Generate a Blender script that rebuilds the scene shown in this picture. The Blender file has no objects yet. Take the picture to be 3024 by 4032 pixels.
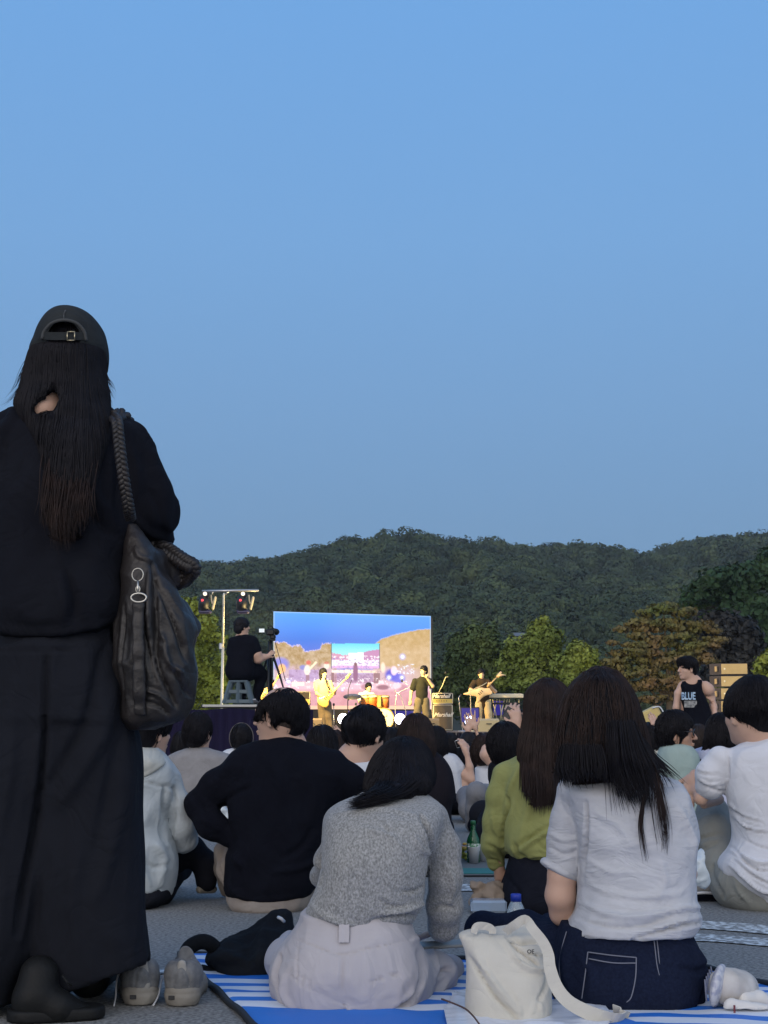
import bpy, math, numpy as np
from mathutils import Vector, Matrix, Euler
R = math.radians
S = bpy.context.scene
COL = S.collection
rng = np.random.default_rng(7)

# ------------------------------------------------------------------ camera
CAM_H = 0.70
F_PX = 5600.0
TH = math.atan((2855 - 2016) / F_PX)
cd = bpy.data.cameras.new('camera'); cam = bpy.data.objects.new('camera', cd); COL.objects.link(cam)
cam.location = (0, 0, CAM_H); cam.rotation_euler = (math.pi / 2 + TH, 0, 0)
cd.sensor_fit = 'VERTICAL'; cd.sensor_height = 36; cd.lens = 36 * F_PX / 4032
cd.clip_start = 0.1; cd.clip_end = 3000
S.camera = cam
S.render.resolution_x, S.render.resolution_y = 768, 1024

# ------------------------------------------------------------------ world and sun
SUN_EL, SUN_AZ = R(4.0), R(205)      # low sun behind the camera
world = bpy.data.worlds.new('World'); S.world = world; world.use_nodes = True
nt = world.node_tree; bg = nt.nodes['Background']
sky = nt.nodes.new('ShaderNodeTexSky'); sky.sky_type = 'NISHITA'; sky.sun_disc = False
sky.sun_elevation = SUN_EL; sky.sun_rotation = SUN_AZ
sky.air_density = 1.0; sky.dust_density = 0.6; sky.ozone_density = 2.5; sky.altitude = 100
# dusk sky: the physical sky, evened out towards the clear blue of the photograph's east, warmer and brighter in the west behind the camera
def wn(t): return nt.nodes.new(t)
tcw = wn('ShaderNodeTexCoord'); sep = wn('ShaderNodeSeparateXYZ'); nt.links.new(tcw.outputs['Generated'], sep.inputs[0])
rp = wn('ShaderNodeValToRGB'); e = rp.color_ramp.elements
def lin(c): return tuple(((v / 255 + .055) / 1.055) ** 2.4 if v > 10 else v / 255 / 12.92 for v in c)
SKY = [(0.0, (106, 140, 178)), (.13, (113, 150, 190)), (.22, (117, 158, 203)), (.33, (118, 165, 216)), (.47, (113, 166, 224)), (1.0, (96, 140, 205))]
e[0].position = SKY[0][0]; e[0].color = (*lin(SKY[0][1]), 1); e[1].position = SKY[-1][0]; e[1].color = (*lin(SKY[-1][1]), 1)
for p_, c_ in SKY[1:-1]: q_ = e.new(p_); q_.color = (*lin(c_), 1)
nt.links.new(sep.outputs[2], rp.inputs[0])
wr = wn('ShaderNodeMapRange'); wr.inputs['From Min'].default_value = .1; wr.inputs['From Max'].default_value = -.9; wr.inputs['To Min'].default_value = 0; wr.inputs['To Max'].default_value = 1
nt.links.new(sep.outputs[1], wr.inputs[0])
m1 = wn('ShaderNodeMix'); m1.data_type = 'RGBA'; m1.blend_type = 'MIX'; nt.links.new(wr.outputs[0], m1.inputs[0])
nt.links.new(rp.outputs[0], m1.inputs[6]); m1.inputs[7].default_value = (1.36, 1.36, 1.40, 1)
m2 = wn('ShaderNodeMix'); m2.data_type = 'RGBA'; m2.blend_type = 'ADD'; m2.inputs[0].default_value = 0.012
nt.links.new(m1.outputs[2], m2.inputs[6]); nt.links.new(sky.outputs[0], m2.inputs[7]); nt.links.new(m2.outputs[2], bg.inputs[0])
bg.inputs[1].default_value = 1.0
sd = bpy.data.lights.new('sun', 'SUN'); sd.energy = 0.6; sd.angle = R(25); sd.color = (1.0, 0.86, 0.78)
sun = bpy.data.objects.new('sun', sd); COL.objects.link(sun)
sdir = Vector((math.sin(SUN_AZ) * math.cos(SUN_EL), math.cos(SUN_AZ) * math.cos(SUN_EL), math.sin(R(22))))
sun.rotation_euler = sdir.to_track_quat('Z', 'Y').to_euler()
S.view_settings.view_transform = 'Standard'; S.view_settings.look = 'None'
S.view_settings.exposure = 0.0; S.view_settings.gamma = 1.0

# ------------------------------------------------------------------ pixel -> world (photo pixels, 3024 x 4032)
ct, st = math.cos(TH), math.sin(TH)
def at(x, y, Y):
    u = (x - 1512) / F_PX; v = (2016 - y) / F_PX
    t = Y / (ct - v * st)
    return np.array([u * t, Y, CAM_H + t * (st + v * ct)])
def gY(y):
    """distance at which photo row y meets the ground"""
    return CAM_H / math.tan(math.atan((y - 2016) / F_PX) - TH)
def onground(x, y, z=0.0):
    v = (2016 - y) / F_PX; u = (x - 1512) / F_PX
    t = (z - CAM_H) / (st + v * ct)
    return np.array([u * t, t * (ct - v * st), z])
def crop(x0, y0, s):
    f = lambda x, y: (x0 + x / s, y0 + y / s)
    f.s = s
    return f
cA = crop(0, 1150, 1.952); cB = crop(0, 2100, 1.952); cC = crop(0, 3000, 1.952); cD = crop(700, 2250, 2.765)
cE = crop(1050, 2380, 2.37); cF = crop(1650, 2380, 2.765); cG = crop(2200, 2300, 2.0134); cH = crop(540, 2650, 2.074)
cI = crop(1100, 2700, 1.9518); cK = crop(1050, 2900, 1.8433); cL = crop(1780, 2600, 2.2113); cM = crop(1800, 2600, 1.545)
cN = crop(2450, 2600, 2.890); cO = crop(2450, 3200, 2.6585); cP = crop(700, 2000, 1.3825); cQ = crop(1824, 2000, 1.3825)
cS = crop(2600, 2550, 6.381); cT = crop(700, 3550, 3.318); cU = crop(1600, 2850, 3.318); cV = crop(1780, 3400, 2.6758)
cW = crop(520, 2800, 2.765); cX = crop(2450, 2750, 4.1475)

# ------------------------------------------------------------------ objects
def tag(o, label=None, cat=None, group=None, kind=None):
    if label: o['label'] = label
    if cat: o['category'] = cat
    if group: o['group'] = group
    if kind: o['kind'] = kind
    return o
def empty(name, loc, label=None, cat=None, group=None, rz=0):
    o = bpy.data.objects.new(name, None); COL.objects.link(o)
    o.location = [float(c) for c in loc]; o.rotation_euler = (0, 0, rz); o.empty_display_size = 0.1
    return tag(o, label, cat, group)
def mesh(name, V, F, mat, parent=None, smooth=True, F2=None, colors=None):
    """V (n,3) world coordinates, F (m,k) faces of one size, F2 a second face array"""
    V = np.asarray(V, dtype=np.float32).reshape(-1, 3)
    me = bpy.data.meshes.new(name)
    fs = [np.asarray(f, dtype=np.int32) for f in (F, F2) if f is not None and len(f)]
    me.vertices.add(len(V)); me.vertices.foreach_set('co', V.ravel())
    nl = sum(f.size for f in fs); npoly = sum(len(f) for f in fs)
    me.loops.add(nl); me.polygons.add(npoly)
    me.loops.foreach_set('vertex_index', np.concatenate([f.ravel() for f in fs]))
    tot = np.concatenate([np.full(len(f), f.shape[1], dtype=np.int32) for f in fs])
    start = np.concatenate([[0], np.cumsum(tot)[:-1]]).astype(np.int32)
    me.polygons.foreach_set('loop_start', start); me.polygons.foreach_set('loop_total', tot)
    me.polygons.foreach_set('use_smooth', np.full(npoly, bool(smooth)))
    me.update(calc_edges=True)
    if colors is not None:
        a = me.color_attributes.new('paint', 'FLOAT_COLOR', 'POINT')
        c = np.ones((len(V), 4), dtype=np.float32); c[:, :3] = colors
        a.data.foreach_set('color', c.ravel())
    if mat is not None: me.materials.append(mat)
    o = bpy.data.objects.new(name, me); COL.objects.link(o)
    if parent is not None: adopt(o, parent)
    return o
def adopt(o, parent):
    o.parent = parent
    o.matrix_parent_inverse = world_of(parent).inverted()
def world_of(o):
    M = Matrix.LocRotScale(o.location, o.rotation_euler, o.scale)
    if o.parent is not None: M = world_of(o.parent) @ o.matrix_parent_inverse @ M
    return M
class MB:
    """collects simple solids into one mesh"""
    def __init__(s): s.V = []; s.Q = []; s.T = []; s.n = 0
    def add(s, V, Q=None, T=None):
        V = np.asarray(V, float).reshape(-1, 3)
        if Q is not None and len(Q): s.Q.append(np.asarray(Q) + s.n)
        if T is not None and len(T): s.T.append(np.asarray(T) + s.n)
        s.V.append(V); s.n += len(V); return s
    def box(s, ctr, size, rot=None, bev=0.0):
        """bevelled box"""
        hx, hy, hz = [q / 2 for q in size]; b = min(bev, hx * .9, hy * .9, hz * .9)
        if b <= 0:
            V = np.array([[x, y, z] for x in (-hx, hx) for y in (-hy, hy) for z in (-hz, hz)])
            Q = [[0, 1, 3, 2], [4, 6, 7, 5], [0, 4, 5, 1], [2, 3, 7, 6], [0, 2, 6, 4], [1, 5, 7, 3]]; T = []
        else:
            V = []; 
            for sx in (-1, 1):
                for sy in (-1, 1):
                    for sz in (-1, 1):
                        V += [[sx * hx, sy * (hy - b), sz * (hz - b)], [sx * (hx - b), sy * hy, sz * (hz - b)], [sx * (hx - b), sy * (hy - b), sz * hz]]
            I = lambda a, bb, c, k: ((a * 2 + bb) * 2 + c) * 3 + k
            Q = []; T = []
            for a in (0, 1):
                f = [I(a, 0, 0, 0), I(a, 0, 1, 0), I(a, 1, 1, 0), I(a, 1, 0, 0)]; Q.append(f if a == 0 else f[::-1])
                f = [I(0, a, 0, 1), I(1, a, 0, 1), I(1, a, 1, 1), I(0, a, 1, 1)]; Q.append(f if a == 0 else f[::-1])
                f = [I(0, 0, a, 2), I(0, 1, a, 2), I(1, 1, a, 2), I(1, 0, a, 2)]; Q.append(f if a == 0 else f[::-1])
            for a in (0, 1):
                for c in (0, 1):
                    Q.append([I(a, c, 0, 0), I(a, c, 1, 0), I(a, c, 1, 1), I(a, c, 0, 1)])
                    Q.append([I(a, 0, c, 0), I(a, 1, c, 0), I(a, 1, c, 2), I(a, 0, c, 2)])
                    Q.append([I(0, a, c, 1), I(1, a, c, 1), I(1, a, c, 2), I(0, a, c, 2)])
            for a in (0, 1):
                for bb in (0, 1):
                    for c in (0, 1): T.append([I(a, bb, c, 0), I(a, bb, c, 1), I(a, bb, c, 2)])
            V = np.array(V)
        if rot is not None: V = V @ np.array(Euler(rot).to_matrix()).T
        return s.add(V + np.asarray(ctr, float), Q, T if len(T) else None)
    def tube(s, pts, r, n=8, cap=True, flat=1.0):
        """tube along points; r a number or a list"""
        P = np.asarray(pts, float); m = len(P)
        rr = np.full(m, r, float) if np.isscalar(r) else np.asarray(r, float)
        T = np.gradient(P, axis=0); T /= np.linalg.norm(T, axis=1, keepdims=True) + 1e-9
        up = np.array([0, 0, 1.0]) if abs(T[0, 2]) < .9 else np.array([1.0, 0, 0])
        V = []
        N = np.cross(T[0], up); N /= np.linalg.norm(N)
        for i in range(m):
            N = N - T[i] * (N @ T[i]); N /= np.linalg.norm(N) + 1e-9
            B = np.cross(T[i], N)
            a = np.arange(n) * 2 * np.pi / n
            V.append(P[i] + rr[i] * (np.outer(np.cos(a), N) + flat * np.outer(np.sin(a), B)))
        V = np.concatenate(V)
        Q = [[i * n + j, i * n + (j + 1) % n, (i + 1) * n + (j + 1) % n, (i + 1) * n + j] for i in range(m - 1) for j in range(n)]
        Tt = []
        if cap:
            c0 = len(V); V = np.vstack([V, P[0], P[-1]])
            for j in range(n):
                Tt.append([c0, (j + 1) % n, j]); Tt.append([c0 + 1, (m - 1) * n + j, (m - 1) * n + (j + 1) % n])
        return s.add(V, Q, Tt if Tt else None)
    def lathe(s, c, prof, n=24, axis=(0, 0, 1)):
        """profile of (radius, height) turned about an axis through c"""
        ax = np.asarray(axis, float); ax /= np.linalg.norm(ax)
        q = Vector(ax).to_track_quat('Z', 'Y').to_matrix(); M = np.array(q)
        a = np.arange(n) * 2 * np.pi / n; V = []
        for r, h in prof: V.append(np.stack([r * np.cos(a), r * np.sin(a), np.full(n, h)], 1))
        V = np.concatenate(V) @ M.T + np.asarray(c, float); m = len(prof)
        Q = [[i * n + j, i * n + (j + 1) % n, (i + 1) * n + (j + 1) % n, (i + 1) * n + j] for i in range(m - 1) for j in range(n)]
        return s.add(V, Q)
    def prism(s, poly, y0, y1):
        """polygon of (x,z) points extruded along y"""
        n = len(poly); V = [[p[0], y0, p[1]] for p in poly] + [[p[0], y1, p[1]] for p in poly]
        from mathutils.geometry import tessellate_polygon
        t = tessellate_polygon([[Vector((p[0], p[1], 0)) for p in poly]])
        T = [list(f) for f in t] + [[f[2] + n, f[1] + n, f[0] + n] for f in t]
        Q = [[i, (i + 1) % n, (i + 1) % n + n, i + n] for i in range(n)]
        return s.add(V, Q, T)
    def build(s, name, mat, parent=None, smooth=False):
        V = np.concatenate(s.V)
        Q = np.concatenate(s.Q) if s.Q else None; T = np.concatenate(s.T) if s.T else None
        o = mesh(name, V, Q if Q is not None else T, mat, parent, smooth, T if Q is not None else None)
        return o
def spline(P, n):
    """Catmull-Rom resample of control points (rows of any width)"""
    P = np.asarray(P, float); m = len(P)
    if m == 2: return np.array([P[0] + (P[1] - P[0]) * t for t in np.linspace(0, 1, n)])
    E = np.vstack([2 * P[0] - P[1], P, 2 * P[-1] - P[-2]])
    u = np.linspace(0, m - 1 - 1e-9, n); i = u.astype(int); t = (u - i)[:, None]
    a, b, c, d = E[i], E[i + 1], E[i + 2], E[i + 3]
    return .5 * (2 * b + (c - a) * t + (2 * a - 5 * b + 4 * c - d) * t ** 2 + (3 * b - a - 3 * c + d) * t ** 3)

# ------------------------------------------------------------------ noise
def vnoise(P, seed=0):
    P = np.asarray(P, float); i = np.floor(P).astype(np.int64); f = P - i; f = f * f * (3 - 2 * f)
    def h(a, b, c):
        n = (a * 73856093) ^ (b * 19349663) ^ (c * 83492791) ^ (seed * 2654435761)
        n = (n ^ (n >> 13)) * 1274126177 & 0x7fffffff
        return ((n ^ (n >> 16)) & 0xffff) / 32767.5 - 1
    x, y, z = i[..., 0], i[..., 1], i[..., 2]; fx, fy, fz = f[..., 0], f[..., 1], f[..., 2]
    L = lambda a, b, t: a + (b - a) * t
    return L(L(L(h(x, y, z), h(x + 1, y, z), fx), L(h(x, y + 1, z), h(x + 1, y + 1, z), fx), fy),
             L(L(h(x, y, z + 1), h(x + 1, y, z + 1), fx), L(h(x, y + 1, z + 1), h(x + 1, y + 1, z + 1), fx), fy), fz)
def fbm(P, seed=0, o=3):
    P = np.asarray(P, float); v = 0; a = 1.0
    for k in range(o): v = v + a * vnoise(P * 2 ** k, seed + k); a *= .5
    return v

# ------------------------------------------------------------------ materials
MATS = {}
def mat(name, col, rough=.8, metal=0.0, bump=None, var=None, emit=None, spec=.4, sheen=0.0, trans=0.0, coat=0.0, scale=(1, 1, 1), sub=0.0, detail=3, crease=None):
    """bump=(scale, strength); var=(second colour, noise scale[, sharpness])"""
    if name in MATS: return MATS[name]
    m = bpy.data.materials.new(name); m.use_nodes = True; n = m.node_tree; p = n.nodes['Principled BSDF']
    p.inputs['Base Color'].default_value = (*col, 1); p.inputs['Roughness'].default_value = rough
    p.inputs['Metallic'].default_value = metal; p.inputs['Specular IOR Level'].default_value = spec
    p.inputs['Sheen Weight'].default_value = sheen; p.inputs['Transmission Weight'].default_value = trans
    p.inputs['Coat Weight'].default_value = coat
    if sub: p.inputs['Subsurface Weight'].default_value = sub; p.inputs['Subsurface Radius'].default_value = (.012, .004, .002)
    tc = n.nodes.new('ShaderNodeTexCoord'); mp = n.nodes.new('ShaderNodeMapping'); mp.inputs['Scale'].default_value = scale
    n.links.new(tc.outputs['Object'], mp.inputs[0])
    if var:
        t = n.nodes.new('ShaderNodeTexNoise'); t.inputs['Scale'].default_value = var[1]; t.inputs['Detail'].default_value = detail
        n.links.new(mp.outputs[0], t.inputs[0])
        r = n.nodes.new('ShaderNodeValToRGB'); w = var[2] if len(var) > 2 else .25
        r.color_ramp.elements[0].position = .5 - w; r.color_ramp.elements[1].position = .5 + w
        r.color_ramp.elements[0].color = (*col, 1); r.color_ramp.elements[1].color = (*var[0], 1)
        n.links.new(t.outputs[0], r.inputs[0]); n.links.new(r.outputs[0], p.inputs['Base Color'])
    if bump:
        t = n.nodes.new('ShaderNodeTexNoise'); t.inputs['Scale'].default_value = bump[0]; t.inputs['Detail'].default_value = 4
        n.links.new(mp.outputs[0], t.inputs[0]); b = n.nodes.new('ShaderNodeBump')
        b.inputs['Strength'].default_value = bump[1]; b.inputs['Distance'].default_value = bump[2] if len(bump) > 2 else .01
        n.links.new(t.outputs[0], b.inputs['Height']); n.links.new(b.outputs[0], p.inputs['Normal'])
        if crease:      # soft irregular creases under the weave
            t2 = n.nodes.new('ShaderNodeTexNoise'); t2.inputs['Scale'].default_value = crease[0]; t2.inputs['Detail'].default_value = 2.5; t2.inputs['Distortion'].default_value = 1.6
            n.links.new(mp.outputs[0], t2.inputs[0]); a2 = n.nodes.new('ShaderNodeMath'); a2.operation = 'SUBTRACT'; a2.inputs[1].default_value = .5; n.links.new(t2.outputs[0], a2.inputs[0])
            a3 = n.nodes.new('ShaderNodeMath'); a3.operation = 'ABSOLUTE'; n.links.new(a2.outputs[0], a3.inputs[0]); b2 = n.nodes.new('ShaderNodeBump'); b2.inputs['Strength'].default_value = crease[1]; b2.inputs['Distance'].default_value = .022
            n.links.new(a3.outputs[0], b2.inputs['Height']); n.links.new(b2.outputs[0], b.inputs['Normal'])
    if emit: p.inputs['Emission Color'].default_value = (*emit[0], 1); p.inputs['Emission Strength'].default_value = emit[1]
    MATS[name] = m; return m

# ------------------------------------------------------------------ implicit solids
class Sdf:
    """smooth union of tapered limbs, ellipsoids and lofted trunks, turned into one continuous mesh"""
    def __init__(s, k=.02): s.p = []; s.k = k; s.cut = []; s.folds = []; s.noise = []
    def limb(s, pts, rad, k=None, fl=1.0):
        pts = [np.asarray(q, float) for q in pts]
        if np.isscalar(rad): rad = [rad] * len(pts)
        if len(pts) == 2:
            s.p.append(('c', pts[0], pts[1], rad[0], rad[1], fl, k)); return s
        for i in range(len(pts) - 1): s.p.append(('c', pts[i], pts[i + 1], rad[i], rad[i + 1], fl, k))
        return s
    def ell(s, c, r, rot=None, k=None):
        M = np.eye(3) if rot is None else (np.array(Euler(rot).to_matrix()) if np.ndim(rot) == 1 else np.asarray(rot, float))
        s.p.append(('e', np.asarray(c, float), np.asarray(r, float), M, k)); return s
    def loft(s, rows, k=None, p=2.3, lean=None):
        """rows of (z, xc, halfwidth, yc, halfdepth) from top to bottom"""
        Rr = np.asarray(sorted(rows, key=lambda q: q[0]), float)
        if len(Rr) > 2: Rr = spline(Rr, 60); Rr = Rr[np.argsort(Rr[:, 0])]
        s.p.append(('l', Rr, p, k)); return s
    def cutout(s, prim): s.cut.append(prim); return s
    def prim(s, q, P):
        if q[0] == 'c':
            _, a, b, ra, rb, fl, _k = q
            w = np.array([1, 1 / fl, 1]); A = a * w; B = b * w; X = P * w
            ba = B - A; l2 = ba @ ba + 1e-12
            t = np.clip(((X - A) @ ba) / l2, 0, 1)
            return np.linalg.norm(X - A - t[:, None] * ba, axis=1) - (ra + (rb - ra) * t)
        if q[0] == 'e':
            _, c, r, M, _k = q
            X = (P - c) @ M; k0 = np.linalg.norm(X / r, axis=1); k1 = np.linalg.norm(X / (r * r), axis=1) + 1e-9
            return k0 * (k0 - 1) / k1
        if q[0] == 'l':
            _, Rr, p, _k = q
            z = P[:, 2]; zz = Rr[:, 0]
            xc, w, yc, d = [np.interp(z, zz, Rr[:, j]) for j in (1, 2, 3, 4)]
            w = np.maximum(w, 1e-3); d = np.maximum(d, 1e-3)
            e = (np.abs((P[:, 0] - xc) / w) ** p + np.abs((P[:, 1] - yc) / d) ** p) ** (1 / p)
            f = (e - 1) * np.minimum(w, d)
            cap = np.maximum(z - zz[-1], zz[0] - z)
            return np.where(cap > 0, np.hypot(np.maximum(f, 0), cap), np.maximum(f, cap))
        if q[0] == 'plane':   # removes the side the normal points to
            return (P - q[1]) @ q[2]
    def __call__(s, P):
        d = None
        for q in s.p:
            e = s.prim(q, P); k = q[-1] if q[-1] is not None else s.k
            if d is None: d = e
            else:
                h = np.clip(.5 + .5 * (e - d) / k, 0, 1) if k > 0 else (e < d) * 0.0
                d = (d * h + e * (1 - h) - k * h * (1 - h)) if k > 0 else np.minimum(d, e)
                # h=1 keeps d
        for q in s.cut:
            if q[0] == 'plane': d = np.maximum(d, s.prim(q, P))
            else: d = np.maximum(d, -s.prim(q, P))
        return d
    def bounds(s):
        lo = np.full(3, 1e9); hi = -lo
        for q in s.p:
            if q[0] == 'c':
                r = max(q[3], q[4]); rv = np.array([r, r * q[5], r])
                for v in (q[1], q[2]): lo = np.minimum(lo, v - rv); hi = np.maximum(hi, v + rv)
            elif q[0] == 'e': r = q[2].max(); lo = np.minimum(lo, q[1] - r); hi = np.maximum(hi, q[1] + r)
            else:
                Rr = q[1]
                lo = np.minimum(lo, [(Rr[:, 1] - Rr[:, 2]).min(), (Rr[:, 3] - Rr[:, 4]).min(), Rr[:, 0].min()])
                hi = np.maximum(hi, [(Rr[:, 1] + Rr[:, 2]).max(), (Rr[:, 3] + Rr[:, 4]).max(), Rr[:, 0].max()])
        return lo, hi
    def grad(s, P, e=.002):
        g = np.stack([s(P + np.eye(3)[i] * e) - s(P - np.eye(3)[i] * e) for i in range(3)], 1)
        return g / (np.linalg.norm(g, axis=1, keepdims=True) + 1e-9)
    def fold(s, pts, r, amp, Y=None):
        """a crease (amp<0) or ridge (amp>0) along points, measured across the x-z plane, camera side"""
        s.folds.append((np.asarray(pts, float), r, amp)); return s
    def wrinkle(s, scale, amp, seed=0, ridge=False, box=None):
        s.noise.append((np.asarray(scale, float), amp, seed, ridge, box)); return s
    def surface(s, h):
        lo, hi = s.bounds(); lo = lo - 2.5 * h - .01; hi = hi + 2.5 * h + .01
        n = np.ceil((hi - lo) / h).astype(int) + 1
        B = 8; nb = np.ceil(n / B).astype(int); n = nb * B + 1
        # coarse pass: only blocks near the surface are sampled finely
        cx = [lo[i] + h * (np.arange(nb[i]) * B + B / 2) for i in range(3)]
        C = np.stack(np.meshgrid(*cx, indexing='ij'), -1).reshape(-1, 3)
        dc = s(C); near = np.abs(dc) < h * B * 1.15 * 1.9
        G = np.full(n, 1.0)
        sign = np.where(dc < 0, -1.0, 1.0).reshape(nb)
        G[:-1, :-1, :-1] = np.repeat(np.repeat(np.repeat(sign, B, 0), B, 1), B, 2)
        idx = np.argwhere(near.reshape(nb))
        o = np.arange(B + 1); O = np.stack(np.meshgrid(o, o, o, indexing='ij'), -1).reshape(-1, 3)
        for c0 in range(0, len(idx), 400):
            I = (idx[c0:c0 + 400, None, :] * B + O[None]).reshape(-1, 3)
            G[I[:, 0], I[:, 1], I[:, 2]] = s(lo + I * h)
        return surfnet(G, lo, h)
    def build(s, name, h, mat, parent=None, relax=1, colors=None):
        V, Q = s.surface(h)
        if relax:
            N = s.grad(V, h * .5); d = s(V); V = V - N * np.clip(d, -h, h)[:, None]
        N = s.grad(V, h)
        V = s.deform(V, N)
        o = mesh(name, V, Q, mat, parent)
        return o
    def deform(s, V, N):
        D = np.zeros(len(V))
        for pts, r, amp in s.folds:
            best = np.full(len(V), 1e9); Pm = spline(pts, max(12, len(pts) * 4)) if len(pts) > 2 else pts
            X = V[:, [0, 2]]; Pz = Pm[:, [0, 2]]; m = len(Pz); tt = np.zeros(len(V))
            for i in range(m - 1):
                a, b = Pz[i], Pz[i + 1]; ba = b - a
                t = np.clip(((X - a) @ ba) / (ba @ ba + 1e-12), 0, 1)
                dd = np.linalg.norm(X - a - t[:, None] * ba, axis=1)
                u = dd < best; best[u] = dd[u]; tt[u] = (i + t[u]) / (m - 1)
            ym = Pm[:, 1].mean()
            fade = np.clip(-N[:, 1] * 2 + .3, 0, 1) * np.sin(np.clip(tt * .92 + .04, 0, 1) * np.pi) ** .5
            D += 1.35 * amp * (np.exp(-(best / (r * .85)) ** 2) - .25 * np.exp(-(best / (r * 2.0)) ** 2)) * fade
        for sc, amp, seed, ridge, box in s.noise:
            v = fbm(V * sc, seed, 2)
            if ridge: v = 1 - 2 * np.abs(v)
            w = 1.0
            if box is not None:
                c, rr = np.asarray(box[0]), box[1]; w = np.exp(-(np.linalg.norm(V - c, axis=1) / rr) ** 2)
            D += amp * v * w
        return V + N * D[:, None]
def surfnet(G, lo, h):
    ins = G < 0
    c = np.zeros(tuple(np.array(G.shape) - 1), np.int8)
    for dx in (0, 1):
        for dy in (0, 1):
            for dz in (0, 1): c += ins[dx:G.shape[0] - 1 + dx, dy:G.shape[1] - 1 + dy, dz:G.shape[2] - 1 + dz]
    act = (c > 0) & (c < 8); I = np.argwhere(act)
    ids = np.full(act.shape, -1, np.int64); ids[act] = np.arange(len(I))
    acc = np.zeros((len(I), 3)); cnt = np.zeros(len(I))
    cor = [(0, 0, 0), (1, 0, 0), (0, 1, 0), (1, 1, 0), (0, 0, 1), (1, 0, 1), (0, 1, 1), (1, 1, 1)]
    for a in range(8):
        for b in range(a + 1, 8):
            da = np.array(cor[a]); db = np.array(cor[b])
            if np.abs(da - db).sum() != 1: continue
            ga = G[tuple((I + da).T)]; gb = G[tuple((I + db).T)]; x = (ga < 0) != (gb < 0)
            t = ga / np.where(x, ga - gb, 1)
            p = da + t[:, None] * (db - da); acc[x] += p[x]; cnt[x] += 1
    V = lo + (I + acc / np.maximum(cnt, 1)[:, None]) * h
    Q = []
    for ax in range(3):
        sl0 = [slice(None)] * 3; sl1 = [slice(None)] * 3
        sl0[ax] = slice(0, -1); sl1[ax] = slice(1, None)
        A = ins[tuple(sl0)]; Bm = ins[tuple(sl1)]
        E = np.argwhere(A != Bm); fl = A[tuple(E.T)]
        b, cc = [(1, 2), (2, 0), (0, 1)][ax]
        ok = (E[:, b] > 0) & (E[:, cc] > 0) & (E[:, b] < act.shape[b]) & (E[:, cc] < act.shape[cc]); E = E[ok]; fl = fl[ok]
        eb = np.zeros(3, int); eb[b] = 1; ec = np.zeros(3, int); ec[cc] = 1
        q = np.stack([ids[tuple((E - eb - ec).T)], ids[tuple((E - ec).T)], ids[tuple(E.T)], ids[tuple((E - eb).T)]], 1)
        q[~fl] = q[~fl][:, ::-1]; Q.append(q)
    Q = np.concatenate(Q); Q = Q[(Q >= 0).all(1)]
    return V, Q

def ribbons(paths, rad, name, mat, parent, sides=3):
    """many thin tapering strands in one mesh: paths (n,m,3), rad (n,)"""
    n, m, _ = paths.shape
    T = np.gradient(paths, axis=1); T /= np.linalg.norm(T, axis=2, keepdims=True) + 1e-9
    ref = np.broadcast_to(np.array([0.13, 1.0, 0.21]), T.shape)
    N = np.cross(T, ref); N /= np.linalg.norm(N, axis=2, keepdims=True) + 1e-9; Bn = np.cross(T, N)
    tp = 1 - np.linspace(0, 1, m) ** 3 * .85
    r = rad[:, None, None] * tp[None, :, None]
    ang = np.arange(sides) * 2 * np.pi / sides
    V = np.stack([paths + r * (math.cos(a) * N + math.sin(a) * Bn) for a in ang], 2).reshape(-1, 3)
    base = (np.arange(n) * m * sides)[:, None, None]
    i = np.arange(m - 1)[None, :, None] * sides; j = np.arange(sides)[None, None, :]; j2 = (j + 1) % sides
    Q = np.stack([base + i + j, base + i + j2, base + i + sides + j2, base + i + sides + j], -1).reshape(-1, 4)
    return mesh(name, V, Q, mat, parent)
def strands(sdf, top, name, mat, parent, n=900, steps=26, step=.02, rad=.0012, lift=.003, flow=(0, 0, -1), spread=.35, seed=1, zmin=None,
            loc=None, rr=.09, wave=.0, minl=.4, endlift=.0, yfront=None):
    """strands that start round `top` and follow the surface of the hair volume"""
    g = np.random.default_rng(seed)
    u = g.normal(size=(n, 3)); u /= np.linalg.norm(u, axis=1, keepdims=True); u[:, 2] = np.abs(u[:, 2]) * .9 - .15
    P = np.asarray(top, float) + u * rr * g.uniform(.9, 1.1, (n, 1))
    for _ in range(4): P = P - sdf.grad(P, .004) * (sdf(P) - lift)[:, None] * .9
    fl = np.asarray(flow, float); paths = [P.copy()]
    dev = g.normal(size=(n, 3)) * spread * .25; ln = g.uniform(minl, 1.0, n); lf = lift * g.uniform(.2, 1.6, n)
    for k in range(steps):
        N = sdf.grad(P, .004)
        d = fl + dev + .25 * (P - np.asarray(top)) / rr * np.array([1, 1, 0]) * (k < 6)
        if wave: d = d + wave * np.sin(P[:, 2:3] * 60 + dev * 40)
        d = d - N * (d * N).sum(1, keepdims=True); d /= np.linalg.norm(d, axis=1, keepdims=True) + 1e-6
        st_ = step * (k / steps < ln)
        P = P + d * np.asarray(st_)[:, None]
        q = sdf(P); P = P - N * np.clip(q - lf - endlift * (k / steps) ** 2, -.03, .03)[:, None]
        paths.append(P.copy())
    A = np.stack(paths, 1)
    return ribbons(A, rad * g.uniform(.6, 1.5, n), name, mat, parent)

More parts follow.
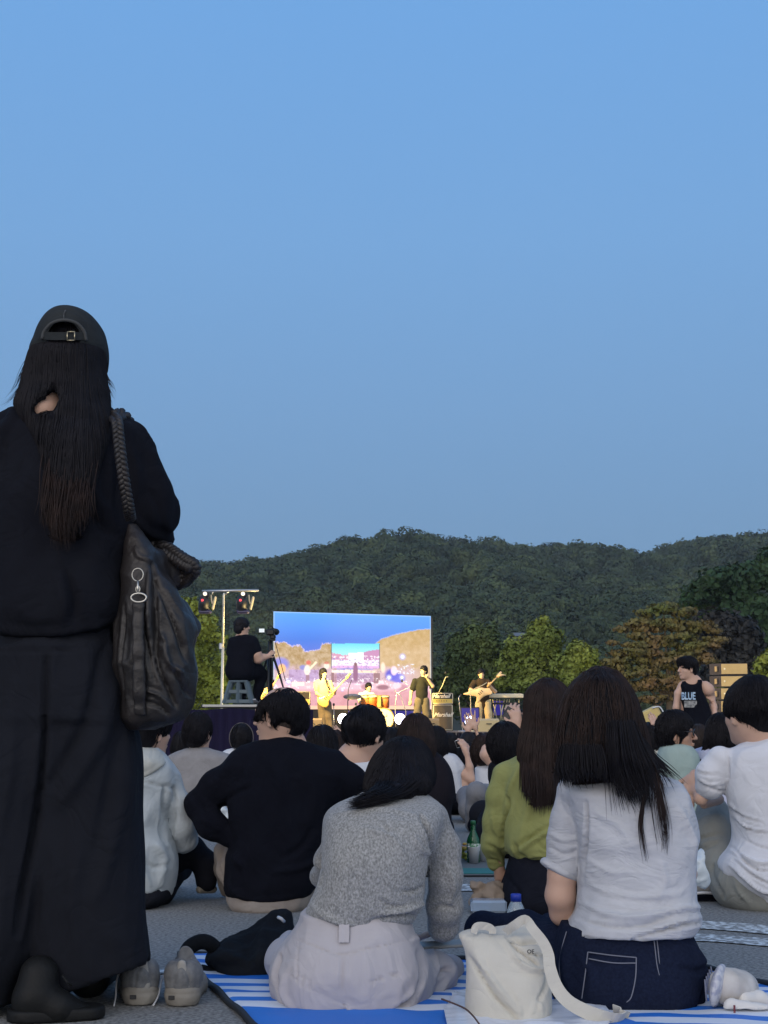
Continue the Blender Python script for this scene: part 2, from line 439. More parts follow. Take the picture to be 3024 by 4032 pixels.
def guided(guides, n, rad, name, mat, parent, seed=1, jit=.004, m=28, sides=3, wav=.0):
    """strands blended between neighbouring guide curves (world points); rad in metres"""
    g = np.random.default_rng(seed); G = np.stack([spline(np.array(q, float), m) for q in guides])
    k = g.integers(0, max(1, len(G) - 1), n) if len(G) > 1 else np.zeros(n, int); t = g.random(n)[:, None, None]
    A = G[k] * (1 - t) + G[np.minimum(k + 1, len(G) - 1)] * t
    u = np.linspace(0, 1, m)[None, :, None]
    A = A + g.normal(size=(n, 1, 3)) * jit * (.4 + u) + np.array([1, .5, 0]) * wav * np.sin(u * g.uniform(4, 12, (n, 1, 1)) + g.uniform(0, 6, (n, 1, 1)))
    ln = g.uniform(.72, 1.0, (n, 1)); uu = np.linspace(0, 1, m)[None] * ln * (m - 1); i = np.minimum(uu.astype(int), m - 2); f = (uu - i)[..., None]
    A = np.take_along_axis(A, i[..., None].repeat(3, -1), 1) * (1 - f) + np.take_along_axis(A, (i + 1)[..., None].repeat(3, -1), 1) * f
    return ribbons(A, rad * g.uniform(.5, 1.5, n), name, mat, parent, sides)

# ------------------------------------------------------------------ people
m_skin = mat('skin', (.50, .32, .24), .55, bump=(220, .12, .002), sub=.08, spec=.35)
m_skin2 = mat('tanned skin', (.40, .24, .17), .55, bump=(220, .12, .002), sub=.08, spec=.35)
m_hair = mat('black hair', (.006, .006, .009), .58, spec=.13, var=((.013, .012, .015), 30))
m_hairb = mat('brown black hair', (.014, .010, .010), .55, spec=.15, var=((.034, .021, .018), 25))
def cloth(name, col, var=None, bump=(420, .35, .002), rough=.95, sheen=None, **k): k.setdefault('crease', (7, .55)); return mat(name, col, rough, bump=bump, var=var, sheen=(.0 if max(col) < .05 else .06) if sheen is None else sheen, spec=.08 if max(col) < .05 else .2, **k)
class Fig:
    """turns photograph coordinates of one crop at one distance into world points, radii and loft rows"""
    def __init__(s, crop_, Y): s.c = crop_; s.Y = Y
    def p(s, x, y, dy=0.0): return at(*s.c(x, y), s.Y + dy)
    def r(s, px): return px / s.c.s * s.Y / F_PX
    def row(s, y, xl, xr, d, dy=0.0):
        a = s.p(xl, y, dy); b = s.p(xr, y, dy); return ((a[2] + b[2]) / 2, (a[0] + b[0]) / 2, (b[0] - a[0]) / 2, s.Y + dy, d)
    def limb(s, sdf, pts, rad, **k): return sdf.limb([s.p(*q) for q in pts], [s.r(q) for q in rad] if not np.isscalar(rad) else s.r(rad), **k)
def frame(face, pitch=0.0, roll=0.0):
    """head axes: columns side, forward, up"""
    f = np.array([face[0], face[1], 0.0]); f /= np.linalg.norm(f); u = np.array([0, 0, 1.0]); sd = np.cross(f, u)
    c, s_ = math.cos(pitch), math.sin(pitch); f, u = f * c + u * s_, u * c - f * s_
    c, s_ = math.cos(roll), math.sin(roll); sd, u = sd * c + u * s_, u * c - sd * s_
    return np.stack([sd, f, u], 1)
def head_prims(S_, c, M, k=1.0, neck=None, ears=(1, -1), face=True, nr=.052):
    L = lambda a, b, d: np.asarray(c) + M @ (np.array([a, b, d]) * k)
    S_.ell(L(0, -.012, .022), np.array([.075, .093, .092]) * k, M, .02)
    S_.ell(L(0, .028, -.045), np.array([.058, .060, .072]) * k, M, .03)
    S_.ell(L(0, .062, -.098), np.array([.026, .022, .017]) * k, M, .03)
    S_.ell(L(.036, .048, -.026), np.array([.026, .026, .024]) * k, M, .02); S_.ell(L(-.036, .048, -.026), np.array([.026, .026, .024]) * k, M, .02)
    if face:
        S_.limb([L(0, .088, .012), L(0, .110, -.026)], [.007 * k, .011 * k], .012)
        S_.ell(L(.010, .098, -.030), np.array([.008, .009, .007]) * k, M, .006); S_.ell(L(-.010, .098, -.030), np.array([.008, .009, .007]) * k, M, .006)
        S_.ell(L(0, .092, -.058), np.array([.022, .010, .0055]) * k, M, .004); S_.ell(L(0, .090, -.068), np.array([.018, .010, .006]) * k, M, .004)
        S_.ell(L(.030, .078, .024), np.array([.024, .012, .008]) * k, M, .015); S_.ell(L(-.030, .078, .024), np.array([.024, .012, .008]) * k, M, .015)
    for sx in ears:
        S_.ell(L(sx * .078, -.008, -.008), np.array([.009, .017, .031]) * k, M @ np.array(Euler((R(-12), 0, R(-sx * 22))).to_matrix()), .006)
        S_.ell(L(sx * .080, -.006, -.033), np.array([.007, .010, .011]) * k, M, .006)
    for sx in ears: S_.cutout(('e', L(sx * .090, .000, -.006), np.array([.008, .009, .016]) * k, M, 0))
    if neck is not None: S_.limb([L(0, -.018, -.05), np.asarray(neck)], [nr * k, nr * 1.12 * k], .03)
    return L
def hand_prims(S_, wrist, d, n, side=1, curl=.5, k=1.0, spread=.1):
    """palm and five bent fingers; d = pointing direction, n = back of hand, side = thumb side along d x n"""
    d = np.asarray(d, float); d /= np.linalg.norm(d); n = np.asarray(n, float); n = n - d * (n @ d); n /= np.linalg.norm(n); w = np.cross(d, n) * side
    W = np.asarray(wrist, float)
    S_.limb([W, W + d * .03 * k], [.024 * k, .026 * k], .015)
    for i, o in enumerate((.028, .010, -.010, -.026)):
        S_.limb([W + d * .02 * k + w * o * .5 * k, W + d * (.085 - .004 * abs(i - 1)) * k + w * o * k], [.014 * k, .0105 * k], .012)
        ln = (.040, .045, .042, .034)[i] * k; b = W + d * (.085 - .004 * abs(i - 1)) * k + w * o * k; dd = d + w * spread * (1.5 - i) * .3
        for j, f in enumerate((1.0, .62, .48)):
            a_ = curl * (j + 1) * .62; v = dd * math.cos(a_) - n * math.sin(a_); v /= np.linalg.norm(v)
            e_ = b + v * ln * f; S_.limb([b, e_], [(.0095 - .001 * j) * k, (.0088 - .001 * j) * k], .004); b = e_
    b = W + d * .022 * k + w * .022 * k; v = d * .6 + w * .75 - n * .3 * curl; v /= np.linalg.norm(v)
    e_ = b + v * .042 * k; S_.limb([b, e_], [.014 * k, .0105 * k], .01); v2 = v * .5 + d * .7 - n * .4 * curl; v2 /= np.linalg.norm(v2)
    S_.limb([e_, e_ + v2 * .032 * k], [.0105 * k, .008 * k], .004)
def person(loc, label, group=None): return empty('person', loc, label, 'person', group)

def onsurf(f, S_, pts, lift=.002, n=2):
    """photo points carried along the view rays onto a solid's surface"""
    P = spline(np.array([f.p(x, y, -.35) for x, y in pts]), n); out = []; c_ = np.array([0, 0, CAM_H])
    for p_ in P:
        d = (p_ - c_) / np.linalg.norm(p_ - c_); tt = np.linalg.norm(p_ - c_)
        for _ in range(80):
            e_ = S_((c_ + d * tt)[None])[0]
            if e_ < .0008: break
            tt += max(e_ * .7, .0008)
        out.append(c_ + d * (tt - lift))
    return out
def patch(f, S_, pts, w, name, m, parent, lift=.004, n=8):
    """a narrow flat band lying on a surface along pts, w wide"""
    P = np.array(onsurf(f, S_, pts, lift, n)); T = np.gradient(P, axis=0); T /= np.linalg.norm(T, axis=1, keepdims=True); W = np.cross(T, [0, 1.0, 0]); W /= np.linalg.norm(W, axis=1, keepdims=True)
    V = np.concatenate([P - W * w / 2, P + W * w / 2, P + W * w / 2 + [0, .006, 0], P - W * w / 2 + [0, .006, 0]]); Q = [[i + a * n, i + 1 + a * n, i + 1 + b * n, i + b * n] for i in range(n - 1) for a, b in ((0, 1), (1, 2), (2, 3), (3, 0))]
    return mesh(name, V, Q, m, parent, False)
# ================================================================== setting
m_asph = mat('asphalt', (.11, .113, .113), .92, var=((.27, .275, .27), 85, .15), bump=(120, 1.0, .008), detail=4)
def ground_sheet():
    n = 90
    ys = np.concatenate([np.linspace(-30, 12, 60), np.linspace(14, 900, 40)]); xs = np.linspace(-500, 500, 60)
    X, Yy = np.meshgrid(xs, ys, indexing='ij'); Z = np.zeros_like(X)
    V = np.stack([X, Yy, Z], -1).reshape(-1, 3); a, b = X.shape
    i, j = np.meshgrid(np.arange(a - 1), np.arange(b - 1), indexing='ij'); k = (i * b + j).ravel()
    return mesh('ground', V, np.stack([k, k + b, k + b + 1, k + 1], 1), m_asph)
tag(ground_sheet(), kind='structure')
def worn_paint(name, base=(.55, .60, .62), den=.52):
    m = bpy.data.materials.new(name); m.use_nodes = True; n = m.node_tree; p = n.nodes['Principled BSDF']
    tc = n.nodes.new('ShaderNodeTexCoord'); t = n.nodes.new('ShaderNodeTexNoise'); t.inputs['Scale'].default_value = 38; t.inputs['Detail'].default_value = 6
    r = n.nodes.new('ShaderNodeValToRGB'); r.color_ramp.elements[0].position = den - .06; r.color_ramp.elements[1].position = den + .06
    r.color_ramp.elements[0].color = (.19, .20, .205, 1); r.color_ramp.elements[1].color = (*base, 1)
    n.links.new(tc.outputs['Object'], t.inputs[0]); n.links.new(t.outputs[0], r.inputs[0]); n.links.new(r.outputs[0], p.inputs['Base Color'])
    p.inputs['Roughness'].default_value = .9
    return m
m_line = worn_paint('worn white road paint')
def ground_strip(pts, w, name='painted_line'):
    P = spline(np.array(pts, float), 24); T = np.gradient(P, axis=0); T /= np.linalg.norm(T, axis=1, keepdims=True)
    Nn = np.stack([-T[:, 1], T[:, 0]], 1); L = P[:, :2] + Nn * w / 2; Rr = P[:, :2] - Nn * w / 2
    V = np.concatenate([np.c_[L, np.full(24, .004)], np.c_[Rr, np.full(24, .004)]])
    Q = [[i, i + 1, i + 25, i + 24] for i in range(23)]
    return tag(mesh(name, V, Q, m_line, smooth=False), kind='structure')
ground_strip([onground(2660, 3640), onground(2850, 3650), onground(3100, 3672), onground(3400, 3700)], .20)
ground_strip([onground(2660, 3692), onground(2850, 3700), onground(3100, 3722)], .16)
ground_strip([onground(1700, 3500), onground(1900, 3498), onground(2050, 3505)], .26)
ground_strip([onground(-60, 3930), onground(150, 3900), onground(380, 3855), onground(640, 3820)], .13)

# hill behind: ridge line read off the photograph, rounded tree crowns all over it
ridge_px = [(-500, 2330), (300, 2260), (700, 2190), (770, 2172), (850, 2160), (960, 2165), (1060, 2155), (1075, 2150), (1180, 2132), (1300, 2130), (1400, 2110),
            (1560, 2110), (1590, 2088), (1680, 2092), (1740, 2100), (1830, 2098), (1910, 2100), (2000, 2125), (2080, 2132), (2200, 2108), (2260, 2125),
            (2330, 2130), (2430, 2118), (2500, 2132), (2560, 2112), (2640, 2070), (2760, 2040), (2880, 2028), (2960, 2030), (3030, 2036), (3500, 2120)]
RX = np.array([p[0] for p in ridge_px], float); RYp = np.array([p[1] for p in ridge_px], float)
D_RIDGE = 460.0
def hill_z(X, Y):
    """terrain height: rises from y=110 to the ridge at D_RIDGE, falls behind it"""
    px = 1512 + X / np.maximum(Y, 60) * F_PX
    zr = (2855 - 26 - np.interp(1512 + X / D_RIDGE * F_PX, RX, RYp)) / F_PX * D_RIDGE * 1.0 + CAM_H - 11.0
    t = np.clip((Y - 120) / (D_RIDGE - 120), 0, 1); s_ = t * t * (3 - 2 * t)
    back = np.clip((Y - D_RIDGE) / 300, 0, 1)
    prof = (.45 * t + .55 * s_) * (1 - back ** 1.5)
    return zr * prof + 5.0 * fbm(np.stack([X / 55, Y / 55, X * 0], -1), 3) * np.sin(np.pi * np.clip(t, 0, 1)) ** .7 + (-.5) * (t <= 0)
def leaf_material(name, c1, c2, c3, sc=.25, sc2=3.0):
    m = bpy.data.materials.new(name); m.use_nodes = True; n = m.node_tree; p = n.nodes['Principled BSDF']
    tc = n.nodes.new('ShaderNodeTexCoord'); t = n.nodes.new('ShaderNodeTexNoise'); t.inputs['Scale'].default_value = sc; t.inputs['Detail'].default_value = 5
    r = n.nodes.new('ShaderNodeValToRGB'); e = r.color_ramp.elements
    e[0].position = .32; e[0].color = (*c1, 1); e[1].position = .68; e[1].color = (*c3, 1); k = e.new(.5); k.color = (*c2, 1)
    n.links.new(tc.outputs['Object'], t.inputs[0]); n.links.new(t.outputs[0], r.inputs[0])
    t2 = n.nodes.new('ShaderNodeTexNoise'); t2.inputs['Scale'].default_value = sc2; t2.inputs['Detail'].default_value = 3
    mx = n.nodes.new('ShaderNodeMix'); mx.data_type = 'RGBA'; mx.blend_type = 'MULTIPLY'; mx.inputs[0].default_value = .55
    r2 = n.nodes.new('ShaderNodeValToRGB'); r2.color_ramp.elements[0].position = .35; r2.color_ramp.elements[0].color = (.45, .45, .45, 1)
    r2.color_ramp.elements[1].position = .65; r2.color_ramp.elements[1].color = (1.3, 1.3, 1.3, 1)
    n.links.new(tc.outputs['Object'], t2.inputs[0]); n.links.new(t2.outputs[0], r2.inputs[0])
    n.links.new(r.outputs[0], mx.inputs[6]); n.links.new(r2.outputs[0], mx.inputs[7]); n.links.new(mx.outputs[2], p.inputs['Base Color'])
    p.inputs['Roughness'].default_value = .7; p.inputs['Specular IOR Level'].default_value = .25
    return m
m_forest = leaf_material('hill forest leaves', (.019, .032, .018), (.034, .055, .028), (.075, .102, .040), .13, .35)
m_soil = mat('forest floor', (.012, .018, .010), .95, var=((.03, .035, .018), .3), bump=(2, .5))
def hill():
    xs = np.linspace(-420, 420, 200); ys = np.linspace(100, 820, 150)
    X, Yy = np.meshgrid(xs, ys, indexing='ij'); Z = hill_z(X, Yy)
    V = np.stack([X, Yy, Z], -1).reshape(-1, 3); a, b = X.shape
    i, j = np.meshgrid(np.arange(a - 1), np.arange(b - 1), indexing='ij'); k = (i * b + j).ravel()
    tag(mesh('hill', V, np.stack([k, k + b, k + b + 1, k + 1], 1), m_soil), kind='structure')
hill()
def leaf_quads(C, N, size, g, jit=.9):
    """one small bent leaf card per centre, facing roughly N"""
    n = len(C); N = N + g.normal(size=(n, 3)) * jit; N /= np.linalg.norm(N, axis=1, keepdims=True)
    a = np.cross(N, g.normal(size=(n, 3))); a /= np.linalg.norm(a, axis=1, keepdims=True); b = np.cross(N, a)
    s_ = size * g.uniform(.6, 1.4, (n, 1)); w = s_ * g.uniform(.55, .9, (n, 1))
    V = np.stack([C - a * s_, C - b * w + N * s_ * .15, C + a * s_, C + b * w + N * s_ * .15], 1).reshape(-1, 3)
    Q = np.arange(n * 4).reshape(n, 4)
    return V, Q
def forest():
    g = np.random.default_rng(11)
    # crowns scattered over the slope that faces the camera
    n = 7200; Y = D_RIDGE + 25 - 345 * g.random(n) ** .8; half = Y * 1800 / F_PX + 8
    X = g.uniform(-1, 1, n) * half
    keep = ~((X < -.13 * Y) & (g.random(n) < .55)); X, Y = X[keep], Y[keep]; n = len(X)
    Z = hill_z(X, Y); Rr = g.uniform(1.7, 4.4, n) * (.55 + .45 * np.clip((Y - 110) / 300, 0, 1))
    m = 420
    U = g.normal(size=(n, m, 3)); U /= np.linalg.norm(U, axis=2, keepdims=True); U[..., 2] = np.abs(U[..., 2]) * 1.1 - .25
    U[..., 1] -= .15
    rad = Rr[:, None, None] * (1 + .34 * vnoise(U * 2.3 + np.arange(n)[:, None, None] * 7.7, 5)[..., None]) * g.uniform(.82, 1.04, (n, m, 1))
    C = np.stack([X, Y, Z + Rr * 1.05], 1)[:, None, :] + U * rad * np.array([1, 1, .95])
    V, Q = leaf_quads(C.reshape(-1, 3), U.reshape(-1, 3), np.repeat(Rr * .095, m)[:, None], g, .3)
    # dark inner bodies so crowns are not see-through
    from itertools import product
    t = (1 + 5 ** .5) / 2; I = np.array([(-1, t, 0), (1, t, 0), (-1, -t, 0), (1, -t, 0), (0, -1, t), (0, 1, t), (0, -1, -t), (0, 1, -t), (t, 0, -1), (t, 0, 1), (-t, 0, -1), (-t, 0, 1)]) / 1.9
    Fi = np.array([(0, 11, 5), (0, 5, 1), (0, 1, 7), (0, 7, 10), (0, 10, 11), (1, 5, 9), (5, 11, 4), (11, 10, 2), (10, 7, 6), (7, 1, 8), (3, 9, 4), (3, 4, 2), (3, 2, 6), (3, 6, 8), (3, 8, 9), (4, 9, 5), (2, 4, 11), (6, 2, 10), (8, 6, 7), (9, 8, 1)])
    W = np.stack([X, Y, Z + Rr * .9], 1)[:, None] + I[None] * (Rr * .82)[:, None, None]
    F3 = (Fi[None] + (np.arange(n) * 12)[:, None, None]).reshape(-1, 3) + len(V)
    tag(mesh('forest', np.vstack([V, W.reshape(-1, 3)]), Q, m_forest, smooth=False, F2=F3),
        'dark green wooded slope covering the hill behind the stage', 'forest', kind='stuff')
forest()

# ------------------------------------------------------------------ trees nearer the stage
m_bark = mat('bark', (.05, .04, .03), .9, bump=(12, .6))
def tree(name, label, blobs, Y, leaf, size, dens, trunk, seed, flat=1.0, group=None, depth=.75):
    """blobs: (px, py, radius px[, flatten]) in the photograph at distance Y; leaves are spread through every clump"""
    g = np.random.default_rng(seed); tx, tb = trunk
    base = np.array([at(tx, 2855, Y)[0], Y, 0])
    root = empty(name, base, label, 'tree', group)
    Cs, Ns, Ss = [], [], []; s = Y / F_PX; limbs = MB(); cen = []
    for q in blobs:
        px, py, r = q[:3]; f = q[3] if len(q) > 3 else flat
        c = at(px, py, Y + g.uniform(-1, 1) * r * s * depth * .5); rr = r * s; cen.append((c, rr))
        n = int(dens * rr * rr / (size * size)) + 12
        U = g.normal(size=(n, 3)); U /= np.linalg.norm(U, axis=1, keepdims=True)
        rad = rr * (1 + .45 * vnoise(U * 2.6 + g.uniform(0, 50), seed)) * g.uniform(.62, 1.10, n) ** .7
        Cs.append(c + U * rad[:, None] * np.array([1, 1, f])); Ns.append(U * np.array([1, 1, 1.5])); Ss.append(np.full(n, size))
    V, Q = leaf_quads(np.concatenate(Cs), np.concatenate(Ns), np.concatenate(Ss)[:, None], g, .4)
    mesh('crown', V, Q, leaf, root, smooth=False)
    top = np.mean([c for c, _ in cen], 0); H = max(c[2] for c, _ in cen)
    fork = base + np.array([0, 0, H * .35])
    limbs.tube([base - [0, 0, .1], base + [.03, 0, H * .18], fork], [.045 * H, .034 * H, .028 * H], 10)
    for c, rr in cen[::max(1, len(cen) // 12)]:
        mid = (fork + c) / 2 + np.array([0, 0, -.06 * H]); limbs.tube([fork, mid, c], [.018 * H, .011 * H, .004 * H], 6)
    limbs.build('trunk', m_bark, root, True)
    return root
def blobfield(poly, r, n, seed, jitter=.35, minr=.6):
    """clump centres scattered inside a photo polygon"""
    g = np.random.default_rng(seed); P = np.array(poly, float); lo, hi = P.min(0), P.max(0); out = []
    def inside(x, y):
        c = False; j = len(P) - 1
        for i in range(len(P)):
            if (P[i, 1] > y) != (P[j, 1] > y) and x < (P[j, 0] - P[i, 0]) * (y - P[i, 1]) / (P[j, 1] - P[i, 1]) + P[i, 0]: c = not c
            j = i
        return c
    tries = 0
    while len(out) < n and tries < n * 60:
        tries += 1; x, y = g.uniform(lo, hi)
        if not inside(x, y): continue
        out.append((x, y, r * g.uniform(minr, 1.25)))
    return out
lf_olive = leaf_material('yellow green leaves', (.07, .10, .02), (.13, .17, .03), (.20, .24, .05), .9, 4)
lf_mid = leaf_material('mid green leaves', (.03, .055, .02), (.06, .09, .03), (.09, .12, .035), .8, 4)
lf_maple = leaf_material('turning maple leaves', (.06, .09, .025), (.095, .09, .036), (.135, .085, .048), .55, 4)
lf_dark = leaf_material('dark evergreen leaves', (.012, .03, .014), (.02, .05, .02), (.035, .07, .028), .5, 3)
lf_plum = leaf_material('plum leaves', (.014, .015, .015), (.022, .022, .021), (.034, .034, .030), .6, 3)
PQ = lambda L: [cQ(x, y) for x, y in L]; PD = lambda L: [cD(x, y) for x, y in L]
tree('broadleaf_tree', 'dense yellow-green tree lit up behind the light stand', blobfield([(560, 2420), (700, 2392), (790, 2384), (862, 2440), (875, 2790), (560, 2800)], 42, 90, 1), 50, lf_olive, .078, 8.5, (700, 0), 21)
tree('broadleaf_tree', 'narrow olive bush between the light pole and the camera operator', blobfield([(880, 2560), (900, 2555), (905, 2790), (870, 2790)], 22, 16, 2), 48, lf_olive, .09, 8, (890, 0), 22)
tree('broadleaf_tree', 'darker green bushy tree right behind the singer and the amplifier', blobfield(PQ([(-30, 700), (40, 665), (110, 680), (200, 690), (215, 800), (230, 990), (-40, 1050), (-60, 800)]), 40, 70, 3), 57, lf_mid, .078, 8.5, (1900, 0), 23)
tree('broadleaf_tree', 'tall pointed yellow-green tree behind the right guitarist', [(*cQ(435, 620), 26), (*cQ(425, 655), 30), (*cQ(460, 690), 30)] + blobfield(PQ([(380, 660), (480, 650), (500, 700), (505, 960), (180, 980), (200, 850), (260, 730), (340, 710)]), 36, 80, 4), 55, lf_olive, .078, 8.5, (2120, 0), 24)
tree('broadleaf_tree', 'low yellow-green tree between the pointed tree and the maple', blobfield(PQ([(610, 745), (690, 770), (700, 800), (700, 960), (500, 970), (500, 830), (560, 780)]), 34, 55, 5), 54, lf_olive, .078, 8.5, (2260, 0), 25)
mp = [(*cQ(1090, 548), 60), (*cQ(1010, 570), 50), (*cQ(1200, 570), 55)]
for (x0, x1, y, n) in [(900, 1370, 620, 8), (860, 1400, 660, 9), (900, 1390, 710, 9), (780, 1390, 745, 10), (830, 1350, 790, 10), (760, 1370, 830, 10), (770, 1200, 870, 9), (800, 1210, 910, 9), (830, 1230, 950, 9), (860, 1400, 990, 9), (900, 1400, 1040, 9)]:
    for k in range(n): mp.append((*cQ(x0 + (x1 - x0) * (k + .5) / n + rng.uniform(-26, 26), y + rng.uniform(-14, 14)), 38 * rng.uniform(.55, 1.25)))
tree('maple_tree', 'broad maple turning orange and green in flat layers, behind the man in the sleeveless top', [(x, y, r, .33) for x, y, r in mp], 54, lf_maple, .085, 6.5, (2640, 0), 26)
tree('plum_tree', 'dark purple-leaved tree between the maple and the speaker stack', blobfield(PQ([(1300, 620), (1480, 600), (1560, 700), (1600, 800), (1560, 990), (1250, 1000), (1380, 850), (1400, 730)]), 55, 60, 6), 62, lf_plum, .13, 7, (2900, 0), 27)
tree('evergreen_tree', 'tall dark green tree filling the right edge of the photo', blobfield(PQ([(1659, 240), (1560, 330), (1400, 360), (1330, 380), (1290, 430), (1350, 560), (1500, 600), (1540, 750), (1659, 1000), (2000, 1000), (2000, 260)]), 62, 130, 7), 78, lf_dark, .17, 7, (3120, 0), 28, .6)
tree('evergreen_tree', 'shorter feathery dark tree left of the tall evergreen', blobfield(PQ([(1240, 480), (1330, 450), (1400, 500), (1480, 620), (1450, 700), (1260, 620)]), 45, 40, 8), 80, leaf_material('feathery leaves', (.02, .05, .018), (.04, .085, .025), (.06, .11, .03), .5, 3), .15, 7, (2790, 0), 29)
tree('broadleaf_tree', 'bright green sapling at the right edge beside the speaker stack', blobfield(PQ([(1620, 770), (1659, 780), (1800, 800), (1800, 1050), (1610, 1050), (1600, 880)]), 30, 40, 9), 50, lf_olive, .10, 8, (3100, 0), 30)
tree('broadleaf_tree', 'dark shrub in shade below the screen edge left of the amplifier', blobfield([(1700, 2640), (1800, 2620), (1850, 2700), (1840, 2800), (1700, 2800)], 34, 30, 10), 60, lf_mid, .12, 7, (1770, 0), 31)

# pavilion on the hillside
m_wallp = mat('pavilion plaster', (.20, .20, .20), .8, bump=(5, .2)); m_tile = mat('grey roof tiles', (.16, .17, .19), .7, var=((.09, .10, .11), 3), bump=(6, .5))
def pavilion():
    Y = 135.0; a = at(*cF(1035, 350), Y); b = at(*cF(1165, 300), Y); cx = (a[0] + b[0]) / 2; w = (b[0] - a[0]); zt = b[2]; zb = a[2]
    root = empty('pavilion', (cx, Y, hill_z(np.array([cx]), np.array([Y]))[0]), 'small pavilion with a grey roof half hidden by trees on the hillside', 'pavilion')
    m = MB(); m.V.append(np.array([[cx - w / 2, Y - 1, zb], [cx + w / 2, Y - 1, zb], [cx + w * .42, Y + 1, zt], [cx - w * .48, Y + 1, zt], [cx - w * .45, Y + 3, zb], [cx + w * .5, Y + 3, zb]])); m.n = 6
    m.Q.append(np.array([[0, 1, 2, 3], [3, 2, 5, 4]])); m.T.append(np.array([[0, 3, 4], [1, 5, 2]]))
    m.build('roof', m_tile, root)
    MB().box((cx, Y + 1, zb - .85), (w * .8, 3.2, 1.7), bev=.03).build('wall', m_wallp, root)
    for sx in (-1, 1): MB().box((cx + sx * w * .42, Y - .7, zb - 1.2), (.12, .12, 2.4), bev=.02).build('post', m_wallp, root)
pavilion()
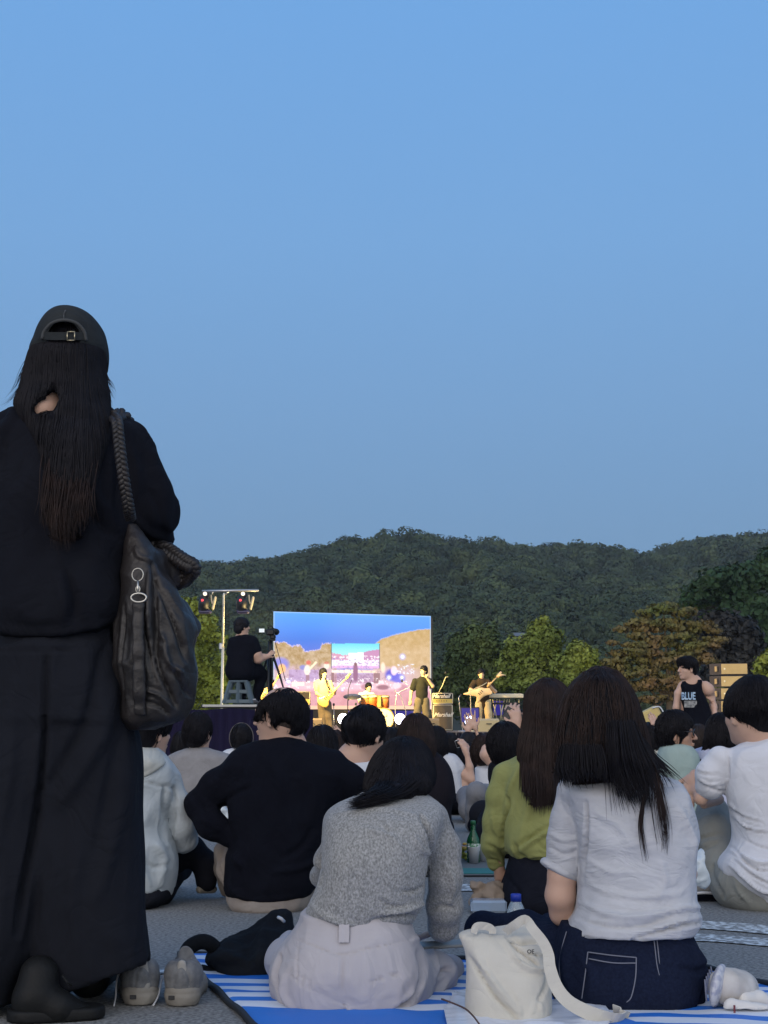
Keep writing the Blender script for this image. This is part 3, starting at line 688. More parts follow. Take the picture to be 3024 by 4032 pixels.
# ================================================================== the two women on the striped mat
m_sweat = mat('heather grey knit', (.16, .165, .165), .95, var=((.34, .345, .345), 210, .17), bump=(240, .8, .004), sheen=.2, spec=.15, scale=(1, 1, .7), detail=3)
m_ptrouser = cloth('pale lilac grey trousers', (.37, .355, .375), var=((.41, .395, .415), 9), bump=(500, .25, .0015))
def sweater_woman():
    f = Fig(cK, 3.80); root = person((f.p(600, 1900)[0], 3.75, 0), 'woman in heather grey knit sweater and pale trousers, head bowed, on the striped mat')
    t = Sdf(.03)
    t.loft([f.row(405, 760, 1130, .06, .10), f.row(440, 620, 1215, .09, .07), f.row(500, 500, 1280, .115, .04), f.row(600, 430, 1290, .135, .01), f.row(750, 412, 1240, .145, -.01), f.row(900, 400, 1190, .145, -.02),
            f.row(1050, 370, 1165, .14, -.02), f.row(1180, 320, 1150, .135, -.02), f.row(1270, 285, 1110, .13, -.02), f.row(1340, 300, 1060, .12, -.02)], p=2.4)
    f.limb(t, [(1230, 600, .02), (1290, 800, .03), (1300, 1020, .04), (1295, 1230, .08), (1275, 1370, .16)], [95, 108, 108, 118, 105], k=.02)
    f.limb(t, [(1290, 1380, .12), (1230, 1400, .32)], [100, 60], k=.02)
    f.limb(t, [(520, 640, .04), (440, 900, .10), (400, 1010, .20), (500, 1150, .34)], [90, 75, 68, 60], k=.03)
    for pts, r_, a_ in [([(1110, 560), (1180, 700), (1195, 830), (1165, 960), (1155, 1100), (1140, 1260), (1090, 1400)], 16, -.016), ([(1150, 1040), (1070, 1080), (960, 1075)], 14, -.006),
                        ([(1195, 830), (1130, 800), (1060, 700)], 22, .006), ([(1160, 1180), (1000, 1215), (820, 1245)], 22, .007), ([(1120, 1290), (1000, 1255), (880, 1260), (760, 1290)], 18, -.008),
                        ([(330, 1180), (420, 1250), (520, 1290), (640, 1310)], 20, .006), ([(700, 640), (900, 700), (980, 800)], 26, .004), ([(500, 560), (700, 520), (950, 530), (1100, 560)], 18, .003),
                        ([(360, 900), (420, 980), (400, 1080)], 15, -.006), ([(1290, 900), (1360, 1080), (1330, 1230)], 22, .006), ([(1180, 1280), (1270, 1240), (1380, 1260)], 20, -.006),
                        ([(820, 1130), (900, 1180), (1010, 1190)], 14, -.005), ([(860, 640), (890, 680)], 12, -.004)]:
        t.fold([f.p(*q) for q in pts], f.r(r_), a_ * 1.5)
    t.wrinkle((9, 9, 6), .004, 3); t.wrinkle((26, 26, 18), .0012, 5)
    t.build('sweater', .0065, m_sweat, root)
    q = Sdf(.04)
    q.loft([f.row(1265, 262, 1000, .115, -.02), f.row(1350, 240, 1035, .13, -.02), f.row(1440, 190, 1070, .145, -.02), f.row(1560, 115, 1115, .165, -.02), f.row(1700, 66, 1150, .185, -.01), f.row(1830, 62, 1160, .19, 0),
            f.row(1920, 95, 1140, .18, 0), f.row(1985, 190, 1060, .15, 0), f.row(2030, 380, 900, .10, 0)], p=2.5)
    f.limb(q, [(230, 1700, 0), (150, 1640, .22), (180, 1500, .42)], [150, 105, 85], k=.09)
    f.limb(q, [(950, 1760, 0), (1200, 1745, .18), (1330, 1690, .38)], [150, 130, 100], k=.09)
    f.limb(q, [(1250, 1760, .40), (900, 1840, .52)], [90, 60], k=.04); f.limb(q, [(180, 1560, .42), (500, 1700, .50)], [85, 60], k=.04)
    q.cutout(('plane', f.p(600, 1262, 0), np.array([0, -.05, 1.0])))
    q.cutout(('c', f.p(600, 1180, -.16), f.p(600, 1180, .2), f.r(118), f.r(118), 1.0, 0))
    for pts, r_, a_ in [([(565, 1510), (570, 1700), (580, 1900), (600, 2030)], 8, -.006), ([(250, 1430), (400, 1470), (560, 1500), (760, 1465), (1040, 1425)], 7, -.004),
                        ([(170, 1610), (280, 1660), (375, 1700)], 6, -.004), ([(180, 1640), (280, 1700), (375, 1735)], 6, -.004), ([(745, 1690), (880, 1655), (1035, 1632)], 6, -.005),
                        ([(1095, 1530), (1130, 1650), (1080, 1790), (960, 1900)], 22, -.014), ([(1050, 1440), (1150, 1490), (1230, 1640), (1230, 1800)], 22, .012), ([(110, 1560), (90, 1700), (130, 1850)], 18, -.012),
                        ([(150, 1680), (150, 1800), (220, 1900)], 26, .008), ([(1000, 1830), (1100, 1760), (1130, 1690)], 24, .008), ([(700, 1990), (620, 1930), (600, 1850)], 24, .006), ([(860, 1960), (960, 1880), (1080, 1850)], 20, -.006),
                        ([(255, 1440), (250, 1560), (260, 1650)], 6, -.003), ([(1230, 1780), (1300, 1740), (1360, 1760)], 20, -.012), ([(1180, 1960), (1250, 1900), (1330, 1820)], 20, .01)]:
        q.fold([f.p(*p_) for p_ in pts], f.r(r_), a_ * 1.5)
    q.wrinkle((7, 7, 5), .004, 9); q.wrinkle((10, 10, 8), .005, 19, True)
    tr = q.build('trousers', .0065, m_ptrouser, root)
    patch(f, q, [(560, 1340), (562, 1400), (560, 1495)], f.r(70), 'belt_loop', m_ptrouser, tr, .005)
    b = Sdf(.02); head_prims(b, f.p(970, 330, .16), frame((0.1, 1), -.9), .9, neck=f.p(930, 490, .10)); f.limb(b, [(930, 480, .10), (800, 900, .02), (700, 1500, 0)], [110, 230, 200])
    f.limb(b, [(1240, 650, .02), (1300, 1200, .07), (1260, 1400, .17), (1050, 1480, .42)], [50, 40, 26, 26]); hand_prims(b, f.p(1050, 1480, .42), (-1, .2, -.1), (0, 0, 1), 1, .6)
    b.build('body', .010, m_skin, root)
    hr = Sdf(.03)
    hr.loft([f.row(18, 960, 1060, .03, .20), f.row(45, 880, 1130, .07, .20), f.row(110, 800, 1180, .095, .19), f.row(200, 745, 1212, .105, .17), f.row(300, 715, 1222, .105, .14), f.row(380, 705, 1190, .085, .10), f.row(425, 760, 1090, .06, .07)], p=2.15)
    hr.ell(f.p(1000, 175, .18), (.058, .075, .056)); f.limb(hr, [(1080, 380, .06), (950, 420, -.005), (830, 452, -.045), (720, 478, -.06), (620, 497, -.06)], [70, 48, 34, 18, 4], fl=.45, k=.04)
    hv = hr.build('hair', .007, m_hair, root)
    strands(hr, f.p(1000, 90, .16), 'hair_strand', m_hair, hv, 1500, 26, .016, .0011, .002, rr=.09, seed=4, spread=.5)
    guided([[f.p(1130, 330, .0), f.p(1020, 410, -.03), f.p(880, 455, -.075), f.p(700, 490, -.085), f.p(580, 503, -.08)],
            [f.p(950, 330, .02), f.p(900, 390, -.03), f.p(820, 425, -.07), f.p(700, 470, -.09), f.p(600, 492, -.09)],
            [f.p(800, 330, .04), f.p(780, 370, .0), f.p(740, 410, -.04), f.p(680, 440, -.05), f.p(610, 475, -.06)]], 420, .0011, 'hair_strand', m_hair, hv, 5, .005)
    return root
sweater_woman()
m_tab = mat('brushed metal edge', (.30, .30, .28), .6, .3)
tb = MB(); fK = Fig(cK, 4.0); a, b = fK.p(1160, 1535, .0), fK.p(1420, 1500, .06); tb.box((a + b) / 2 + [0, .02, 0], (.16, .07, .009), rot=(.05, -.03, .2), bev=.003)
tag(tb.build('tablet', m_tab, None), 'thin pale tablet lying in the lap of the woman in the grey knit sweater', 'tablet')

m_linen = cloth('white linen shirt', (.41, .42, .445), var=((.46, .47, .50), 34, .3), bump=(520, .4, .002), scale=(1, 1, 2.2), crease=(8, .5))
m_denim = cloth('dark blue denim', (.0065, .0095, .023), var=((.011, .016, .036), 160, .2), bump=(620, .5, .002))
m_stitch = mat('pale seam stitching', (.15, .16, .20), .8)
m_navy = cloth('navy trousers', (.012, .018, .042))
def linen_woman():
    f = Fig(cM, 3.82); root = person((f.p(1000, 2000)[0], 3.8, 0), 'woman with long loose hair in white linen shirt and dark jeans on the striped mat')
    t = Sdf(.03)
    t.loft([f.row(650, 800, 1010, .05, .05), f.row(690, 700, 1180, .075, .03), f.row(740, 650, 1330, .095, .02), f.row(800, 640, 1395, .115, 0), f.row(900, 680, 1432, .13, 0), f.row(1050, 725, 1452, .14, 0), f.row(1200, 750, 1446, .14, 0),
            f.row(1350, 745, 1440, .14, 0), f.row(1480, 725, 1448, .155, 0), f.row(1570, 690, 1462, .17, 0), f.row(1645, 655, 1425, .172, 0)], p=2.5)
    f.limb(t, [(690, 800, .02), (672, 960, .03), (655, 1110, .04), (640, 1245, .05)], [84, 92, 100, 108], k=.02)
    t.cutout(('plane', f.p(640, 1290, .05), np.array([-.30, 0, -1.0]) / 1.04)) if False else None
    for pts, r_, a_ in [([(750, 850), (768, 1000), (765, 1150), (750, 1330)], 9, -.014), ([(760, 1340), (900, 1380), (1100, 1400), (1300, 1380)], 18, .006), ([(740, 1460), (900, 1510), (1080, 1510), (1300, 1470), (1440, 1480)], 20, .009),
                        ([(720, 1550), (880, 1570), (1060, 1560), (1250, 1500)], 14, -.008), ([(1000, 1640), (1150, 1590), (1320, 1560), (1440, 1560)], 12, -.012), ([(1060, 1610), (1200, 1565), (1330, 1545)], 14, .009), ([(780, 1200), (900, 1260), (1000, 1250)], 18, .005),
                        ([(800, 900), (950, 1000), (1000, 1100)], 26, .004), ([(1300, 900), (1380, 1050), (1390, 1200)], 24, .005), ([(560, 1050), (640, 1090), (740, 1080)], 14, .005), ([(560, 1140), (650, 1180), (740, 1150)], 14, -.005), ([(1180, 1200), (1200, 1320), (1140, 1420)], 24, .004),
                        ([(930, 690), (1100, 720), (1300, 760)], 10, -.003), ([(620, 800), (640, 900), (700, 980)], 16, -.004)]:
        t.fold([f.p(*q) for q in pts], f.r(r_), a_ * 1.5)
    t.wrinkle((10, 10, 14), .004, 4); t.wrinkle((7, 7, 11), .004, 24, True); t.wrinkle((30, 30, 60), .0012, 6)
    t.cutout(('plane', f.p(640, 1275, .05), np.array([-.50, 0, -1.0]) / 1.118)) if False else None
    # sleeve ends in a turned-up cuff: everything of the sleeve below the cuff line goes
    cut = Sdf(0); 
    sh = t.build('shirt', .0065, m_linen, root)
    cf = Sdf(.012); cf.ell(f.p(628, 1268, .05), (.0530, .050, .0175), (0, R(27), 0)); cf.ell(f.p(622, 1282, .05), (.0545, .051, .010), (0, R(27), 0))
    cf.cutout(('e', f.p(612, 1330, .05), np.array([.044, .042, .03]), np.array(Euler((0, R(27), 0)).to_matrix()), 0)); cf.wrinkle((25, 25, 25), .002, 3)
    cf.build('cuff', .006, m_linen, sh)
    q = Sdf(.04)
    q.loft([f.row(1590, 640, 1405, .14, 0), f.row(1660, 610, 1415, .15, 0), f.row(1760, 575, 1465, .165, 0), f.row(1850, 560, 1490, .18, 0), f.row(1950, 560, 1490, .19, 0), f.row(2040, 575, 1480, .185, 0), f.row(2100, 640, 1430, .16, 0), f.row(2148, 800, 1360, .12, 0)], p=2.6)
    q.cutout(('plane', f.p(1000, 1592, 0), np.array([0, -.05, 1.0])))
    for pts, r_, a_ in [([(1400, 2060), (1440, 1960), (1500, 1900)], 22, -.010), ([(1380, 1700), (1440, 1800), (1480, 1900)], 24, .008), ([(640, 1700), (620, 1820), (640, 1950)], 26, .008), ([(1250, 1800), (1400, 1840), (1480, 1820)], 20, -.006), ([(700, 1760), (760, 1840), (740, 1960)], 30, .005)]:
        q.fold([f.p(*p_) for p_ in pts], f.r(r_), a_ * 1.5)
    q.wrinkle((8, 8, 6), .004, 8)
    jn = q.build('jeans', .0065, m_denim, root)
    def seam(pts, w=.0016, n=26):
        P = spline(np.array([f.p(x, y, -.3) for x, y in pts]), n)
        cam_ = np.array([0, 0, CAM_H]); out = []
        for p_ in P:     # walk from the eye side onto the cloth
            d = (p_ - cam_) / np.linalg.norm(p_ - cam_); tt = np.linalg.norm(p_ - cam_)
            for _ in range(40):
                e_ = q((cam_ + d * tt)[None])[0]
                if e_ < .001: break
                tt += max(e_ * .8, .001)
            out.append(cam_ + d * (tt - .0022))
        return MB().tube(out, w, 6)
    pk = MB()
    for pts in [[(795, 1775), (945, 1795), (1090, 1808)], [(800, 1815), (945, 1840), (1088, 1842)], [(795, 1775), (780, 1900), (758, 2058)], [(1090, 1808), (1085, 1930), (1060, 2045), (1030, 2080)]]:
        m_ = seam(pts); pk.add(np.concatenate(m_.V), np.concatenate(m_.Q), np.concatenate(m_.T))
    pk.build('back_pocket', m_stitch, jn, True)
    for pts in [[(1180, 1610), (1200, 1720), (1215, 1850), (1235, 1950), (1225, 2050), (1205, 2120)], [(1200, 1608), (1218, 1720), (1232, 1850), (1250, 1950), (1240, 2050), (1222, 2120)], [(665, 1650), (640, 1740), (622, 1850), (628, 1950)]]:
        seam(pts, .0014).build('seam', m_stitch, jn, True)
    g = Sdf(.04); f.limb(g, [(640, 1790, .05), (420, 1650, .22), (160, 1640, .34)], [140, 115, 100]); f.limb(g, [(160, 1640, .34), (420, 1680, .52)], [95, 70]); f.limb(g, [(1350, 1900, .1), (1400, 1830, .4)], [130, 90])
    f.limb(g, [(1400, 1830, .4), (1000, 1850, .55)], [85, 60]); f.limb(g, [(640, 1700, .1), (560, 1590, .3)], [80, 60])
    g.wrinkle((9, 9, 9), .004, 2); g.build('trouser_leg', .009, m_denim, root)
    b = Sdf(.02); head_prims(b, f.p(890, 370, .03), frame((-.15, 1), -.2), neck=f.p(890, 640, .05)); f.limb(b, [(890, 660, .05), (950, 1000, .0), (1000, 1500, 0)], [110, 200, 220])
    f.limb(b, [(680, 800, .03), (650, 1150, .04), (640, 1300, .045), (628, 1430, .05), (640, 1530, .07)], [48, 58, 86, 90, 72], k=.01); f.limb(b, [(645, 1540, .08), (700, 1560, .30), (760, 1600, .42)], [62, 45, 32], k=.03)
    f.limb(b, [(1350, 800, .03), (1400, 1300, .1), (1200, 1500, .35)], [50, 50, 40]); hand_prims(b, f.p(760, 1600, .42), (.8, .4, 0), (0, 0, 1), -1, .6)
    b.build('body', .008, m_skin, root)
    hr = Sdf(.03)
    hr.loft([f.row(66, 840, 900, .03, .03), f.row(82, 790, 955, .07, .03), f.row(130, 725, 1005, .105, .02), f.row(210, 668, 1060, .12, .02), f.row(320, 632, 1102, .12, .01), f.row(450, 606, 1140, .115, 0), f.row(560, 598, 1160, .105, -.01),
             f.row(640, 610, 1180, .09, -.02), f.row(690, 640, 1180, .06, -.03), f.row(720, 760, 1160, .03, -.04)], p=2.2)
    hr.ell(f.p(878, 195, .03), (.056, .085, .056))
    hr.cutout(('e', f.p(880, 300, .16), np.array([.085, .09, .15]), np.eye(3), 0))
    hv = hr.build('hair', .007, m_hair, root)
    strands(hr, f.p(880, 130, .03), 'hair_strand', m_hair, hv, 1700, 40, .016, .0012, .003, rr=.11, seed=7, spread=.32, minl=.6, endlift=.006)
    strands(hr, f.p(880, 130, .03), 'hair_strand', m_hairb, hv, 1300, 42, .016, .0010, .005, rr=.11, seed=77, spread=.5, minl=.5, endlift=.012)
    G = lambda L, dy=-.15: [f.p(x, y, dy + dd) for (x, y, dd) in L]
    guided([G([(930, 380, .02), (940, 560, .0), (945, 680, .01), (965, 800, .01), (985, 975, .0)]), G([(960, 380, .02), (970, 560, 0), (990, 680, .01), (1040, 780, .01), (1110, 870, .0)]), G([(1010, 380, .02), (1030, 560, .0), (1060, 680, .01), (1090, 790, .01), (1110, 880, .0)]),
            G([(1050, 380, .03), (1090, 560, .01), (1120, 680, .01), (1150, 780, .01), (1160, 900, .0)]), G([(1070, 380, .04), (1120, 520, .02), (1180, 640, .01), (1215, 780, .01), (1240, 900, 0)])], 560, .0011, 'hair_strand', m_hair, hv, 3, .010)
    guided([G([(640, 520, .03), (620, 640, .02), (632, 700, .01), (650, 775, .02)]), G([(690, 520, .02), (690, 650, .01), (700, 700, 0), (715, 745, .01)]), G([(780, 520, .01), (790, 640, 0), (790, 685, 0), (800, 715, .0)]), G([(880, 520, .01), (900, 620, 0), (900, 690, 0), (905, 740, .0)])], 420, .0011, 'hair_strand', m_hair, hv, 21, .008)
    guided([G([(1080, 600, .02), (1130, 760, .01), (1125, 880, 0), (1112, 1000, 0), (1125, 1120, 0), (1152, 1258, 0)]), G([(1100, 600, .02), (1160, 780, .01), (1130, 880, 0), (1118, 1000, 0), (1128, 1100, 0), (1150, 1240, 0)])], 34, .0010, 'hair_strand', m_hairb, hv, 4, .003)
    guided([G([(1120, 600, .02), (1190, 760, .01), (1190, 900, 0), (1215, 1050, 0), (1250, 1180, 0)]), G([(1140, 600, .02), (1210, 760, .01), (1250, 900, 0), (1270, 1050, 0), (1262, 1190, 0)]), G([(1150, 560, .03), (1220, 680, .01), (1260, 860, 0), (1280, 1000, 0), (1275, 1120, 0)])], 60, .0009, 'hair_strand', m_hairb, hv, 6, .004)
    guided([G([(1120, 480, .05), (1180, 600, .04), (1260, 680, .03), (1330, 720, .02)]), G([(1130, 480, .06), (1210, 590, .05), (1300, 680, .04), (1360, 760, .03)]), G([(1100, 480, .05), (1150, 620, .03), (1230, 720, .01), (1260, 820, .0)])], 90, .0009, 'hair_strand', m_hair, hv, 8, .008)
    return root
linen_woman()
# ================================================================== standing woman in black, left foreground
m_jack = cloth('black cotton jacket', (.0065, .007, .011), var=((.009, .010, .014), 5), bump=(480, .3, .0015))
m_slack = cloth('charcoal wide trousers', (.010, .0112, .0155), var=((.013, .0145, .020), 4), bump=(520, .3, .0015))
m_leath = mat('black leather', (.010, .010, .011), .45, spec=.35, bump=(55, .5, .006), var=((.026, .022, .022), 8))
m_boot = mat('black boot leather', (.007, .0075, .008), .6, spec=.2, bump=(90, .4, .003))
m_cap = cloth('washed black cap twill', (.020, .023, .026), var=((.032, .036, .038), 14), bump=(500, .4, .0015))
m_chrome = mat('bright steel hardware', (.50, .48, .43), .35, 1.0)
m_brass = mat('worn brass', (.42, .36, .24), .35, 1.0)
c0 = crop(0, 0, 1)
def standing_woman():
    f = Fig(c0, 3.68); A = Fig(cA, 3.68); Cc = Fig(cC, 3.68); B = Fig(cB, 3.68)
    root = person((f.p(260, 3900)[0], 3.68, 0), 'woman standing at the left in black jacket, wide trousers, boots and backwards cap')
    t = Sdf(.035)
    t.loft([f.row(1592, 150, 390, .05, .03), f.row(1618, 70, 440, .08, .02), f.row(1650, 0, 480, .10, .01), f.row(1700, -50, 540, .115, 0), f.row(1800, -70, 560, .13, 0), f.row(1950, -50, 540, .145, -.01), f.row(2100, -45, 520, .155, -.01),
            f.row(2300, -50, 510, .165, -.01), f.row(2420, -50, 500, .17, -.01), f.row(2480, -30, 470, .16, -.01), f.row(2512, 20, 420, .13, -.01)], p=2.4)
    f.limb(t, [(495, 1745, .0), (545, 1870, .0), (590, 2010, .03), (585, 2120, .10)], [78, 86, 96, 90], k=.04)
    f.limb(t, [(585, 2120, .10), (500, 2180, .30)], [85, 55], k=.03)
    f.limb(t, [(-30, 1745, 0), (-70, 1950, .0), (-90, 2150, .04), (-60, 2300, .15)], [80, 88, 92, 75], k=.04)
    for pts, r_, a_ in [([(350, 1900), (370, 2000), (430, 2080), (480, 2130)], 20, -.012), ([(390, 1880), (420, 1980), (470, 2050)], 26, .010), ([(470, 1760), (500, 1900), (500, 2060)], 22, -.012), ([(530, 1790), (560, 1880), (545, 1990)], 24, .008),
                        ([(60, 1700), (30, 1800), (10, 1950)], 28, .008), ([(110, 1660), (60, 1760), (50, 1900)], 22, -.007), ([(320, 2280), (350, 2380), (345, 2450)], 16, -.012), ([(290, 2300), (310, 2400), (300, 2470)], 24, .008),
                        ([(30, 2470), (150, 2500), (330, 2490), (460, 2460)], 16, .010), ([(0, 2350), (40, 2430), (30, 2500)], 18, -.010), ([(20, 2000), (10, 2120), (40, 2250)], 26, .008), ([(600, 1950), (630, 2020), (640, 2100)], 16, -.006), ([(540, 2050), (600, 2100), (670, 2110)], 18, .008)]:
        t.fold([f.p(*q) for q in pts], f.r(r_), a_ * 1.3)
    t.wrinkle((6, 6, 5), .010, 13); t.wrinkle((13, 13, 8), .006, 14, True)
    t.build('jacket', .008, m_jack, root)
    q = Sdf(.07)
    q.loft([f.row(2460, 20, 470, .14, 0), f.row(2560, 0, 480, .15, 0), f.row(2700, -20, 500, .165, 0), f.row(2820, -40, 530, .17, 0)], p=2.4)
    q.loft([f.row(2560, 90, 470, .15, 0), f.row(2760, 90, 515, .16, 0), f.row(3000, 110, 550, .15, 0), f.row(3200, 110, 556, .14, 0), f.row(3450, 115, 557, .14, 0), f.row(3650, 130, 566, .14, .02), f.row(3760, 130, 578, .14, .03), f.row(3880, 130, 588, .14, .04)], k=.035, p=2.6)
    q.loft([f.row(2560, -30, 300, .15, -.01), f.row(2760, -70, 310, .155, -.01), f.row(3000, -120, 270, .14, -.03), f.row(3200, -150, 215, .14, -.03), f.row(3450, -170, 180, .14, -.03), f.row(3700, -190, 140, .14, -.02), f.row(3880, -190, 90, .14, 0), f.row(3930, -190, 80, .14, 0)], k=.035, p=2.6)
    for pts, r_, a_ in [([(245, 2600), (240, 2800), (225, 3000), (190, 3250), (150, 3450), (120, 3650)], 13, -.026), ([(440, 2550), (400, 2800), (330, 2950), (250, 3080)], 24, -.014), ([(480, 2700), (440, 2900), (360, 3050), (280, 3160)], 30, .013), ([(500, 2900), (460, 3100), (420, 3330)], 22, -.008),
                        ([(540, 2900), (500, 3200), (430, 3500)], 30, .008), ([(40, 2600), (35, 2850), (20, 3100)], 14, -.007), ([(120, 2700), (110, 3000), (60, 3300)], 30, .008), ([(200, 3450), (170, 3600), (140, 3700)], 20, -.010), ([(360, 3300), (330, 3500), (340, 3700)], 30, .007), ([(60, 3350), (30, 3600), (20, 3800)], 26, -.008),
                        ([(0, 2575), (240, 2578), (420, 2560)], 8, -.006)]:
        q.fold([f.p(*p_) for p_ in pts], f.r(r_), a_ * 1.2)
    q.wrinkle((6, 6, 2.4), .010, 15); q.wrinkle((14, 14, 4), .005, 16, True); q.cutout(('plane', f.p(200, 2470), np.array([0, 0, 1.0])))
    hp = f.p(256, 3868, 0); nv = np.array([.28, 0, -.96]); q.p.append(('l', q.p[1][1], 2.6, .001)) if False else None
    q.cutout(('c', f.p(330, 3925, 0), f.p(640, 3835, 0), .040, .040, 6.0, 0)); q.build('trousers', .008, m_slack, root)
    # boots
    for nm, pts, hl, dy in (('boot', [(300, 1600), (280, 1750), (250, 1880)], 1, -.02), ('boot', [(880, 1560), (800, 1640), (780, 1690)], 0, .14)):
        b = Sdf(.02)
        if hl:
            Cc.limb(b, [(300, 1640, -.12), (280, 1780, -.13)], [140, 155]); Cc.limb(b, [(255, 1850, -.13), (450, 1890, -.13), (665, 1945, -.10)], [145, 112, 68]); b.cutout(('plane', Cc.p(300, 2002, -.12) * [1, 1, 0] + [0, 0, .004], np.array([0, 0, -1.0])))
            bo = b.build('boot', .006, m_boot, root)
            so = Sdf(.01); z = .014
            a = Cc.p(230, 1960, -.13); e = Cc.p(660, 1960, -.10); a[2] = e[2] = z; so.limb([a, e], [.055, .046]); so.cutout(('plane', np.array([0, 0, .030]), np.array([0, 0, 1.0]))); so.cutout(('plane', np.array([0, 0, .001]), np.array([0, 0, -1.0])))
            so.build('sole', .006, m_boot, bo)
            lc = MB()
            lc.tube(spline([Cc.p(480, 1640, -.15), Cc.p(515, 1690, -.16), Cc.p(550, 1718, -.15)], 10), .003, 6); lc.build('lace', m_boot, bo, True)
        else:
            b.limb([at(380, 3780, 3.86), at(350, 3860, 3.86) * [1, 1, 0] + [0, 0, .05]], [.05, .05]); b.limb([at(350, 3860, 3.84) * [1, 1, 0] + [0, 0, .045], at(420, 3850, 4.05) * [1, 1, 0] + [0, 0, .04]], [.045, .04]); b.cutout(('plane', np.array([0, 0, .002]), np.array([0, 0, -1.0]))); b.build('boot', .008, m_boot, root)
    # body
    b = Sdf(.02); head_prims(b, A.p(525, 515, .045), frame((.18, 1), .02, .05), .93, neck=A.p(400, 900, .02)); f.limb(b, [(205, 1640, .03), (240, 2000, 0), (240, 2500, 0)], [90, 160, 170], fl=.7)
    A.limb(b, [(400, 700, -.02), (340, 900, -.05)], [110, 140], k=.04)
    f.limb(b, [(500, 1760, 0), (560, 2100, .08), (480, 2180, .30)], [40, 36, 30]); f.limb(b, [(-20, 1760, 0), (-80, 2150, .04), (20, 2250, .3)], [40, 36, 30])
    f.limb(b, [(360, 2560, 0), (350, 3200, 0), (280, 3800, 0)], [95, 70, 45]); f.limb(b, [(100, 2560, 0), (30, 3200, .0), (60, 3800, .0)], [95, 60, 40])
    hand_prims(b, f.p(480, 2180, .30), (-1, .1, -.1), (0, -.2, 1), 1, .7)
    b.build('body', .009, m_skin, root)
    # hair
    hr = Sdf(.03)
    hr.loft([A.row(330, 330, 770, .08, .03), A.row(400, 285, 795, .09, .03), A.row(470, 244, 806, .105, .01), A.row(560, 212, 800, .10, .0), A.row(660, 185, 806, .09, -.01), A.row(760, 160, 824, .085, -.02), A.row(850, 125, 833, .085, -.03), A.row(930, 150, 838, .07, -.055),
             A.row(1000, 190, 838, .055, -.075), A.row(1080, 250, 830, .052, -.095), A.row(1200, 310, 800, .045, -.118), A.row(1400, 345, 740, .038, -.138), A.row(1600, 355, 700, .032, -.152), A.row(1750, 380, 670, .028, -.158), A.row(1880, 410, 600, .02, -.162)], p=2.2)
    hr.ell(A.p(535, 350, .03), (.078, .092, .078)); w = np.array(Euler((0, R(-38), 0)).to_matrix())
    hr.cutout(('e', A.p(340, 828, -.13), np.array([.050, .075, .027]), w, 0)); hr.cutout(('e', A.p(385, 800, -.13), np.array([.020, .075, .042]), np.eye(3), 0))
    hv = hr.build('hair', .007, m_hair, root)
    strands(hr, A.p(525, 400, .0), 'hair_strand', m_hair, hv, 2000, 44, .017, .0012, .002, rr=.10, seed=17, spread=.16, minl=.5)
    G = lambda L: [A.p(x, y, d) for x, y, d in L]
    guided([G([(400, 900, -.07), (395, 1150, -.12), (370, 1400, -.165), (350, 1650, -.190), (355, 1780, -.19)]), G([(470, 900, -.07), (480, 1200, -.125), (450, 1500, -.17), (440, 1750, -.20), (470, 1950, -.20)]),
            G([(560, 900, -.07), (560, 1200, -.125), (520, 1500, -.175), (500, 1750, -.20), (510, 1990, -.20)]), G([(660, 900, -.07), (650, 1200, -.125), (600, 1450, -.165), (590, 1650, -.195), (570, 1820, -.20)]),
            G([(740, 900, -.07), (730, 1150, -.12), (690, 1400, -.15), (670, 1600, -.185), (680, 1760, -.19)])], 900, .0012, 'hair_strand', m_hairb, hv, 18, .008, wav=.004)
    guided([G([(805, 600, .0), (815, 700, 0), (840, 800, -.02), (870, 850, -.03), (870, 930, -.04)]), G([(800, 560, .0), (820, 640, 0), (850, 680, .0), (880, 750, .0)])], 26, .0006, 'hair_strand', m_hairb, hv, 19, .004)
    guided([G([(215, 500, .0), (180, 560, 0), (150, 650, 0), (130, 760, 0)]), G([(200, 600, 0), (160, 740, -.02), (90, 840, -.03), (-10, 900, -.04)])], 22, .0006, 'hair_strand', m_hair, hv, 20, .003)
    # cap
    cp = Sdf(.02)
    cp.loft([A.row(134, 500, 570, .03, .03), A.row(145, 450, 620, .055, .03), A.row(175, 395, 690, .085, .03), A.row(225, 345, 745, .105, .03), A.row(300, 300, 795, .118, .025), A.row(380, 268, 818, .120, .02), A.row(450, 238, 829, .120, .02), A.row(520, 236, 830, .115, .03), A.row(600, 236, 822, .105, .04)], p=2.15)
    # rim: lower at the sides, arched at the back over the strap
    nrm = np.array([-.30, 0, -1.0]); nrm = np.array([.32, .0, -1.0]); nrm /= np.linalg.norm(nrm)
    cp.cutout(('plane', A.p(250, 452, 0), np.array([-.32, -.0, -1.0]) / 1.05)) if False else None
    cp.cutout(('c', A.p(470, 620, -.3), A.p(470, 620, .05), A.r(250), A.r(250), 1.0, 0))
    cp.cutout(('c', A.p(200, 690, -.3), A.p(200, 690, .25), A.r(235), A.r(235), 1.0, 0))
    cp.cutout(('c', A.p(492, 345, -.3), A.p(492, 345, .02), A.r(122), A.r(122), 1.0, 0)); cp.cutout(('c', A.p(610, 600, -.3), A.p(610, 600, .05), A.r(175), A.r(175), 1.0, 0))
    cp.cutout(('e', A.p(540, 640, .02), np.array([.098, .11, .14]), np.eye(3), 0))
    ca = cp.build('cap', .005, m_cap, root)
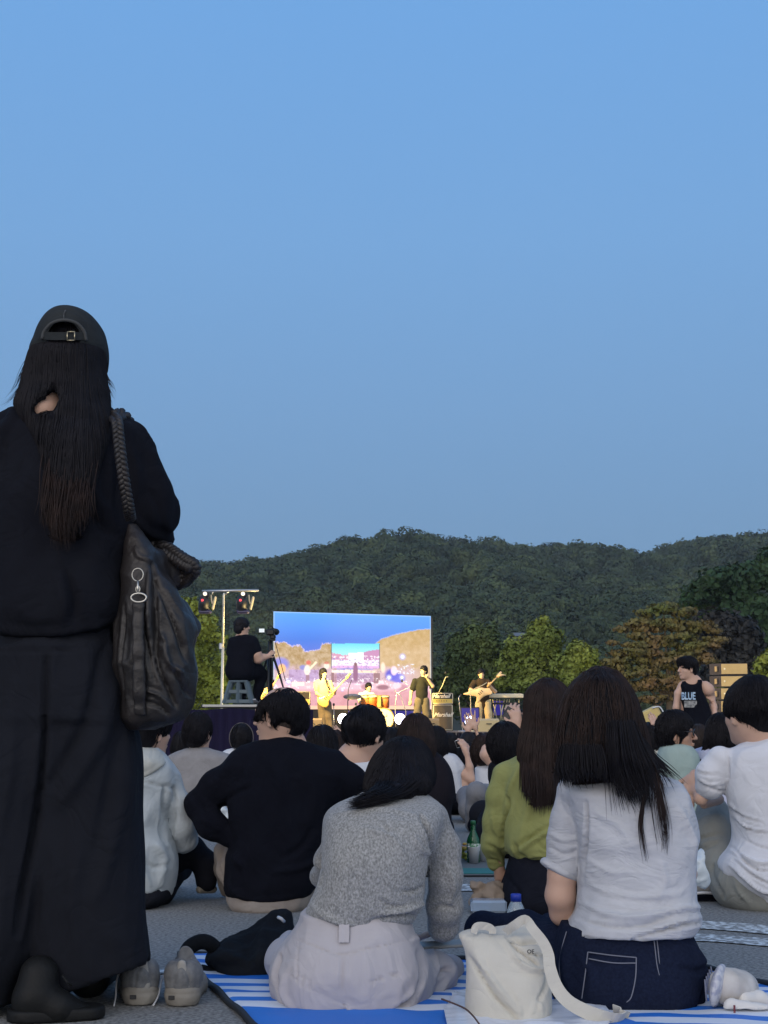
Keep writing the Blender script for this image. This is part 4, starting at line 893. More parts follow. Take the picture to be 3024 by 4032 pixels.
    def onto(pts, S_, lift=.002, n=30):
        P = spline(np.array([A.p(x, y, -.35) for x, y in pts]), n); out = []; cam_ = np.array([0, 0, CAM_H])
        for p_ in P:
            d = (p_ - cam_) / np.linalg.norm(p_ - cam_); tt = np.linalg.norm(p_ - cam_)
            for _ in range(60):
                e_ = S_(np.array([cam_ + d * tt]))[0]
                if e_ < .0008: break
                tt += max(e_ * .7, .0008)
                if tt > 5: break
            out.append(cam_ + d * (tt - lift))
        return out
    full = Sdf(.02); full.p = cp.p[:1]
    m_trim = cloth('faded cap trim', (.055, .058, .060))
    MB().tube(onto([(322, 362), (340, 300), (400, 238), (492, 215), (585, 238), (645, 300), (662, 372)], full, .002), .0042, 8, flat=1).build('trim', m_trim, ca, True)
    MB().tube(onto([(490, 210), (492, 170), (505, 140)], full, .001), .002, 6).build('seam', m_trim, ca, True)
    sb = MB(); P = onto([(335, 335), (420, 338), (500, 338), (580, 338), (650, 338)], full, .001, 24)
    V = []; 
    for p_ in P: V += [p_ + [0, 0, .0105], p_ - [0, 0, .0105]]
    sb.add(np.array(V), [[2 * i, 2 * i + 1, 2 * i + 3, 2 * i + 2] for i in range(len(P) - 1)])
    V2 = np.array(V) + [0, .004, 0]; sb.add(V2, [[2 * i + 2, 2 * i + 3, 2 * i + 1, 2 * i] for i in range(len(P) - 1)])
    sb.build('strap', m_cap, ca, True)
    bk = MB(); c_ = onto([(545, 338), (546, 338)], full, .006, 2)[0]; w_, h_ = .0095, .0115
    for a, e_ in [((-w_, -h_), (w_, -h_)), ((w_, -h_), (w_, h_)), ((w_, h_), (-w_, h_)), ((-w_, h_), (-w_, -h_))]:
        bk.tube([c_ + [a[0], 0, a[1]], c_ + [e_[0], 0, e_[1]]], .0017, 8)
    bk.build('buckle', m_brass, ca, True)
    return root
standing_woman()
def shoulder_bag():
    B = Fig(cB, 3.62); A = Fig(cA, 3.62)
    root = empty('shoulder_bag', B.p(1200, 1000), 'slouchy black leather bag with braided strap hanging from the standing woman', 'bag')
    b = Sdf(.03)
    b.loft([B.row(-60, 985, 1040, .015, .0), B.row(30, 978, 1110, .03, .0), B.row(150, 965, 1195, .05, 0), B.row(300, 950, 1265, .06, 0), B.row(420, 945, 1345, .07, 0), B.row(600, 925, 1440, .08, 0), B.row(730, 912, 1500, .085, 0), B.row(900, 905, 1495, .09, 0),
            B.row(1080, 905, 1512, .09, 0), B.row(1250, 915, 1500, .085, 0), B.row(1370, 925, 1460, .08, 0), B.row(1440, 950, 1380, .07, 0), B.row(1500, 1000, 1180, .04, 0)], p=2.5)
    B.limb(b, [(1220, 200, .05), (1330, 290, .08), (1370, 350, .08)], [70, 75, 40], k=.04); B.limb(b, [(1400, 560, .05), (1470, 720, .05), (1450, 860, .05)], [30, 48, 30], k=.02)
    for pts, r_, a_ in [([(1195, 250), (1230, 500), (1240, 750), (1250, 1000), (1330, 1200), (1380, 1330)], 18, -.016), ([(1130, 560), (1150, 780), (1190, 950), (1240, 1150)], 14, -.010), ([(1220, 380), (1330, 620), (1400, 800), (1450, 1000)], 18, -.012), ([(1290, 800), (1330, 1000), (1420, 1080)], 22, .014),
                        ([(1170, 300), (1180, 600), (1190, 800)], 20, .012), ([(930, 420), (925, 800), (915, 1200)], 10, .008), ([(990, 560), (975, 900), (975, 1300)], 12, -.008), ([(1150, 1210), (1260, 1250), (1350, 1340)], 16, .010), ([(1140, 1290), (1260, 1330), (1330, 1390)], 14, -.010),
                        ([(1350, 1000), (1420, 1160), (1480, 1250)], 16, -.010), ([(1260, 820), (1300, 870), (1270, 930)], 12, -.010), ([(1060, 130), (1100, 200), (1180, 230)], 16, .008), ([(1300, 450), (1360, 560), (1420, 640)], 16, .010)]:
        b.fold([B.p(*p_) for p_ in pts], B.r(r_), a_ * 1.2)
    b.wrinkle((14, 14, 9), .006, 31, True); b.wrinkle((40, 40, 30), .0016, 32)
    bd = b.build('bag_body', .006, m_leath, root)
    tb = Sdf(.01); tb.loft([B.row(540, 1020, 1108, .012, -.088), B.row(900, 1022, 1112, .012, -.098), B.row(1200, 1024, 1120, .012, -.096), B.row(1400, 1028, 1122, .010, -.085)], p=5); tb.wrinkle((14, 14, 40), .004, 35)
    tb.build('strap_tab', .005, m_leath, bd)
    def braid(pts, r0, name, turns):
        P = spline(np.array(pts), 120); T = np.gradient(P, axis=0); T /= np.linalg.norm(T, axis=1, keepdims=True); W = np.cross(T, np.array([0, 1.0, 0])); W /= np.linalg.norm(W, axis=1, keepdims=True); Dn = np.cross(T, W)
        u = np.linspace(0, 1, 120)[:, None] * turns * 2 * np.pi; m_ = MB()
        for k in range(3):
            ph = u + k * 2 * np.pi / 3; m_.tube(P + W * np.sin(ph) * r0 * 1.05 + Dn * np.sin(2 * ph) * r0 * .55, r0 * .78, 8)
        m_.build(name, m_leath, root, True)
    braid([A.p(870, 960, -.0), A.p(900, 1000, -.10), A.p(915, 1150, -.125), A.p(935, 1320, -.135), A.p(962, 1500, -.125), A.p(990, 1660, -.10), A.p(1002, 1740, -.06)], .0085, 'braided_strap', 9)
    braid([A.p(880, 960, -.0), A.p(960, 985, .06), A.p(1100, 1300, .18), B.p(1200, 60, .10), B.p(1290, 130, .06), B.p(1400, 210, .03), B.p(1480, 260, .03), B.p(1440, 330, .06), B.p(1350, 380, .08)], .013, 'braided_strap', 14)
    rg = MB()
    def ring(c_, rx, rz, w=.0016):
        a = np.linspace(0, 2 * np.pi, 25); rg.tube(np.array([c_ + [rx * math.cos(t), 0, rz * math.sin(t)] for t in a]), w, 6, False)
    ring(B.p(1058, 318, -.085), .014, .016); ring(B.p(1060, 430, -.09), .005, .008); ring(B.p(1066, 495, -.094), .019, .011, .003); rg.tube([B.p(1058, 365, -.088), B.p(1060, 470, -.092)], .0032, 8)
    rg.build('ring_clip', m_chrome, bd, True)
shoulder_bag()
# ================================================================== second row
m_black = cloth('black sweater wool', (.0045, .005, .009), var=((.006, .007, .012), 8), bump=(420, .5, .002))
m_beige = cloth('beige cotton trousers', (.20, .17, .15), var=((.25, .22, .19), 12))
m_short = mat('cropped hair', (.035, .028, .026), .9, spec=.1, var=((.075, .058, .05), 160), bump=(400, .6, .002))
def black_sweater_man():
    f = Fig(cH, 5.68); root = person((f.p(1080, 1900)[0], 5.68, 0), 'man in a black sweater and beige trousers sitting on the asphalt, head turned left')
    t = Sdf(.035)
    t.loft([f.row(520, 1140, 1270, .05, .03), f.row(555, 1060, 1340, .07, .02), f.row(600, 900, 1480, .09, .01), f.row(660, 800, 1600, .105, .0), f.row(750, 740, 1680, .12, 0), f.row(880, 740, 1700, .135, 0), f.row(1040, 752, 1660, .145, 0),
            f.row(1200, 770, 1580, .15, 0), f.row(1380, 790, 1530, .155, 0), f.row(1500, 740, 1500, .16, 0), f.row(1700, 722, 1470, .165, 0), f.row(1800, 735, 1420, .155, 0), f.row(1870, 830, 1340, .12, 0)], p=2.5)
    f.limb(t, [(850, 770, 0), (660, 920, .02), (520, 1060, .03)], [125, 120, 112], k=.04)
    f.limb(t, [(515, 1080, .03), (600, 1240, -.02), (740, 1330, -.02)], [108, 96, 72], k=.03)
    f.limb(t, [(1600, 780, 0), (1760, 900, .02), (1800, 1080, .05)], [120, 112, 95], k=.04); f.limb(t, [(1800, 1090, .05), (1700, 1330, .2)], [95, 60], k=.03)
    for pts, r_, a_ in [([(740, 1030), (850, 960), (950, 930)], 24, -.010), ([(470, 1000), (560, 1100), (620, 1130)], 20, -.008), ([(520, 1180), (600, 1210), (700, 1290)], 26, .008), ([(800, 1480), (900, 1560), (920, 1700)], 30, .009), ([(750, 1700), (900, 1790), (1100, 1810), (1350, 1780)], 26, .008),
                        ([(1100, 700), (1200, 900), (1190, 1100)], 60, .006), ([(900, 700), (860, 850), (800, 980)], 40, -.006), ([(1450, 1250), (1350, 1400), (1200, 1480)], 30, -.008), ([(1480, 1500), (1360, 1560), (1150, 1590)], 30, .008)]:
        t.fold([f.p(*q) for q in pts], f.r(r_), a_ * 1.4)
    t.wrinkle((7, 7, 5), .007, 41); t.wrinkle((10, 10, 7), .006, 44, True); t.build('sweater', .009, m_black, root)
    q = Sdf(.04)
    q.loft([f.row(1780, 760, 1440, .15, 0), f.row(1860, 745, 1420, .17, 0), f.row(1920, 790, 1380, .17, 0), f.row(1965, 900, 1300, .12, 0)], p=2.6)
    f.limb(q, [(860, 1800, .0), (760, 1600, .08), (720, 1460, .14)], [110, 95, 78]); f.limb(q, [(720, 1460, .14), (700, 1600, .24), (720, 1780, .32)], [78, 66, 50]); f.limb(q, [(1300, 1820, .1), (1500, 1600, .25), (1450, 1750, .45)], [100, 80, 50])
    q.fold([f.p(690, 1420), f.p(650, 1560), f.p(700, 1700)], f.r(16), -.010); q.wrinkle((14, 14, 9), .006, 42); q.build('trousers', .009, m_beige, root)
    b = Sdf(.02); c_ = f.p(1160, 355, .02); M = frame((-.88, .48), 0, 0); head_prims(b, c_, M, 1.0, neck=f.p(1215, 620, .03), nr=.062); f.limb(b, [(1200, 620, .02), (1150, 900, 0), (1100, 1700, 0)], [190, 260, 260], fl=.6)
    f.limb(b, [(850, 780, 0), (530, 1070, .03), (730, 1330, 0)], [60, 50, 42]); hand_prims(b, f.p(735, 1335, -.01), (.8, .3, -.25), (.2, -.9, .2), 1, .7, .95)
    b.build('body', .007, m_skin, root)
    hr = Sdf(.025)
    hr.loft([f.row(156, 1150, 1260, .05, .03), f.row(185, 1080, 1330, .08, .03), f.row(240, 1010, 1375, .098, .03), f.row(310, 980, 1395, .105, .03), f.row(380, 975, 1394, .105, .03), f.row(450, 1085, 1385, .10, .035), f.row(520, 1190, 1340, .07, .04), f.row(545, 1230, 1320, .04, .045)], p=2.2)
    hr.cutout(('e', f.p(1205, 455, -.10), np.array([.056, .06, .040]), np.array(Euler((0, R(12), 0)).to_matrix()), 0)); hr.ell(f.p(1195, 215, .03), (.062, .07, .04)); L = lambda a, b_, d: c_ + M @ np.array([a, b_, d])
    hr.cutout(('e', L(-.0, .108, -.04), np.array([.12, .068, .095]), M, 0)); hr.cutout(('e', L(.07, .03, -.055), np.array([.05, .06, .062]), M, 0)); hr.cutout(('e', L(-.07, .03, -.045), np.array([.05, .045, .055]), M, 0))
    hr.cutout(('e', L(-.088, .002, -.010), np.array([.034, .026, .044]), M, 0)); hv = hr.build('hair', .007, m_hair, root)
    strands(hr, f.p(1190, 240, .03), 'hair_strand', m_hair, hv, 1400, 12, .012, .0012, .003, rr=.09, seed=43, spread=.7, endlift=.006)
    sh = Sdf(.02); sh.ell(L(0, -.014, .010), (.077, .0955, .094), M); sh.cutout(('plane', f.p(1200, 512, 0), np.array([-.25, 0, -.97]))); sh.cutout(('e', L(.02, .10, -.03), np.array([.14, .10, .12]), M, 0))
    sh.build('cropped_hair', .007, m_short, hv)
    return root
black_sweater_man()
def grey_hoodie_man():
    m = cloth('pale grey fleece', (.36, .40, .42), var=((.42, .46, .48), 16), bump=(300, .4, .002)); m2 = cloth('pale cream grey fleece lining', (.42, .43, .40))
    f = Fig(cH, 5.75); root = person((f.p(0, 1900)[0], 5.75, 0), 'man in a pale grey hoodie sitting behind the standing woman, seen past her trousers')
    t = Sdf(.035)
    t.loft([f.row(620, -150, 180, .09, .02), f.row(720, -280, 260, .12, 0), f.row(820, -330, 300, .135, 0), f.row(1000, -340, 290, .145, 0), f.row(1200, -330, 240, .155, 0), f.row(1400, -330, 290, .165, 0), f.row(1550, -340, 312, .17, 0), f.row(1700, -330, 300, .17, 0), f.row(1840, -300, 250, .15, 0), f.row(1920, -200, 140, .11, 0)], p=2.5)
    f.limb(t, [(270, 880, .02), (340, 1060, .02), (370, 1250, .04), (380, 1350, .08)], [88, 100, 105, 96], k=.025); f.limb(t, [(380, 1350, .08), (300, 1300, .32)], [92, 55], k=.03)
    f.limb(t, [(-280, 880, .02), (-370, 1200, .05), (-300, 1350, .3)], [88, 95, 60])
    for pts, r_, a_ in [([(255, 930), (240, 1080), (225, 1250), (260, 1380)], 14, -.018), ([(310, 950), (330, 1100), (300, 1250), (280, 1370)], 16, -.010), ([(60, 860), (180, 900), (290, 930), (320, 1050)], 12, -.008), ([(200, 1380), (260, 1500), (240, 1700)], 26, .010), ([(100, 1500), (200, 1560), (290, 1540)], 20, -.007), ([(60, 1750), (150, 1780), (240, 1740)], 14, -.008), ([(120, 1400), (100, 1550), (160, 1700)], 30, .008)]:
        t.fold([f.p(*q) for q in pts], f.r(r_), a_ * 1.3)
    t.wrinkle((8, 8, 6), .006, 51); t.wrinkle((9, 9, 7), .006, 54, True); t.build('hoodie', .009, m, root)
    h = Sdf(.04); h.loft([f.row(600, -60, 130, .05, .0), f.row(625, -160, 185, .09, -.01), f.row(690, -210, 245, .12, -.02), f.row(750, -210, 250, .12, -.03), f.row(820, -180, 150, .10, -.05), f.row(880, -130, 30, .06, -.08)], p=2.3)
    h.fold([f.p(40, 860), f.p(160, 790), f.p(255, 730)], f.r(14), .008); h.wrinkle((10, 10, 8), .005, 52); h.build('hood', .008, m2, root)
    q = Sdf(.04); q.loft([f.row(1700, -300, 290, .16, .02), f.row(1830, -290, 270, .18, .0), f.row(1930, -220, 150, .14, 0)], p=2.5); f.limb(q, [(200, 1800, .05), (360, 1600, .35), (300, 1700, .6)], [90, 75, 50]); q.build('trousers', .01, cloth('dark trousers', (.012, .013, .018)), root)
    b = Sdf(.02); c_ = f.p(75, 470, .03); M = frame((.62, .78), .0); head_prims(b, c_, M, 1.05, neck=f.p(20, 700, .03)); f.limb(b, [(0, 700, .02), (-20, 1600, 0)], [150, 240], fl=.6); f.limb(b, [(280, 900, .02), (370, 1280, .05), (300, 1300, .33)], [45, 42, 34]); hand_prims(b, f.p(300, 1300, .34), (-1, .3, 0), (0, 0, 1), 1, .7); b.build('body', .008, m_skin, root)
    hr = Sdf(.03); L = lambda a, b_, d: c_ + M @ np.array([a, b_, d]); hr.ell(L(0, -.012, .045), (.100, .115, .105), M); hr.ell(L(0, -.055, -.02), (.085, .07, .085), M)
    hr.cutout(('e', L(0, .12, -.06), np.array([.12, .075, .095]), M, 0)); hr.cutout(('e', L(.09, .035, -.06), np.array([.05, .055, .05]), M, 0)); hv = hr.build('hair', .008, m_hair, root)
    strands(hr, L(0, -.01, .08), 'hair_strand', m_hair, hv, 900, 13, .013, .0013, .003, rr=.09, seed=53, spread=.7, endlift=.008)
grey_hoodie_man()
def olive_woman():
    m = cloth('olive green cotton shirt', (.225, .235, .085), var=((.265, .275, .10), 18), bump=(420, .3, .002)); mk = cloth('black jeans', (.008, .009, .015), var=((.012, .013, .02), 30))
    f = Fig(cL, 5.62); root = person((f.p(700, 2200)[0], 5.62, 0), 'woman with half-tied dark brown hair in a loose olive green shirt and black jeans')
    t = Sdf(.035)
    t.loft([f.row(800, 640, 960, .06, .03), f.row(840, 560, 1060, .085, .02), f.row(920, 470, 1130, .105, .01), f.row(1050, 440, 1170, .125, 0), f.row(1200, 440, 1180, .135, 0), f.row(1400, 440, 1170, .145, 0), f.row(1550, 430, 1150, .155, 0), f.row(1640, 450, 1130, .155, 0), f.row(1715, 520, 1080, .13, 0)], p=2.4)
    f.limb(t, [(450, 990, 0), (405, 1180, .0), (385, 1400, .01), (375, 1600, .03), (390, 1770, .06)], [100, 92, 98, 96, 90], k=.025)
    for pts, r_, a_ in [([(475, 1180), (485, 1260), (450, 1400), (425, 1560), (440, 1660)], 13, -.018), ([(560, 950), (500, 1080), (480, 1180)], 24, .008), ([(620, 1700), (560, 1660), (520, 1580)], 18, -.012), ([(560, 1640), (650, 1560), (760, 1490), (850, 1460)], 18, .012), ([(540, 1600), (640, 1520), (800, 1420)], 16, -.010),
                        ([(300, 1600), (380, 1640), (480, 1740)], 16, -.010), ([(300, 1740), (380, 1760), (470, 1790)], 12, -.010), ([(640, 1200), (600, 1400), (560, 1560)], 34, .007), ([(340, 1300), (360, 1450), (420, 1540)], 20, .006), ([(620, 1690), (720, 1670), (860, 1700)], 14, .008), ([(700, 1560), (780, 1620), (860, 1640)], 16, -.006)]:
        t.fold([f.p(*q) for q in pts], f.r(r_), a_ * 1.3)
    t.wrinkle((9, 9, 6), .006, 61); t.wrinkle((9, 9, 6), .006, 65, True); t.build('shirt', .009, m, root)
    q = Sdf(.04); q.loft([f.row(1690, 510, 1060, .12, 0), f.row(1800, 480, 1100, .15, 0), f.row(1950, 450, 1120, .17, 0), f.row(2080, 440, 1120, .18, 0), f.row(2180, 480, 1090, .16, 0), f.row(2240, 600, 1000, .10, 0)], p=2.6)
    f.limb(q, [(560, 2050, 0), (560, 1900, .35), (700, 2050, .5)], [120, 80, 55]); f.limb(q, [(1050, 2050, 0), (1150, 1900, .35), (900, 2050, .5)], [120, 80, 55]); q.fold([f.p(480, 1880), f.p(560, 2000), f.p(560, 2120)], f.r(20), -.01); q.wrinkle((12, 12, 9), .005, 62); q.build('jeans', .01, mk, root)
    b = Sdf(.02); head_prims(b, f.p(820, 430, .02), frame((.1, 1), 0), neck=f.p(800, 850, .03)); f.limb(b, [(800, 860, .02), (790, 1700, 0)], [150, 220], fl=.6); f.limb(b, [(450, 1000, 0), (390, 1500, .02), (405, 1800, .06), (425, 1865, .07)], [50, 42, 36, 32]); hand_prims(b, f.p(415, 1830, .06), (.15, .1, -1), (-.3, -1, 0), -1, .25, .8)
    b.build('body', .008, m_skin2, root)
    hr = Sdf(.03)
    hr.loft([f.row(188, 800, 890, .04, .03), f.row(215, 735, 950, .075, .03), f.row(270, 665, 1000, .10, .025), f.row(360, 632, 1020, .11, .02), f.row(470, 628, 1030, .11, .01), f.row(600, 605, 1040, .10, 0), f.row(760, 575, 1040, .09, -.02), f.row(950, 590, 1040, .075, -.05), f.row(1100, 615, 1020, .055, -.08), f.row(1190, 650, 990, .035, -.10), f.row(1245, 690, 930, .018, -.12)], p=2.2)
    hr.ell(f.p(830, 300, .03), (.07, .08, .06)); f.limb(hr, [(790, 450, -.075), (830, 455, -.08)], [40, 45], k=.01); hr.fold([f.p(660, 440), f.p(760, 465), f.p(850, 470), f.p(950, 440)], f.r(22), -.012); hr.fold([f.p(770, 360), f.p(790, 420), f.p(815, 460)], f.r(18), -.008)
    hv = hr.build('hair', .008, m_hairb, root)
    strands(hr, f.p(830, 260, .0), 'hair_strand', m_hairb, hv, 2000, 44, .016, .0013, .003, rr=.11, seed=63, spread=.15, minl=.65)
    guided([[f.p(x0, 900, -.10), f.p(x0 + dx * .5, 1100, -.14), f.p(x0 + dx, yb, -.165)] for x0, dx, yb in ((600, 20, 1150), (660, 30, 1290), (740, 20, 1320), (830, 10, 1335), (920, 0, 1320))], 500, .0014, 'hair_strand', m_hairb, hv, 64, .008)
olive_woman()
def white_tee_man():
    m = cloth('white cotton tee', (.54, .55, .59), var=((.58, .59, .63), 14), bump=(500, .25, .0015)); mp = cloth('stone grey trousers', (.20, .205, .19), var=((.24, .245, .22), 18))
    f = Fig(cN, 5.72); g = Fig(cO, 5.72); root = person((f.p(1600, 1900)[0], 5.72, 0), 'man in a white tee and stone trousers at the right edge, seen from behind')
    t = Sdf(.035)
    t.loft([f.row(865, 1560, 1860, .05, .03), f.row(905, 1450, 1960, .075, .02), f.row(960, 1330, 2060, .10, .01), f.row(1050, 1200, 2180, .12, 0), f.row(1200, 1170, 2230, .135, 0), f.row(1400, 1180, 2230, .14, 0), f.row(1600, 1210, 2210, .145, 0), f.row(1800, 1255, 2200, .15, 0), f.row(2020, 1270, 2200, .155, 0),
            g.row(380, 1125, 2000, .17, 0), g.row(480, 1040, 2000, .19, 0), g.row(580, 1020, 2000, .205, 0), g.row(690, 1090, 2000, .215, 0), g.row(800, 1200, 2000, .22, 0), g.row(880, 1330, 1950, .215, 0), g.row(918, 1480, 1900, .20, 0)], p=2.4)
    f.limb(t, [(1110, 1120, 0), (1010, 1290, .02), (985, 1440, .03)], [130, 150, 158], k=.03)
    t.cutout(('e', f.p(960, 1700, .05), np.array([.13, .2, .052]), np.array(Euler((0, R(18), 0)).to_matrix()), 0)) if False else None
    for pts, r_, a_ in [([(1165, 1040), (1180, 1200), (1190, 1350), (1170, 1480)], 9, -.010), ([(850, 1260), (950, 1300), (1080, 1300)], 14, -.008), ([(860, 1340), (960, 1400), (1140, 1390)], 14, .009), ([(1170, 1480), (1050, 1470), (960, 1440)], 14, -.008), ([(1200, 1640), (1300, 1760), (1500, 1830)], 12, -.010), ([(1230, 1740), (1350, 1880), (1560, 1900)], 14, .010),
                        ([(1260, 1840), (1350, 1900), (1500, 1930)], 10, -.008), ([(1180, 1520), (1200, 1600), (1260, 1700)], 16, .008)]:
        t.fold([f.p(*q) for q in pts], f.r(r_), a_ * 1.3)
    for pts, r_, a_ in [([(1130, 340), (1180, 460), (1280, 540), (1420, 560)], 14, -.014), ([(1120, 400), (1200, 440), (1330, 480), (1526, 450)], 20, .012), ([(1060, 520), (1180, 640), (1340, 760), (1526, 800)], 18, .012), ([(1100, 470), (1220, 600), (1400, 690), (1526, 700)], 14, -.012), ([(1040, 600), (1130, 740), (1300, 850), (1500, 890)], 12, .008), ([(1200, 250), (1350, 330), (1526, 350)], 14, -.008)]:
        t.fold([g.p(*q) for q in pts], g.r(r_), a_ * 1.3)
    t.wrinkle((9, 9, 7), .005, 71); t.wrinkle((9, 9, 7), .005, 74, True); t.build('tee_shirt', .008, m, root)
    q = Sdf(.04)
    q.loft([g.row(560, 1020, 1950, .15, .02), g.row(700, 960, 1950, .18, .02), g.row(850, 980, 1950, .19, .02), g.row(960, 1060, 1920, .18, .02), g.row(1030, 1180, 1850, .14, .02), g.row(1062, 1350, 1780, .09, .02)], p=2.5)
    g.limb(q, [(1180, 780, .05), (1010, 520, .16), (960, 180, .26), (950, 20, .32)], [200, 175, 185, 175], k=.04); f.limb(q, [(1010, 1800, .32), (1020, 1640, .36)], [160, 130]); g.limb(q, [(940, 60, .36), (900, 400, .42), (860, 720, .45)], [140, 110, 70], k=.03)
    for pts, r_, a_ in [([(860, 340), (1000, 280), (1130, 250)], 14, -.008), ([(870, 460), (960, 360), (1110, 310)], 14, .010), ([(890, 560), (940, 420), (1060, 350)], 12, -.008), ([(1000, 560), (970, 700), (1030, 880)], 12, -.014), ([(1100, 640), (1130, 780), (1230, 900)], 20, .008)]:
        q.fold([g.p(*p_) for p_ in pts], g.r(r_), a_ * 1.3)
    q.wrinkle((9, 9, 9), .005, 72); q.build('trousers', .01, mp, root)
    b = Sdf(.02); c_ = f.p(1440, 600, .03); M = frame((-.45, .89), 0); head_prims(b, c_, M, 1.08, neck=f.p(1610, 930, .03), nr=.064); f.limb(b, [(1620, 960, .02), (1650, 1700, 0)], [200, 330], fl=.6)
    f.limb(b, [(1080, 1180, .02), (985, 1470, .04), (900, 1560, .05)], [60, 72, 66]); f.limb(b, [(890, 1580, .05), (850, 1470, .12), (835, 1320, .16)], [66, 56, 40]); hand_prims(b, f.p(830, 1300, .15), (-.42, -.25, -.85), (-.5, -.8, .3), 1, .55, .92)
    f.limb(b, [(930, 1640, .14), (1100, 1580, .22)], [50, 60])
    b.build('body', .007, m_skin, root)
    hr = Sdf(.025)
    hr.loft([f.row(212, 1440, 1600, .05, .04), f.row(240, 1350, 1690, .08, .04), f.row(320, 1240, 1770, .105, .04), f.row(430, 1190, 1800, .115, .035), f.row(540, 1178, 1800, .12, .03), f.row(620, 1190, 1790, .115, .03), f.row(720, 1290, 1760, .105, .03), f.row(810, 1370, 1720, .085, .03), f.row(865, 1430, 1660, .05, .03)], p=2.3)
    hr.ell(f.p(1500, 320, .04), (.075, .08, .05)); L = lambda a, b_, d: c_ + M @ np.array([a, b_, d]); hr.cutout(('e', L(0, .125, -.05), np.array([.12, .06, .10]), M, 0)); hr.cutout(('e', f.p(1225, 720, -.03), np.array([.030, .10, .036]), np.eye(3), 0))
    hv = hr.build('hair', .007, m_hair, root)
    strands(hr, f.p(1500, 330, .04), 'hair_strand', m_hair, hv, 1700, 15, .013, .0013, .003, rr=.10, seed=73, spread=.6, endlift=.004)
white_tee_man()
# small bits beside the second row
def seated_leg_person():
    """black trouser leg and beige shoe between the hoodie man and the black sweater man"""
# ================================================================== middle crowd
def seated(label, f, head, face, rows, shirt, hair='short', hmat=None, k=1.0, pitch=0.0, sk=None, res=.012, strand=600, arms=None, hands=None, neck=None, ears=(1, -1), legs=None, sleeves=None, hairpts=None, hairlen=0, seed=1, roll=0.0, shirtname='shirt', group=None, hk=1.0, facef=False, bangs=False, ls=.30, neckline=None):
    """one member of the crowd: body, shirt, trousers, hair; rows give the shirt's outline in the photograph"""
    sk = sk or m_skin; hmat = hmat or m_hair; c_ = f.p(*head); M = frame(face, pitch, roll)
    base = np.array([c_[0], f.Y, 0]); root = person(base, label, group)
    L = lambda a, b_, d: c_ + M @ (np.array([a, b_, d]) * k)
    R0 = [f.row(*r_) for r_ in rows]; last = R0[-1]
    t = Sdf(.035); hgt = last[0]
    if hgt > .12:      # run the torso on down to the ground, where the row in front hides it
        R0 = R0 + [(hgt * .5, last[1], max(last[2], .15), f.Y, max(last[4], .11)), (.06, last[1], max(last[2], .17), f.Y, max(last[4], .13))]
    t.loft(R0, p=2.4)
    for s_ in (sleeves or []): f.limb(t, s_[0], s_[1], k=.03)
    if neckline: t.cutout(('e', f.p(*neckline[0]), np.array(neckline[1]), np.eye(3), 0))
    t.wrinkle((9, 9, 6), .006, seed); t.build(shirtname, res, shirt, root)
    lg = Sdf(.04); cx = last[1]
    lg.ell((cx, f.Y, .10), (.19, .16, .10))
    for sx in (-1, 1): lg.limb([(cx + sx * .1, f.Y, .10), (cx + sx * ls, f.Y + .30, .17), (cx - sx * .05, f.Y + .48, .07)], [.10, .075, .05])
    lg.build('trousers', .02, legs or cloth('dark trousers', (.012, .013, .018)), root)
    b = Sdf(.02); nk = f.p(*neck) if neck else np.array([c_[0], f.Y + .02, R0[0][0] - .03])
    head_prims(b, c_, M, k, neck=nk, ears=ears); b.limb([nk, (cx, f.Y, max(.2, hgt * .6))], [.055, .12], fl=.7)
    for a_ in (arms or []): f.limb(b, a_[0], a_[1], k=.02)
    for h_ in (hands or []): hand_prims(b, f.p(*h_[0]), *h_[1:])
    b.build('body', min(res, .009), sk, root)
    h = Sdf(.03)
    q = hk * k
    C = lambda a, b_, d: c_ + M @ (np.array([a, b_, d]) * k)
    h.ell(C(0, -.012, .035), np.array([.085, .104, .100]) * q, M); (h.ell(C(0, -.045, -.02), np.array([.080, .070, .080]) * q, M) if hair != 'bun' else h.ell(C(0, -.05, .0), np.array([.074, .066, .07]) * q, M))
    if hair == 'bob': h.ell(C(0, -.035, -.045), np.array([.090, .084, .105]) * q, M)
    if hair == 'long':
        h.ell(C(0, -.035, -.03), np.array([.095, .085, .095]) * q, M)
        h.limb([C(0, -.05, -.03), C(0, -.075, -.15), C(0, -.08, -.15 - hairlen)], [.085, .085, .05], fl=.6)
    if hair == 'bun': h.ell(C(0, -.115, .02), (.045, .042, .045), M)
    if hairpts: f.limb(h, hairpts[0], hairpts[1], fl=.6, k=.03)
    if not facef: h.cutout(('e', C(0, .125, -.055 + (.02 if bangs else .03)), np.array([.13, .078, .095 if not bangs else .105]) * k, M, 0))
    if hair in ('short', 'bun'):
        h.cutout(('e', C(0, .090, -.062), np.array([.13, .085, .075]) * k, M, 0))
        for sx in (1, -1): h.cutout(('e', C(sx * .09, .012, -.045), np.array([.034, .036, .052]) * k, M, 0))
    hv = h.build('hair', min(res, .010), hmat, root)
    if strand: strands(h, C(0, -.01, .05), 'hair_strand', hmat, hv, strand, 12 if hair in ('short', 'bun') else 24, .014, .0017, .003, rr=.09, seed=seed, spread=.8 if hair == 'short' else .3, endlift=.010)
    return root, c_, M
c_navy = cloth('navy knit', (.010, .012, .022)); c_dk = cloth('dark tee', (.010, .010, .013)); c_wh = cloth('plain white cotton', (.52, .54, .58)); c_gry = cloth('mid grey sweatshirt', (.20, .195, .20), var=((.24, .235, .24), 20))
fW = lambda Y: Fig(cW, Y); fI = lambda Y: Fig(cI, Y); fU = lambda Y: Fig(cU, Y); fX = lambda Y: Fig(cX, Y); fN = lambda Y: Fig(cN, Y)
